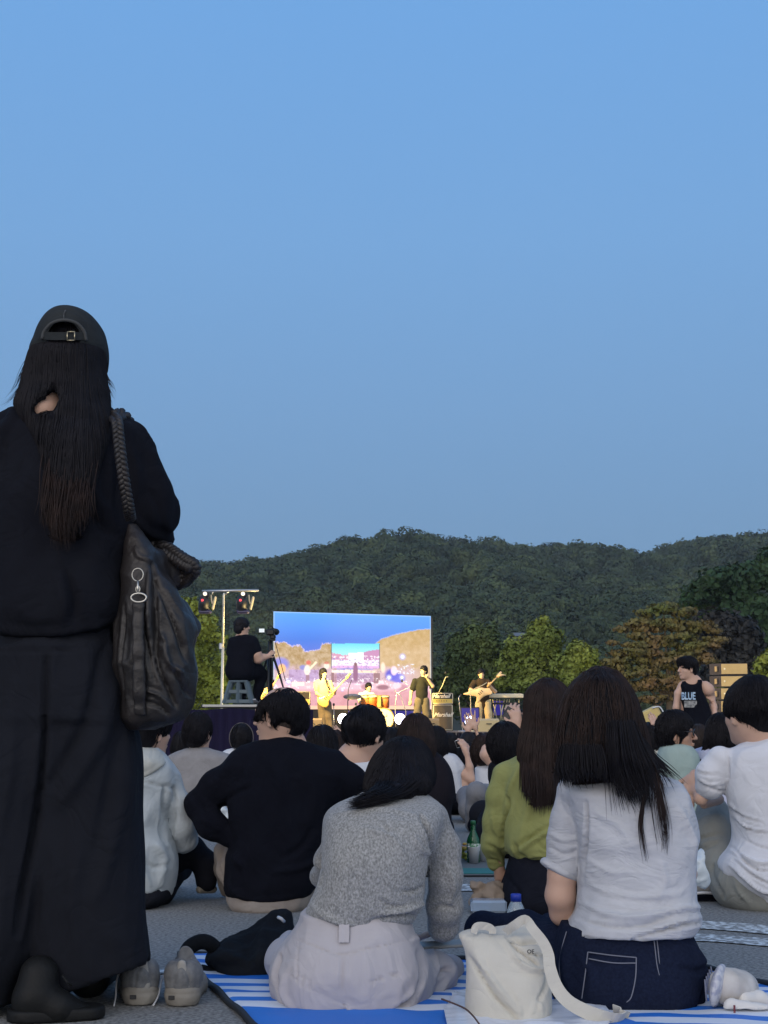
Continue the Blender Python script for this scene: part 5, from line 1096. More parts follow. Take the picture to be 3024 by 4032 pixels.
r1, c1, M1 = seated('man in a mid grey sweatshirt with a white collar showing, beyond the hoodie man', fW(9.5), (725, 235, .0), (.45, .9), [(395, 640, 815, .06), (420, 560, 880, .08), (460, 450, 1010, .10), (520, 380, 1120, .12), (700, 370, 1170, .14), (830, 370, 1170, .15)], c_gry, hk=1.02, seed=81, legs=m_black)
fw = fW(9.5); cl = MB(); a = np.linspace(0, 2 * np.pi, 25); cc = fw.p(728, 398, .02); cl.tube(np.array([cc + [.054 * math.cos(t), .05 * math.sin(t), .004 * math.sin(t)] for t in a]), .007, 8, False); cl.build('collar', c_wh, r1, True)
seated('small dark-haired person low down between the hoodie man and the grey sweatshirt man', fW(13.5), (533, 366, 0), (.1, 1), [(520, 490, 590, .05), (560, 400, 680, .10), (650, 380, 700, .12)], c_dk, 'bob', k=.93, res=.016, strand=250, seed=82)
r2, c2, M2 = seated('person in white with a thin headset band over round dark hair, before the navy skirt', fW(12.5), (1190, 300, 0), (.0, 1), [(400, 1130, 1250, .05), (430, 1010, 1370, .08), (480, 960, 1420, .11), (600, 950, 1430, .12)], c_wh, res=.015, strand=300, seed=83)
hb = MB(); f_ = fW(12.5); a = np.linspace(R(-40), R(220), 22); cc = f_.p(1190, 290, -.02); hb.tube(np.array([cc + [.104 * math.cos(t), 0, .128 * math.sin(t)] for t in a]), .004, 6); hb.build('headset_band', mat('dull plastic', (.12, .11, .10), .5), r2, True)
seated('person with a rounded dark bob just right of the black sweater man', fI(8.2), (330, 488, 0), (.1, 1), [(610, 270, 400, .05), (650, 190, 500, .10), (740, 170, 520, .13)], c_dk, 'bob', hk=1.0, k=1.02, res=.012, strand=500, seed=84)
seated('brown-haired person half hidden behind the rounded dark bob, pointing a hand upward', fI(9.4), (432, 490, 0), (.3, 1), [(600, 390, 480, .05), (640, 320, 560, .10), (720, 310, 570, .12)], c_dk, 'bob', m_hairb, k=.95, res=.014, strand=300, seed=85,
       arms=[([(560, 620, 0), (520, 520, -.02), (492, 400, -.02)], [36, 30, 24])], hands=[((490, 392, -.02), (-.75, 0, .65), (0, -1, 0), 1, .6, .62, .4)])
r3, c3, M3 = seated('woman with hair gathered up and bare nape in a wide-necked white top', fI(6.9), (665, 372, 0), (.62, .78), [(500, 470, 700, .07, .02), (530, 405, 760, .085), (600, 380, 800, .11), (700, 400, 830, .13), (800, 400, 830, .13)], c_wh, 'bun', k=1.02, pitch=-.25, seed=86, strand=900, res=.009,
       arms=[([(600, 440, .02), (580, 540, .0)], [70, 110]), ([(440, 560, 0), (760, 570, 0)], [36, 36]), ([(560, 560, 0), (590, 640, 0)], [120, 120])], neckline=((600, 495, -.02), (.105, .16, .068)), neck=(600, 560, .02), hairpts=([(640, 270, .02), (580, 310, -.02), (545, 370, -.02)], [60, 58, 36]))
seated('dark-haired person showing only between the updo woman and the purple-lit hair', fI(9.0), (850, 478, 0), (0, 1), [(600, 800, 900, .05), (640, 740, 970, .1), (700, 730, 980, .12)], c_dk, 'bob', k=.97, res=.014, strand=300, seed=87)
seated('woman in a black top whose dark hair catches purple stage light', fI(7.15), (1052, 420, 0), (.15, 1), [(500, 950, 1200, .07), (560, 830, 1265, .1), (650, 780, 1320, .12), (760, 760, 1350, .14), (860, 760, 1356, .14), (950, 770, 1325, .14)], cloth('black brown top', (.014, .012, .016)), 'long', m_hairb, k=.98, hairlen=.12, ls=.12, seed=88, strand=1200, res=.010)
seated('young woman in a white tee with a chin-length bob lifting a phone in one hand', fU(11.5), (400, 250, 0), (.35, .94), [(385, 420, 560, .06), (420, 400, 650, .09), (500, 430, 700, .11), (600, 480, 720, .12), (800, 560, 735, .12), (950, 580, 775, .12), (1100, 560, 780, .13)], c_wh, 'bob', k=1.0, seed=89, strand=900, res=.009, legs=m_black,
       sleeves=[([(600, 460, .0), (690, 580, -.02)], [70, 80])], arms=[([(640, 540, .0), (740, 660, -.03), (850, 735, -.05)], [55, 66, 56]), ([(850, 725, -.05), (825, 560, -.05), (790, 390, -.05)], [52, 45, 30])],
       hands=[((785, 385, -.05), (-.35, .1, 1), (.6, -.8, .2), 1, .9, .95)], hairpts=([(430, 300, -.03), (470, 420, -.05), (560, 440, -.06)], [75, 40, 8]))
seated('short-haired person with one ear showing right of the white tee bob', fU(14.0), (560, 292, 0), (-.3, .95), [(470, 500, 640, .06), (510, 430, 720, .1), (640, 400, 760, .12)], c_dk, k=.98, res=.013, strand=400, seed=90)
seated('young woman in profile with blunt black fringe and grey top, looking up to the right', fU(17.0), (835, 258, 0), (.97, .25), [(390, 800, 900, .06), (430, 740, 960, .1), (600, 720, 980, .12)], cloth('blue grey top', (.17, .19, .21)), 'long', k=1.0, pitch=.18, res=.010, strand=400, hairlen=.2, seed=91, bangs=True, facef=False)
seated('person with brown hair and bare shoulder in a white vest, grey trousered knee drawn up', fU(10.5), (1030, 370, 0), (.5, .86), [(540, 960, 1100, .06), (570, 900, 1160, .09), (600, 890, 1180, .11), (750, 890, 1190, .12), (850, 900, 1190, .12)], c_wh, 'short', m_hairb, k=1.0, ls=.12, seed=92, strand=500, res=.010, legs=cloth('grey jersey', (.17, .175, .19)),
       arms=[([(1040, 330, -.12), (1050, 400, -.14), (1100, 480, -.14)], [60, 85, 75])])
def raised_knee():
    f = fU(9.6); r = [o for o in bpy.data.objects if o.get('label', '').startswith('person with brown hair and bare')][0]
    q = Sdf(.03); f.limb(q, [(1010, 1260, .2), (920, 910, .0)], [110, 130]); f.limb(q, [(910, 900, .0), (860, 1100, .02), (850, 1330, .05)], [125, 85, 75]); f.limb(q, [(900, 860, .0), (1050, 900, .15)], [90, 120])
    q.fold([f.p(890, 950), f.p(930, 1050), f.p(960, 1150)], f.r(14), -.01); q.wrinkle((12, 12, 8), .006, 93); q.build('knee', .010, cloth('grey jersey', (.17, .175, .19)), r)
    s = Sdf(.03); f.limb(s, [(960, 1250, -.04), (900, 1330, -.02)], [130, 100]); s.build('shoe', .010, m_black, r)
raised_knee()
seated('short-haired man in black with a reddened ear, left of the olive shirt', fU(7.7), (1285, 335, 0), (-.25, .96), [(440, 1240, 1400, .07), (500, 1120, 1480, .1), (560, 1075, 1560, .12), (700, 1065, 1580, .14), (850, 1070, 1580, .14)], c_dk, 'short', k=1.04, hk=1.06, pitch=-.15, ls=.06, seed=94, strand=900, res=.010)
fF = Fig(cF, 8.4)
r5, c5, M5 = seated('person hidden behind the long brown hair, both hands lifted to take a photo', fF, (1290, 1320, 0), (0, 1), [(1480, 1240, 1340, .06), (1530, 1150, 1440, .1), (1650, 1130, 1450, .12)], c_dk, 'bob', res=.014, strand=0, seed=95,
       arms=[([(1180, 1560, 0), (1090, 1480, .0), (1075, 1340, -.02)], [34, 30, 26]), ([(1200, 1600, 0), (1020, 1450, .05), (1000, 1310, .02)], [30, 26, 22])], hands=[((1085, 1330, -.02), (-.25, .1, 1), (.2, -1, 0), -1, 1.0, 1.0, .5), ((1000, 1300, .02), (.1, .1, 1), (-.2, -1, 0), 1, .8, .9, .5)])
m_glass_dark = mat('phone glass', (.01, .01, .012), .15, spec=.6); m_pale = mat('pale plastic', (.55, .56, .58), .4)
def phone(f, x, y, dy, w, h, tilt, label, m=None):
    c_ = f.p(x, y, dy); root = empty('phone', c_, label, 'phone'); b = MB(); b.box(c_, (w, .009, h), rot=(0, tilt, 0), bev=.003); b.build('phone_body', m or m_pale, root)
    s = MB(); s.box(c_ + [0, -.0055, 0], (w * .9, .001, h * .94), rot=(0, tilt, 0)); s.build('screen', m_glass_dark, root); return root
phone(fF, 1048, 1232, .0, .145, .072, .55, 'phone held sideways in two raised hands beside the long brown hair', mat('dark phone case', (.02, .02, .025), .4))
phone(fU(11.5), 672, 262, -.04, .06, .035, 1.2, 'small phone gripped by the woman in the white tee')
seated('man in profile with black glasses and fringe in a mint green tee, facing right', fX(9.0), (890, 578, 0), (.96, -.28), [(740, 700, 1010, .07, .02), (775, 640, 1120, .09), (850, 600, 1190, .11), (950, 570, 1245, .12), (1100, 560, 1250, .13), (1244, 570, 1240, .13)], cloth('mint green tee', (.26, .34, .32), var=((.29, .37, .35), 16)), 'short', k=1.06, hk=1.07, seed=96, strand=1100, res=.008, sk=m_skin2, bangs=True)
def glasses():
    r = [o for o in bpy.data.objects if o.get('label', '').startswith('man in profile')][0]; f = fX(9.0); c_ = f.p(890, 578, 0); M = frame((.96, -.28)); g = MB()
    L = lambda a, b_, d: c_ + M @ (np.array([a, b_, d]) * 1.06)
    for sx in (1, -1):
        an = np.linspace(0, 2 * np.pi, 19); g.tube(np.array([L(sx * .033 + .024 * math.cos(t), .104 - .006 * abs(math.cos(t)), .006 + .019 * math.sin(t)) for t in an]), .0042, 6, False); g.tube([L(sx * .058, .098, .012), L(sx * .078, .04, .012), L(sx * .080, -.005, .008)], .0036, 6)
    g.tube([L(-.010, .108, .008), L(.010, .108, .008)], .0036, 6); g.build('glasses', mat('black acetate', (.02, .018, .018), .25, spec=.6), r, True)
glasses()
seated('dark-haired person in a cream top behind the long-haired woman, hand at the nape', fX(10.2), (440, 688, 0), (-.1, 1), [(700, 400, 560, .06), (730, 380, 620, .09), (800, 350, 665, .11), (950, 340, 670, .12)], cloth('cream top', (.50, .50, .44)), 'bob', k=.95, res=.012, strand=400, seed=97,
       arms=[([(640, 720, .03), (560, 620, -.02), (540, 540, -.04)], [48, 40, 28])], hands=[((545, 570, -.05), (-.1, 0, 1), (.5, -.8, 0), 1, .5, .9)])
seated('person with warm brown bobbed hair just beyond the glasses of the mint tee man', fX(10.6), (1240, 700, 0), (0, 1), [(790, 1190, 1300, .06), (830, 1130, 1370, .1), (950, 1120, 1380, .12)], c_dk, 'bob', mat('warm brown hair', (.024, .016, .013), .5, spec=.25), k=.93, res=.013, strand=400, seed=98)
seated('woman with straight black hair over a pale blue blouse, left of the white tee man', fN(9.2), (1120, 860, 0), (-.15, 1), [(975, 1000, 1220, .06), (1000, 870, 1330, .09), (1050, 800, 1400, .11), (1200, 800, 1420, .12)], cloth('pale blue white blouse', (.45, .48, .62)), 'long', k=1.05, hk=1.05, hairlen=.02, seed=99, strand=1100, res=.010, hairpts=([(1000, 820, -.03), (960, 940, -.06), (880, 1120, -.08)], [40, 22, 6]))
for o in [o for o in bpy.data.objects if o.get('category') == 'person' and False]: pass
# hands up far away in the crowd
seated('far-off person whose two raised hands show against the blue floor light', Fig(cU, 15.0), (800, 270, 0), (0, 1), [(310, 760, 850, .05), (350, 700, 900, .1), (450, 690, 910, .12)], c_dk, 'short', k=1, res=.018, strand=0, seed=100,
       arms=[([(900, 330, 0), (940, 180, 0), (905, 60, 0)], [22, 20, 16]), ([(720, 330, 0), (740, 200, 0), (800, 110, 0)], [22, 20, 16])], hands=[((900, 60, 0), (-.4, 0, 1), (0, -1, 0), 1, .2, 1.1, 1.0), ((805, 110, 0), (.2, 0, 1), (0, -1, 0), -1, .2, 1.1, 1.0)])
# more rows of heads nearer the stage
for i, (x, y, Y, lab) in enumerate([(1245, 2905, 13.0, 'dark head low between the round bob and the updo woman'), (1500, 2915, 14.0, 'dark head just visible left of the purple-lit hair'), (1835, 2945, 12.0, 'dark head tucked behind the girl with the fringe'),
                                    (1010, 2925, 15.0, 'dark head before the navy skirt at the black sweater shoulder'), (2570, 2930, 13.0, 'dark head left of the man in glasses'), (1850, 2905, 16.0, 'dark head beneath the yellow monitor'),
    (1582, 2925, 10.5, 'dark head between the purple-lit hair and its left neighbour'), (1735, 2910, 15.5, 'small dark head under the speaker cabinet'), (1975, 2905, 14.5, 'small dark head under the right wedge monitor'), (2490, 2930, 11.5, 'dark head at the edge of the linen woman hair'), (2795, 2925, 12.5, 'dark head between glasses and the white tee man'), (1310, 2900, 16.5, 'small distant head below the cymbal stand')]):
    f = Fig(crop(0, 0, 1), Y); s = 5600 / Y; y += 42
    seated(lab, f, (x, y, 0), (0, 1), [(y + .13 * s, x - .06 * s, x + .06 * s, .05), (y + .18 * s, x - .19 * s, x + .19 * s, .1), (y + .35 * s, x - .21 * s, x + .21 * s, .12)], [c_dk, c_wh, c_gry][i % 3], ['short', 'bob'][i % 2], res=.016, strand=200, seed=110 + i)

# ------------------------------------------------------------------ man in the sleeveless top
def sleeveless_man():
    f = Fig(cS, 16.0); c_ = f.p(670, 532, 0); M = frame((-.93, -.36), .0, 0); base = f.p(760, 1500, 0); root = person((base[0], 16.0, 0), 'smiling man on his feet in a black sleeveless top printed BLUE, beside the speaker stack')
    L = lambda a, b_, d: c_ + M @ np.array([a, b_, d])
    b = Sdf(.02); head_prims(b, c_, M, 1.02, neck=f.p(800, 900, .02), nr=.060); b.limb([f.p(800, 930, .02), f.p(820, 1500, 0)], [.12, .14], fl=.6)
    f.limb(b, [(560, 970, 0), (440, 1150, -.02), (400, 1500, -.03), (330, 1750, .0)], [120, 85, 80, 55]); f.limb(b, [(1130, 980, 0), (1200, 1060, 0), (1280, 1250, .10)], [140, 150, 100]); f.limb(b, [(1290, 1260, .10), (1350, 1500, .0), (1370, 1750, -.08)], [80, 75, 60])
    hand_prims(b, f.p(1340, 1380, .02), (-.5, -.3, .7), (.3, -1, 0), 1, 1.0, .9, .5); hand_prims(b, f.p(330, 1760, 0), (0, -.1, -1), (-.5, -1, 0), 1, .4)
    b.build('body', .009, m_skin, root)
    e = MB()
    for sx in (1, -1): e.tube([L(sx * .018, .087, .014), L(sx * .032, .086, .018), L(sx * .046, .078, .014)], .0028, 6)
    for sx in (1, -1): e.tube([L(sx * .016, .092, .032), L(sx * .034, .092, .037), L(sx * .052, .080, .031)], .003, 6)
    e.build('brow', m_hair, root, True)
    mo = MB(); mo.tube([L(-.024, .088, -.060), L(0, .098, -.066), L(.024, .088, -.060)], .0035, 6); mo.build('mouth', mat('teeth and lips', (.45, .28, .25), .4), root, True)
    t = Sdf(.03); t.loft([f.row(770, 930, 1000, .04, .04), f.row(850, 560, 1050, .08, .02), f.row(950, 480, 1040, .10, 0), f.row(1100, 490, 1060, .115, 0), f.row(1300, 520, 1150, .125, 0), f.row(1600, 560, 1260, .14, 0), f.row(1900, 560, 1300, .15, 0), f.row(2300, 540, 1320, .15, 0)], p=2.6)
    t.cutout(('e', f.p(790, 840, -.05), np.array([.068, .12, .045]), np.eye(3), 0)); t.wrinkle((9, 9, 7), .005, 120); tp = t.build('sleeveless_top', .009, m_black, root)
    h = Sdf(.025); h.ell(L(0, -.015, .05), (.094, .112, .092), M); h.ell(L(0, -.06, -.01), (.08, .065, .085), M); h.ell(L(0, .06, .085), (.07, .05, .035), M); h.cutout(('e', L(0, .12, -.045), np.array([.12, .075, .085]), M, 0))
    for sx in (1, -1): h.cutout(('e', L(sx * .09, .025, -.05), np.array([.04, .045, .045]), M, 0))
    hv = h.build('hair', .008, m_hair, root); strands(h, L(0, 0, .09), 'hair_strand', m_hair, hv, 500, 12, .014, .002, .004, rr=.08, seed=121, spread=.9, endlift=.012)
    q = Sdf(.04); x0 = base[0]
    for sx in (-1, 1): q.limb([(x0 + sx * .1, 16.05, .68), (x0 + sx * .15, 15.9, .38), (x0 + sx * .13, 16.1, .06)], [.12, .09, .06])
    q.build('trousers', .015, cloth('dark trousers', (.012, .013, .018)), root)
    return tp
tp_ = sleeveless_man()
def text_mesh(txt, size, m, name, parent, M4, extrude=.002, shear=0.0, bold=0.0, sx=1.0):
    cu = bpy.data.curves.new(name, 'FONT'); cu.body = txt; cu.size = size; cu.extrude = extrude; cu.shear = shear; cu.offset = bold; cu.align_x = 'CENTER'; cu.align_y = 'CENTER'; cu.resolution_u = 3
    o = bpy.data.objects.new(name, cu); COL.objects.link(o); bpy.context.view_layer.update()
    me = bpy.data.meshes.new_from_object(o.evaluated_get(bpy.context.evaluated_depsgraph_get())); bpy.data.objects.remove(o); bpy.data.curves.remove(cu)
    me.transform(Matrix.Diagonal((sx, 1, 1, 1))); me.transform(M4); me.materials.clear(); me.materials.append(m)
    r = bpy.data.objects.new(name, me); COL.objects.link(r)
    if parent: adopt(r, parent)
    return r
def facing(c_, yaw=0.0, pitch=0.0): return Matrix.Translation([float(v) for v in c_]) @ Euler((math.pi / 2 + pitch, 0, yaw)).to_matrix().to_4x4()
m_print = mat('pale blue shirt print', (.42, .55, .68), .8, var=((.16, .26, .40), 22, .12)); m_print2 = mat('grey shirt print', (.10, .105, .11), .8, var=((.34, .34, .33), 30, .14))
fS = Fig(cS, 16.0)
text_mesh('BLUE', .112, m_print, 'print_lettering', tp_, facing(fS.p(705, 1225, -.135)), .003, 0, .0035, .62)
pr = MB(); pr.box(fS.p(760, 1420, -.132), (.14, .006, .075), bev=.002); pr.build('print_picture', m_print2, tp_)
# ================================================================== things on the ground
def striped_mat():
    P0 = onground(700, 3768)[:2]; P1 = onground(2690, 3800)[:2]; e0 = onground(971, 4023)[:2] - P0; e1 = onground(3024, 3888)[:2] - P1
    e0 /= np.linalg.norm(e0); e1 /= np.linalg.norm(e1); Ln = 1.9; n, k = 90, 110
    m = bpy.data.materials.new('blue and white woven plastic'); m.use_nodes = True; nt_ = m.node_tree; p = nt_.nodes['Principled BSDF']; at_ = nt_.nodes.new('ShaderNodeAttribute'); at_.attribute_name = 'UVMap'
    uv = nt_.nodes.new('ShaderNodeUVMap'); sp = nt_.nodes.new('ShaderNodeSeparateXYZ'); nt_.links.new(uv.outputs[0], sp.inputs[0]); nt_.nodes.remove(at_)
    def mth(op, a, b=None):
        x = nt_.nodes.new('ShaderNodeMath'); x.operation = op
        for i, v in enumerate((a, b)):
            if v is None: continue
            if isinstance(v, (int, float)): x.inputs[i].default_value = v
            else: nt_.links.new(v, x.inputs[i])
        return x.outputs[0]
    ns = nt_.nodes.new('ShaderNodeTexNoise'); ns.inputs['Scale'].default_value = 9; nt_.links.new(uv.outputs[0], ns.inputs[0])
    vv = mth('ADD', sp.outputs[1], mth('MULTIPLY', mth('SUBTRACT', ns.outputs[0], .5), .006))
    st_ = mth('LESS_THAN', mth('FRACT', mth('MULTIPLY', vv, 1 / .125)), .44); wide = mth('MULTIPLY', mth('GREATER_THAN', vv, .885), mth('MULTIPLY', mth('LESS_THAN', vv, 1.10), mth('LESS_THAN', sp.outputs[0], .86))); f_ = mth('MAXIMUM', st_, wide)
    mx = nt_.nodes.new('ShaderNodeMix'); mx.data_type = 'RGBA'; nt_.links.new(f_, mx.inputs[0]); mx.inputs[6].default_value = (.60, .65, .74, 1); mx.inputs[7].default_value = (.014, .15, .56, 1); nt_.links.new(mx.outputs[2], p.inputs['Base Color']); p.inputs['Roughness'].default_value = .55
    u, v = np.meshgrid(np.linspace(0, 1, n), np.linspace(0, Ln, k), indexing='ij'); A = P0[None, None] + e0 * v[..., None]; B = P1[None, None] + e1 * v[..., None]; XY = A * (1 - u[..., None]) + B * u[..., None]
    W = np.stack([XY[..., 0] * 3, XY[..., 1] * 4, u * 0], -1); Z = .010 + .007 * vnoise(W, 5) + .003 * vnoise(W * 4, 6)
    edge = np.minimum(u, 1 - u); Z = np.where(edge < .01, .008, Z)
    V = np.concatenate([XY, Z[..., None]], -1).reshape(-1, 3); i, j = np.meshgrid(np.arange(n - 1), np.arange(k - 1), indexing='ij'); q = (i * k + j).ravel()
    root = empty('picnic_mat', (*((P0 + P1) / 2), 0), 'blue and white striped picnic mat with black piping under the two women', 'picnic mat')
    o = mesh('woven_sheet', V, np.stack([q, q + 1, q + k + 1, q + k], 1), m, root); ul = o.data.uv_layers.new(name='UVMap'); li = np.zeros(len(o.data.loops), int); o.data.loops.foreach_get('vertex_index', li)
    UV = np.stack([u.ravel() * 1.5, v.ravel()], 1)[li]; ul.data.foreach_set('uv', UV.ravel())
    mb_ = mat('black piping', (.012, .014, .018), .7); ms = mat('mat underside', (.03, .035, .04), .8)
    E = MB(); L_ = [np.array([*(P0 + e0 * t), .009 + .003 * math.sin(t * 22)]) for t in np.linspace(0, Ln, 40)]; Rr = [np.array([*(P1 + e1 * t), .009 + .003 * math.sin(t * 17)]) for t in np.linspace(0, Ln, 40)]; T_ = [np.array([*(P0 * (1 - t) + P1 * t), .009]) for t in np.linspace(0, 1, 20)]
    E.tube(L_[::-1] + T_[1:-1] + Rr, .009, 8); E.build('piping', mb_, root, True)
striped_mat()
m_sole = mat('worn beige rubber', (.24, .225, .195), .75, var=((.16, .15, .135), 14), bump=(60, .4, .003)); m_mesh = cloth('greyish trainer mesh', (.10, .105, .115), var=((.17, .175, .18), 60)); m_nvy = cloth('navy lining', (.02, .025, .06))
def trainer(px, py, ang, label):
    c_ = onground(px, py); root = empty('trainer', c_, label, 'shoe', 'pair of worn trainers')
    d = np.array([math.sin(ang), math.cos(ang), 0]); w = np.array([d[1], -d[0], 0]); P = lambda a, b, z: c_ + w * a + d * b + np.array([0, 0, z])
    so = Sdf(.012); so.limb([P(0, .045, .026), P(.0, .13, .022)], [.046, .040], fl=1); so.limb([P(0, .13, .022), P(.004, .22, .02)], [.042, .048]); so.cutout(('plane', c_ + [0, 0, .002], np.array([0, 0, -1.0]))); so.cutout(('plane', c_ + [0, 0, .046], np.array([0, 0, 1.0])))
    so.fold([P(-.05, 0, .032), P(.05, 0, .032)], .003, -.003); so.wrinkle((60, 60, 60), .0012, 4); sl = so.build('sole', .004, m_sole, root)
    u = Sdf(.02); u.limb([P(0, .05, .052), P(0, .044, .070)], [.042, .042]); u.ell(P(0, .056, .082), (.0435, .056, .034)); u.limb([P(0, .05, .055), P(0, .14, .055), P(.002, .23, .040)], [.040, .040, .036]); u.limb([P(0, .12, .07), P(0, .17, .055)], [.032, .03])
    u.limb([P(0, .135, .06), P(0, .118, .112)], [.026, .020], fl=.5); u.cutout(('e', P(0, .066, .122), np.array([.033, .050, .034]), np.eye(3), 0)); u.cutout(('plane', c_ + [0, 0, .040], np.array([0, 0, -1.0])))
    for x in (-.022, .022): u.fold([P(x, 0, .045), P(x * .8, 0, .075), P(x * .3, 0, .10)], .004, -.004)
    u.wrinkle((50, 50, 50), .0015, 5); up = u.build('upper', .004, m_mesh, root)
    ht = Sdf(.008); ht.limb([P(0, .012, .052), P(0, .006, .104)], [.020, .011], fl=.4); ht.build('heel_tab', .003, mat('pale heel plastic', (.26, .255, .24), .5), up)
    li = Sdf(.01); li.ell(P(0, .062, .070), (.027, .040, .012)); li.build('lining', .004, m_nvy, up)
    lc = MB(); g = np.random.default_rng(int(px))
    for k in range(4): y_ = .105 + .02 * k; lc.tube(spline([P(-.03, y_, .085 - .004 * k), P(0, y_ + .004, .098 - .005 * k), P(.03, y_, .085 - .004 * k)], 8), .0028, 6)
    lc.build('lace', mat('pale laces', (.45, .46, .48), .8), up, True)
    ls = MB(); ls.tube(spline([P(-.03, .12, .085), P(-.055, .09, .06), P(-.062, .05, .02), P(-.070, .01, .004)], 14), .0024, 6); ls.build('loose_lace', mat('pale laces', (.45, .46, .48), .8), up, True)
    mk = MB(); mk.box(P(-.024, .003, .024), (.016, .004, .010), bev=.001); mk.build('heel_mark', mat('dark mark', (.02, .02, .022), .6), sl)
trainer(*cC(1095, 1882), R(-16), 'left trainer of the worn beige pair beside the trouser hem')
trainer(*cC(1390, 1890), R(-3), 'right trainer of the worn beige pair, nearest the striped mat')
def black_bag():
    f = Fig(cT, 4.25); m = cloth('black canvas', (.008, .009, .012), var=((.013, .015, .018), 6), bump=(200, .3, .002)); root = empty('canvas_bag', (f.p(900, 900)[0], 4.25, 0), 'slumped black canvas bag with a handle loop and green panel on the mat', 'bag')
    b = Sdf(.03); b.loft([f.row(145, 1240, 1440, .04, .12), f.row(260, 1120, 1460, .07, .10), f.row(400, 930, 1480, .10, .07), f.row(540, 640, 1500, .12, .04), f.row(640, 420, 1500, .13, .01), f.row(780, 430, 1500, .13, 0), f.row(900, 480, 1480, .13, 0), f.row(1020, 560, 1460, .11, 0), f.row(1085, 760, 1400, .07, 0)], p=2.3)
    b.wrinkle((10, 10, 10), .012, 3, True); b.wrinkle((30, 30, 30), .003, 4)
    for pts, a_ in [([(960, 440), (980, 620), (1040, 850)], -.012), ([(1110, 400), (1110, 620), (1060, 860)], .010), ([(560, 780), (760, 740), (900, 800)], -.010)]: b.fold([f.p(*q) for q in pts], .02, a_)
    bd = b.build('bag_body', .008, m, root)
    hd = MB(); P = spline(np.array([f.p(500, 620, -.02), f.p(400, 540, -.03), f.p(290, 525, -.03), f.p(160, 590, -.03), f.p(105, 690, -.03), f.p(130, 800, -.02), f.p(230, 960, -.02), f.p(340, 920, -.05), f.p(480, 990, -.06)]), 40)
    hd.tube(P, .0135, 8, flat=1.6); hd.build('handle', m, root, True)
    g = Sdf(.01); f.limb(g, [(1140, 820, -.10), (1220, 720, -.10), (1310, 690, -.08)], [6, 24, 30], fl=.5); g.build('green_panel', .005, cloth('dark green fabric', (.012, .075, .035)), bd)
    tg = MB(); tg.tube([f.p(1310, 205, -.02), f.p(1350, 222, -.03), f.p(1390, 262, -.02)], .005, 6); tg.build('tag', m_pale, bd, True)
black_bag()
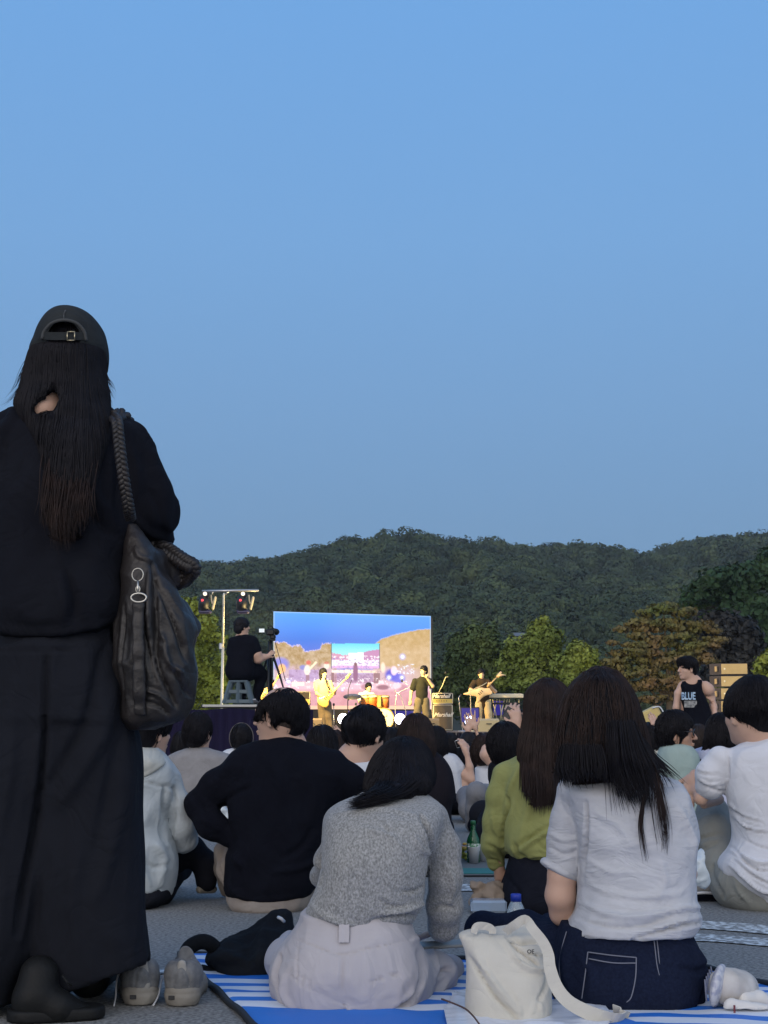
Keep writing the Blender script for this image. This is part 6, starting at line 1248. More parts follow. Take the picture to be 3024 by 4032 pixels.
def tote():
    f = Fig(cV, 3.58); m = cloth('unbleached canvas', (.47, .45, .395), var=((.53, .51, .45), 10), bump=(420, .5, .0018)); root = empty('tote_bag', (f.p(600, 1600)[0], 3.58, 0), 'cream canvas tote bag standing between the two women on the mat', 'bag')
    b = Sdf(.02)
    b.loft([f.row(588, 740, 790, .012, .05), f.row(640, 640, 830, .02, .045), f.row(705, 330, 880, .035, .03), f.row(735, 78, 905, .045, .02), f.row(800, 95, 935, .055, .01), f.row(930, 150, 985, .065, 0), f.row(1100, 165, 1030, .075, 0), f.row(1300, 160, 1040, .085, 0), f.row(1500, 150, 1042, .09, 0), f.row(1600, 190, 1010, .085, -.01), f.row(1680, 380, 900, .06, -.02)], p=2.6)
    for pts, r_, a_ in [([(560, 730), (640, 830), (760, 920), (880, 1020)], 14, -.010), ([(600, 740), (700, 800), (800, 790), (920, 810)], 24, -.012), ([(180, 950), (300, 1150), (430, 1340), (600, 1500), (690, 1620)], 20, -.008), ([(230, 900), (370, 1120), (520, 1320), (680, 1500)], 30, .008), ([(770, 900), (880, 920), (970, 960)], 8, -.008),
                        ([(1000, 1080), (960, 1250), (830, 1450)], 26, -.007), ([(650, 1300), (680, 1450), (700, 1600)], 14, .004), ([(560, 830), (700, 1000), (900, 1080), (1010, 1060)], 24, .008), ([(800, 1500), (860, 1400), (920, 1480)], 26, .005)]:
        b.fold([f.p(*q) for q in pts], f.r(r_), a_ * 1.4)
    b.wrinkle((9, 9, 7), .005, 3); bd = b.build('bag_body', .006, m, root)
    mi = mat('tote inside painted shade', (.10, .085, .07), .95)  # dark colour painted as the shade inside the mouth of the bag
    op = Sdf(.004); f.limb(op, [(620, 668, -.035), (700, 655, -.035), (760, 622, -.03)], [3, 13, 5], fl=.4); op.build('opening_shade', .003, mi, bd); op = Sdf(.004); f.limb(op, [(315, 706, -.02), (370, 690, -.02), (415, 708, -.02)], [3, 10, 4], fl=.4); op.build('opening_shade', .003, mi, bd)
    def band(pts, w, name, tw=None):
        P = spline(np.array([f.p(x, y, d) for x, y, d in pts]), 60); T = np.gradient(P, axis=0); T /= np.linalg.norm(T, axis=1, keepdims=True); W = np.cross(T, np.array([0, 1.0, 0.25])); W /= np.linalg.norm(W, axis=1, keepdims=True); ww = np.interp(np.linspace(0, 1, 60), np.linspace(0, 1, len(w)), w)[:, None]
        N = np.cross(T, W); th = .0014; V = np.stack([P - W * ww + N * th, P + W * ww + N * th, P + W * ww - N * th, P - W * ww - N * th], 1).reshape(-1, 3)
        Q = [[i * 4 + j, i * 4 + (j + 1) % 4, (i + 1) * 4 + (j + 1) % 4, (i + 1) * 4 + j] for i in range(59) for j in range(4)] + [[0, 1, 2, 3], [239, 238, 237, 236]]
        return mesh(name, V, Q, m, bd, False)
    band([(560, 720, -.03), (660, 650, -.05), (770, 590, -.05), (850, 690, -.075), (960, 830, -.08), (1015, 960, -.085), (1030, 1100, -.095), (1100, 1300, -.10), (1220, 1450, -.11), (1400, 1555, -.12), (1600, 1630, -.12), (1760, 1660, -.10), (1810, 1610, -.06), (1700, 1560, -.03)], [.011, .011, .012, .013, .015, .016, .018, .019, .018], 'handle')
    band([(225, 735, -.03), (250, 670, -.03), (300, 655, -.03), (380, 668, -.03), (425, 700, -.03), (425, 740, -.03)], [.008, .009, .009, .008], 'handle')
    text_mesh('OE', .013, mat('dark print', (.05, .05, .05), .8), 'lettering', bd, facing(f.p(828, 930, -.075), pitch=-.2), .0005, 0, .0004)
tote()
def crumpled(name, label, cat, pts, z0, hgt, m, seed, fold=.018):
    """a thin creased sheet lying on the ground: outline in photo pixels"""
    G = np.array([onground(*p) for p in pts])[:, :2]; lo, hi = G.min(0), G.max(0); n = 60; X, Yv = np.meshgrid(np.linspace(lo[0], hi[0], n), np.linspace(lo[1], hi[1], n), indexing='ij')
    ins = np.zeros(X.shape, bool); j = len(G) - 1
    for i in range(len(G)):
        c_ = ((G[i, 1] > Yv) != (G[j, 1] > Yv)) & (X < (G[j, 0] - G[i, 0]) * (Yv - G[i, 1]) / (G[j, 1] - G[i, 1] + 1e-12) + G[i, 0]); ins ^= c_; j = i
    W = np.stack([X * 14, Yv * 10, X * 0], -1); Z = z0 + hgt * (1 - np.abs(vnoise(W, seed))) ** 2 + hgt * .4 * (1 - np.abs(vnoise(W * 2.3, seed + 1))) ** 2; V = np.stack([X, Yv, Z], -1).reshape(-1, 3)
    i, j = np.meshgrid(np.arange(n - 1), np.arange(n - 1), indexing='ij'); keep = (ins[:-1, :-1] & ins[1:, :-1] & ins[:-1, 1:] & ins[1:, 1:]).ravel(); q = (i * n + j).ravel()[keep]
    return tag(mesh(name, V, np.stack([q, q + n, q + n + 1, q + 1], 1), m), label, cat)
m_film = mat('milky plastic film', (.62, .66, .74), .25, spec=.5, bump=(30, .4, .004))
crumpled('plastic_sheet', 'crumpled milky plastic sheet under the tote bag', 'plastic bag', [(1740, 4010), (1780, 3935), (1830, 3910), (1900, 3960), (2120, 3990), (2180, 3955), (2260, 3945), (2380, 3975), (2420, 4020), (2400, 4090), (1760, 4120)], .014, .006, m_film, 7)
cd_ = MB(); cd_.tube(spline([onground(*cK(1270, 1905), .05), onground(*cK(1350, 1935), .05), onground(*cK(1440, 1975), .05), onground(*cK(1500, 2030), .05), onground(*cK(1545, 2090), .05)], 24), .0022, 6)
tag(cd_.build('cord', mat('brown cord', (.09, .05, .04), .7), None, True), 'thin brown cord lying on the plastic sheet by the tote bag', 'cord')
def bottle(f, x, ytop, ybase, prof, m, root_label, cat, capm, capr, caph, name='bottle', res=28):
    t_ = f.p(x, ytop); H = t_[2]; base = np.array([t_[0], f.Y, t_[2] - (ybase - ytop) / f.c.s * f.Y / F_PX]); root = empty(name, base, root_label, cat); hh = t_[2] - base[2]
    MB().lathe(base, [(r_ , z_ * hh) for r_, z_ in prof], res).build('bottle_body', m, root, True)
    MB().lathe(base, [(0, hh - caph), (capr, hh - caph), (capr, hh - .002), (capr * .85, hh), (0, hh)], 24).build('cap', capm, root, True); return root, base, hh
m_pet = mat('clear plastic bottle', (.75, .85, .92), .12, trans=.75, spec=.5); m_bluecap = mat('blue cap', (.01, .035, .33), .4)
bottle(Fig(cV, 5.1), 672, 318, 900, [(0, 0), (.030, .0), (.034, .03), (.034, .30), (.031, .34), (.034, .40), (.034, .62), (.030, .74), (.018, .87), (.0135, .90), (.0135, .95)], m_pet, 'clear water bottle with a blue cap behind the denim knee', 'bottle', m_bluecap, .0185, .026, 'water_bottle')
fl_ = Fig(cL, 7.4)
r_, b_, h_ = bottle(fl_, 183, 1395, 1745, [(0, 0), (.030, 0), (.033, .02), (.033, .50), (.030, .58), (.014, .75), (.012, .80), (.012, .96)], mat('green bottle glass', (.02, .16, .07), .1, trans=.5, spec=.6), 'green glass liquor bottle with a white label among the paper cups', 'bottle', mat('green cap', (.02, .12, .05), .4), .0135, .02, 'liquor_bottle')
MB().lathe(b_, [(.0335, h_ * .28), (.0335, h_ * .46)], 28).build('label', mat('white paper label', (.55, .60, .55), .8, var=((.08, .25, .12), 60, .05)), r_, True)
m_cup = mat('white paper cup', (.62, .64, .66), .7)
for x, yt, yb, Y, lab in ((190, 1648, 1785, 7.35, 'nearer white paper cup in front of the green bottle'), (262, 1595, 1770, 7.45, 'second white paper cup, right of the green bottle')):
    f = Fig(cL, Y); a = f.p(x, yb); a[2] = max(a[2], .012); h = .082; rt = empty('paper_cup', a, lab, 'cup'); MB().lathe(a, [(0, .004), (.021, .002), (.0225, 0), (.031, h - .002), (.033, h), (.031, h), (.0295, h - .004), (.021, .006), (0, .006)], 28).build('cup_wall', m_cup, rt, True)
sn = Sdf(.01); f = Fig(cL, 7.5)
for i, (x, y, r0) in enumerate([(100, 1640, 30), (120, 1690, 28), (95, 1710, 26), (125, 1730, 20), (85, 1670, 26), (110, 1600, 18)]): sn.ell(f.p(x, y, .02 * (i % 3)), [f.r(r0), f.r(r0) * .9, f.r(r0) * .7])
sn.wrinkle((40, 40, 40), .005, 3); tag(sn.build('snack_bag', .006, mat('yellow green snack wrapper', (.30, .36, .06), .4, var=((.45, .20, .05), 14, .08), spec=.5)), 'yellow and orange snack bag left of the green bottle', 'snack bag')
tm = MB(); a = onground(1770, 3452); b = onground(1990, 3452); c = onground(1770, 3330); cx = (a[0] + b[0]) / 2; tm.box((cx + .1, (a[1] + c[1]) / 2, .006), (1.0, c[1] - a[1], .010), bev=.003)
rt = empty('folding_mat', (cx, a[1], 0), 'grey and teal folding mat under the drinks beyond the paper bag', 'mat'); tm.build('foam', mat('grey foam', (.12, .14, .15), .8), rt)
MB().box((cx + .1, a[1] + .13, .0135), (.98, .24, .003), bev=.001).build('teal_band', mat('teal foam', (.03, .17, .17), .8), rt); MB().box((cx + .1, a[1] - .012, .005), (1.02, .02, .008), bev=.002).build('edge', mat('black piping', (.012, .014, .018), .7), rt)
pb = Sdf(.02); f = Fig(cV, 5.6)
for p_, r0 in (((290, 260, .02), 56), ((260, 370, .0), 62), ((370, 350, 0), 72), ((460, 330, .0), 66), ((490, 290, .02), 50), ((300, 410, 0), 55), ((450, 410, 0), 60)): pb.ell(f.p(*p_), [f.r(r0), f.r(r0) * 1.1, f.r(r0)])
pb.wrinkle((16, 16, 16), .022, 3, True); pb.wrinkle((45, 45, 45), .006, 5, True); tag(pb.build('paper_bag', .006, mat('brown kraft paper', (.20, .155, .115), .85, var=((.26, .20, .15), 12))), 'crumpled brown paper bag on the asphalt behind the water bottle', 'paper bag')
tr = MB(); c_ = f.p(370, 470, -.02); tr.box((c_[0], c_[1] - .06, .028), (.135, .09, .045), bev=.008); tag(tr.build('plastic_box', mat('clear film', (.45, .58, .75), .15, trans=.5, spec=.5)), 'clear shallow plastic food box before the brown paper bag', 'box')
def side_shoe():
    f = Fig(cO, 3.64); mw = mat('white shoe leather', (.55, .54, .52), .45, bump=(120, .2, .002)); root = empty('white_shoe', (f.p(1150, 2100)[0], 3.64, 0), 'white shoe lying on its side on the striped mat at the right', 'shoe')
    z0 = .062; C = np.array([f.p(1030, 1980)[0], 3.66, z0]); s = Sdf(.01)
    s.ell(C, (.018, .070, .052), (0, R(12), R(-22))); s.wrinkle((40, 30, 40), .0006, 3); so = s.build('sole', .004, mat('off white rubber', (.50, .50, .52), .55, var=((.34, .35, .42), 60, .06)), root)
    g = MB()
    for k in range(5): y_ = -.045 + .022 * k; g.tube([C + [-.022 + y_ * .4, y_, -.03 + .012 * k], C + [-.022 + y_ * .4, y_ + .012, .02 + .004 * k]], .0022, 6)
    g.build('tread', mat('tread grey', (.14, .15, .20), .7), so, True)
    u = Sdf(.02); u.limb([C + [.022, 0, .0], C + [.060, .02, -.008]], [.047, .040]); u.limb([C + [.04, .06, -.01], C + [.08, .06, -.015]], [.038, .034]); u.cutout(('plane', np.array([0, 0, .012]), np.array([0, 0, -1.0]))); u.wrinkle((20, 20, 20), .004, 6); up = u.build('upper', .005, mat('beige suede', (.40, .375, .35), .85, var=((.5, .49, .47), 18, .15)), root)
    b = Sdf(.01); b.limb([f.p(1150, 2030, -.03), f.p(1280, 2080, -.03), f.p(1560, 2130, -.02)], [.022, .024, .026], fl=.6); b.limb([f.p(1270, 1950, .0), f.p(1420, 1960, .02), f.p(1600, 2040, .03)], [.020, .022, .02], fl=.8); b.cutout(('plane', np.array([0, 0, .016]), np.array([0, 0, -1.0]))); b.wrinkle((25, 25, 25), .004, 8); b.build('strap', .005, mw, up)
    MB().box(f.p(1175, 2055, -.055), (.005, .002, .018), bev=.0005).build('tab', mat('dark red tab', (.14, .03, .04), .7), up)
side_shoe()
pbg = Sdf(.02); f = Fig(cO, 5.2)
f.limb(pbg, [(800, 480, 0), (790, 620, 0), (840, 700, 0)], [60, 75, 50]); pbg.wrinkle((20, 20, 20), .018, 3, True); tag(pbg.build('carrier_bag', .007, mat('thin white carrier', (.50, .56, .60), .35, spec=.5)), 'white carrier bag peeking out between the white shirt and the stone trousers', 'plastic bag')
f = Fig(cO, 5.9); sb = Sdf(.02); f.limb(sb, [(700, 790, 0), (900, 790, 0)], [66, 60]); f.limb(sb, [(640, 700, .1), (800, 690, .1)], [60, 50]); sb.wrinkle((14, 14, 14), .008, 3); r0 = empty('grey_bag', (f.p(800, 850)[0], 5.9, 0), 'low grey bag with a pale rim on the ground past the linen shirt', 'bag'); sb.build('bag_body', .009, cloth('stone grey bag', (.22, .22, .22)), r0)
MB().tube(spline([f.p(700, 850, -.07), f.p(850, 838, -.07), f.p(960, 845, -.05)], 12), .006, 6).build('rim', m_pale, r0, True); MB().box(f.p(830, 905, .03), (.20, .12, .07), bev=.02).build('base', m_black, r0)
f = Fig(cH, 5.95)
def hoodie_leg():
    r = [o for o in bpy.data.objects if o.get('label', '').startswith('man in a pale grey hoodie')][0]
    q = Sdf(.03); f.limb(q, [(300, 1560, .0), (440, 1440, .02), (560, 1560, .02), (565, 1700, 0)], [90, 100, 95, 84]); q.build('trouser_leg', .010, cloth('dark trousers', (.012, .013, .018)), r)
    s = Sdf(.015); f.limb(s, [(510, 1770, -.02), (620, 1765, .02)], [30, 32]); s.cutout(('plane', np.array([0, 0, .002]), np.array([0, 0, -1.0]))); s.build('shoe', .007, mat('beige shoe sole', (.28, .25, .20), .8), r)
hoodie_leg()
pw = Sdf(.02); f = Fig(cH, 8.0); f.limb(pw, [(690, 1100, 0), (725, 1180, 0)], [30, 26]); f.limb(pw, [(640, 1150, 0), (700, 1260, 0)], [12, 10]); pw.wrinkle((20, 20, 20), .015, 3, True); tag(pw.build('carrier_bag', .010, mat('thin white carrier', (.50, .56, .60), .35, spec=.5)), 'scrap of white carrier bag seen under the bent arm of the black sweater man', 'plastic bag')
# ================================================================== stage, band and equipment
m_blk = mat('black equipment vinyl', (.016, .016, .018), .55, bump=(200, .2, .002)); m_grill = mat('speaker grille cloth', (.10, .085, .06), .9, var=((.15, .125, .09), 90)); m_piping = mat('pale piping', (.55, .50, .38), .6); m_gold = mat('gold panel', (.55, .42, .12), .35, .6)
m_steel = mat('stand steel', (.45, .45, .46), .35, .9); m_drape = cloth('black stage skirt', (.008, .008, .016), bump=(3, .5, .05), scale=(3, 1, .1)); m_deck = mat('stage deck', (.10, .09, .085), .7, var=((.14, .12, .11), 3))
SZ = .54; eE = lambda x, y, Y=38.0: at(*cE(x, y), Y); eF = lambda x, y, Y=38.0: at(*cF(x, y), Y); eD = lambda x, y, Y=20.5: at(*cD(x, y), Y)
xl, xr = at(1010, 2800, 36)[0], at(2120, 2800, 36)[0]
st_root = empty('stage', ((xl + xr) / 2, 38, 0), 'low black-skirted concert stage carrying the band below the wooded hill', 'stage')
MB().box(((xl + xr) / 2, 39.2, SZ - .05), (xr - xl, 7.6, .1), bev=.01).build('deck', m_deck, st_root)
sk_ = MB(); n = 160; X = np.linspace(xl, xr, n); yy = 35.38 + .04 * np.sin(np.arange(n) * 1.7); V = np.concatenate([np.c_[X, yy, np.full(n, SZ - .02)], np.c_[X, yy - .03 + .02 * np.sin(np.arange(n) * 1.1), np.full(n, .0)]]); sk_.add(V, [[i + n, i + n + 1, i + 1, i] for i in range(n - 1)]); sk_.build('skirt', m_drape, st_root, True)
# LED wall: the picture it shows is painted point by point
def led_wall():
    A = at(*cE(64, 65), 41.0); Bp = at(*cE(1531, 108), 42.9); bl = at(*cE(62, 978), 41.0); br = at(*cE(1537, 978), 42.9)
    nx, ny = 230, 150; u, v = np.meshgrid(np.linspace(0, 1, nx), np.linspace(0, 1, ny), indexing='ij')
    ex = 64 + u * 1468; ey = 65 + 43 * u + v * (913 - 43 * u)
    I = lambda x, P: np.interp(x, [p[0] for p in P], [p[1] for p in P])
    nz = lambda s_, k=1: fbm(np.stack([ex / s_, ey / s_, ex * 0], -1), k)
    c_ = np.zeros((nx, ny, 3)); c255 = lambda *a: np.array([lin(a)])[0]
    def mix(mask, col):
        nonlocal c_
        mk = np.clip(mask, 0, 1)[..., None]; c_ = c_ * (1 - mk) + (col if np.ndim(col) == 3 else np.array(col)) * mk
    t = np.clip((ey - 90) / 340, 0, 1)[..., None]; c_ = c255(82, 160, 255) * (1 - t) + c255(58, 104, 214) * t
    t = np.clip((ex - 700) / 800, 0, 1)[..., None]; c_ = c_ * (1 - t * .4) + c255(86, 160, 255) * t * .4
    trees = I(ex, [(60, 352), (120, 362), (170, 356), (200, 380), (235, 398), (270, 388), (305, 384), (325, 420), (350, 440), (420, 436), (480, 425), (505, 380), (535, 362), (600, 372), (700, 380)]) + 10 * nz(14)
    hill_ = I(ex, [(980, 380), (1010, 358), (1060, 325), (1150, 292), (1260, 265), (1400, 240), (1540, 230)]) + 4 * nz(20, 3)
    tan = c255(180, 150, 104) + .10 * nz(30, 4)[..., None] + .05 * nz(9, 8)[..., None]; tan2 = c255(202, 168, 116) + .05 * nz(30, 5)[..., None]
    mix((np.abs(ey - trees) < 7) * (ex < 640), c255(200, 190, 235)); mix(((ey - trees) / 4) * (ex < 640), tan); mix(((ey - hill_) / 4) * (ex > 980), tan2)
    mix((np.abs(ey - hill_) < 4) * (ex > 980) * .6, c255(190, 200, 230))
    # band seen on the screen, in front of pinkish haze
    pk = np.clip((ey - 565) / 60 + .4 * nz(40, 9), 0, 1) * np.clip((1500 - ex) / 200, 0, 1); mix(pk * .7, c255(214, 180, 205)); mix(np.clip((ey - 700) / 60, 0, 1) * .9, c255(240, 190, 205)); mix(np.clip((ey - 785) / 40, 0, 1), c255(216, 150, 158) + .05 * nz(50, 12)[..., None])
    bl_ = lambda x, y, rx, ry, p=2: np.clip(1.6 - (np.abs((ex - x) / rx) ** p + np.abs((ey - y) / ry) ** p), 0, 1)
    rc = lambda x0, y0, x1, y1: ((ex > x0) & (ex < x1) & (ey > y0) & (ey < y1)) * 1.0
    mix(bl_(130, 560, 70, 60) * .9, c255(120, 120, 220)); mix(bl_(140, 600, 34, 40), c255(255, 190, 110)); mix(bl_(330, 590, 30, 22), c255(130, 130, 200)); mix(rc(200, 610, 470, 720) * .6, c255(170, 140, 205) + .12 * nz(16, 14)[..., None]); mix(rc(600, 650, 990, 735) * .55, c255(160, 100, 130) + .2 * nz(12, 15)[..., None]); mix(rc(590, 612, 850, 640), c255(255, 240, 225)); mix(rc(850, 616, 1010, 642), c255(255, 225, 200)); mix(rc(585, 640, 612, 735) * .8, c255(120, 60, 60)); mix(rc(985, 640, 1040, 735) * .8, c255(120, 60, 70))
    mix(bl_(380, 545, 22, 20) * .9, c255(220, 80, 60)); mix(bl_(368, 615, 26, 44), c255(255, 245, 225)); 
    for k in range(14): mix(bl_(395 + k * 4, 600 - k * 4.4, 9, 8), c255(255, 240, 200))
    mix(rc(355, 660, 385, 740) * .8, c255(150, 100, 110)); mix(bl_(545, 575, 24, 28), c255(255, 235, 215)); mix(bl_(545, 548, 22, 12) * .8, c255(200, 80, 60))
    mix(bl_(1150, 660, 56, 52), c255(70, 60, 200)); mix(bl_(1215, 690, 60, 44) * .9, c255(80, 80, 220)); mix(bl_(1175, 620, 28, 40), c255(255, 220, 235))
    for x, y, r_ in ((1127, 683, 15), (1250, 683, 14), (1257, 490, 17), (200, 722, 15), (690, 800, 8)): mix(bl_(x, y, r_ * 1.8, r_ * 1.8) * .6, c255(190, 190, 255)); mix(bl_(x, y, r_, r_), c255(255, 255, 255))
    sp_ = np.clip(nz(13, 21) * 4 - 1.2, 0, 1); mix(sp_ * rc(1180, 560, 1370, 650), c255(235, 240, 255)); mix(np.clip(nz(15, 22) * 4 - 1.6, 0, 1) * rc(70, 690, 1300, 790), c255(255, 240, 245)); mix(np.clip(nz(15, 23) * 4 - 2.2, 0, 1) * rc(100, 600, 1100, 730) * .6, c255(140, 90, 130)); mix(rc(230, 725, 345, 765), c255(255, 235, 225)); mix(rc(350, 730, 600, 790) * .5, c255(255, 200, 200)); mix(bl_(1070, 775, 60, 22), c255(150, 90, 110)); mix(bl_(1255, 780, 50, 30) * .8, c255(190, 120, 140)); mix(bl_(905, 770, 40, 25) * .8, c255(180, 110, 130)); mix(bl_(1200, 760, 40, 26), c255(255, 215, 225))
    # the screen within the screen
    ins = rc(592, 366, 1040, 598); t = np.clip((ey - 368) / 90, 0, 1)[..., None]; cy = c255(95, 215, 240) * (1 - t) + c255(150, 235, 235) * t; mix(ins, cy)
    mix(ins * ((ey > I(ex, [(590, 455), (640, 462), (690, 475), (745, 468), (760, 500)]) + 6 * nz(10, 31)) & (ex < 760)), c255(205, 140, 175)); mix(ins * ((ey > I(ex, [(885, 450), (930, 436), (1040, 420)])) & (ex > 885)), c255(190, 125, 175)); mix(ins * (ey > 520), c255(248, 225, 240)); mix(ins * np.clip(nz(16, 33) * 3 - .6, 0, 1) * (ey > 480), c255(255, 250, 255)); mix(ins * rc(748, 452, 888, 545), c255(255, 255, 255)); mix(ins * (ey > 575), c255(225, 170, 225)); mix(ins * np.clip(nz(12, 35) * 3 - 1, 0, 1) * (ey > 500), c255(150, 120, 190))
    mix(rc(588, 364, 594, 600) + rc(1037, 368, 1043, 600), c255(60, 80, 100)); mix(bl_(812, 640, 22, 80, 3), c255(135, 70, 120)); mix(bl_(812, 560, 13, 16), c255(110, 50, 60)); mix(bl_(1070, 590, 20, 45) * .9, c255(255, 230, 205)); mix(rc(60, 945, 1540, 990), c255(255, 200, 165))
    c_ = c_ * .90 + c255(205, 200, 215) * .10 * np.clip((ey - 330) / 120, 0, 1)[..., None]
    e_ = np.minimum(np.minimum(u, 1 - u) * 1468, v * 913); mix(np.clip(1 - e_ / 14, 0, 1) * .55, c255(190, 225, 255))
    P = A[None, None] * ((1 - u) * (1 - v))[..., None] + Bp * (u * (1 - v))[..., None] + bl * ((1 - u) * v)[..., None] + br * (u * v)[..., None]
    i, j = np.meshgrid(np.arange(nx - 1), np.arange(ny - 1), indexing='ij'); q = (i * ny + j).ravel()
    m = bpy.data.materials.new('lit video wall'); m.use_nodes = True; nn = m.node_tree; p = nn.nodes['Principled BSDF']; a_ = nn.nodes.new('ShaderNodeAttribute'); a_.attribute_name = 'paint'; p.inputs['Base Color'].default_value = (.01, .01, .01, 1); nn.links.new(a_.outputs['Color'], p.inputs['Emission Color']); p.inputs['Emission Strength'].default_value = 1.25
    root = empty('video_wall', (*((bl + br) / 2)[:2], SZ), 'large lit video screen at the back of the stage showing the band itself', 'screen')
    mesh('display', P.reshape(-1, 3), np.stack([q, q + 1, q + ny + 1, q + ny], 1), m, root, colors=np.clip(c_, 0, 1.2).reshape(-1, 3))
    ang = math.atan2(Bp[1] - A[1], Bp[0] - A[0]); cc = (A + Bp + bl + br) / 4; w = np.linalg.norm(Bp - A); h = A[2] - bl[2]
    MB().box(cc + [0.02, .12, .0], (w + .02, .16, h - .06), rot=(0, 0, ang), bev=.01).build('cabinet', m_blk, root); MB().box((cc[0], cc[1] + .1, (bl[2] + SZ) / 2), (w, .5, bl[2] - SZ), rot=(0, 0, ang)).build('base', m_blk, root)
led_wall()

def light_stand():
    Y = 34.0; P = lambda x, y: eD(x, y, Y); base = P(478, 1440); base[2] = 0; root = empty('light_stand', base, 'tall pale lighting stand with a T bar, catching yellow stage light', 'light stand'); m = mat('pale painted pole', (.60, .58, .50), .45, .3)
    top = P(500, 270); MB().tube([base, P(490, 830)], .034, 10).tube([P(490, 830), top, P(505, 235)], .026, 10).build('pole', m, root, True); b = MB(); b.tube([P(265, 215), P(880, 205)], .03, 8); b.tube([P(370, 250), P(390, 210)], .02, 6); b.tube([P(520, 250), P(560, 212)], .02, 6); b.build('cross_bar', m_steel, root, True)
    cl_ = MB(); cl_.box(P(470, 815), (.09, .09, .16), bev=.02); cl_.build('clamp', m_steel, root)
    for k in range(3):
        a = k * 2.1; MB().tube([base + [0, 0, .8], base + [.7 * math.cos(a), .7 * math.sin(a), .02]], .018, 6).build('leg', m_steel, root, True)
light_stand()
def moving_head(x, label):
    Y = 33.7; P = lambda dx, y: eD(x + dx, y, Y); c_ = P(0, 350); root = empty('moving_head_light', P(0, 215), label, 'stage light', 'moving head lights on the T bar'); s = Y / F_PX / 2.765
    MB().box(P(20, 258), (70 * s, .2, 50 * s), bev=.02).build('base', m_blk, root); hd = Sdf(.03); hd.ell(c_ + [0, 0, 0], (60 * s, .22, 75 * s)); hd.limb([P(-5, 300), P(-5, 400)], [48 * s, 62 * s]); hb = hd.build('lamp_head', .02, m_blk, root)
    MB().lathe(P(-8, 322) + [0, -.20, 0], [(0, -.012), (14 * s, -.012), (14 * s, .03)], 12, (0, 1, 0)).build('status_light', mat('red status light', (.3, .02, .02), .4, emit=((1, .06, .08), 1.6)), hb)
    MB().lathe(P(14, 248) + [0, -.12, 0], [(0, -.03), (18 * s, -.02), (22 * s, .02), (20 * s, .05)], 16, (0, 1, 0)).build('lens', mat('warm lens glow', (.5, .45, .35), .3, emit=((1, .86, .66), 1.4)), root, True)
    yk = MB(); mk_ = mat('yoke with painted warm light', (.62, .52, .34), .45)  # warm light put into the colour of the yoke
    yk.box(P(108, 345), (24 * s, .10, 150 * s), rot=(0, .22, 0), bev=.02); yk.tube([P(75, 255), P(80, 320), P(88, 350)], 8 * s, 6); yk.build('yoke', mk_, root)
    MB().box(P(10, 440), (135 * s, .22, 40 * s), bev=.03).build('foot', mat('dark violet housing', (.03, .025, .07), .35, spec=.6), root)
moving_head(288, 'left moving head light with a red status lamp on the T bar'); moving_head(700, 'right moving head light with a red status lamp on the T bar')

# camera platform with its operator
def platform():
    Y = 20.5; a = eD(-150, 1500, Y); b = eD(900, 1500, Y); root = empty('camera_platform', ((a[0] + b[0]) / 2, Y, 0), 'raised camera platform wrapped in dark navy cloth left of the stage', 'platform'); mn = cloth('dark navy drape', (.012, .010, .030), bump=(3, .4, .04), scale=(4, 1, .1))
    n = 80; x0, x1 = a[0], eD(1500, 1500, Y)[0]; X = np.linspace(x0, x1, n); zt = eD(300, 1505, Y)[2]; V = np.concatenate([np.c_[X, 19.8 + .03 * np.sin(np.arange(n) * 1.3), zt + .012 * np.sin(np.arange(n) * .21)], np.c_[X, 19.75 + .03 * np.sin(np.arange(n) * .9), np.zeros(n)], np.c_[X, np.full(n, 21.4), np.full(n, zt)]])
    mesh('drape', V, [[i + n, i + n + 1, i + 1, i] for i in range(n - 1)] + [[i, i + 1, i + 1 + 2 * n, i + 2 * n] for i in range(n - 1)], mn, root)
    c_ = (eD(330, 1470, Y) + eD(905, 1470, Y)) / 2; w = eD(905, 1470, Y)[0] - eD(330, 1470, Y)[0]; MB().box(c_, (w, 1.3, .035), bev=.006).build('deck_board', mat('pale deck edge', (.42, .41, .38), .5), root); MB().box(eD(322, 1473, Y) + [0, -.45, 0], (.035, .3, .045), bev=.005).build('end_cap', m_blk, root)
platform()
DZ = eD(500, 1450, 20.5)[2] + .018
def stool():
    f = Fig(cD, 20.5); root = empty('plastic_stool', f.p(660, 1440), 'blue grey moulded plastic stool on the camera platform', 'stool'); m = mat('blue grey plastic', (.075, .105, .125), .5)
    zt = f.p(660, 1190)[2]; zb = DZ; x = f.p(668, 1200)[0]; hw = f.r(105); hb = f.r(160)
    MB().box((x, 20.5, zt - .012), (hw * 2, .28, .03), bev=.012).build('seat', m, root)
    for sx in (-1, 1):
        for sy in (-1, 1): 
            lm = MB(); lm.tube([(x + sx * hw * .8, 20.5 + sy * .11, zt - .02), (x + sx * hb * .92, 20.5 + sy * .17, zb)], [.034, .030], 4); lm.build('leg', m, root)
    for sy in (-1, 1):
        MB().tube([(x, 20.5 + sy * .11, zt - .02), (x, 20.5 + sy * .165, zb)], .030, 4).build('rib', m, root)
        for fr in (.55, .98): MB().box((x, 20.5 + sy * (.11 + .055 * fr), zt + (zb - zt) * fr + .02), (2 * (hw * .8 + (hb - hw) * fr * .85), .016, .05), bev=.005).build('rail', m, root)
stool()
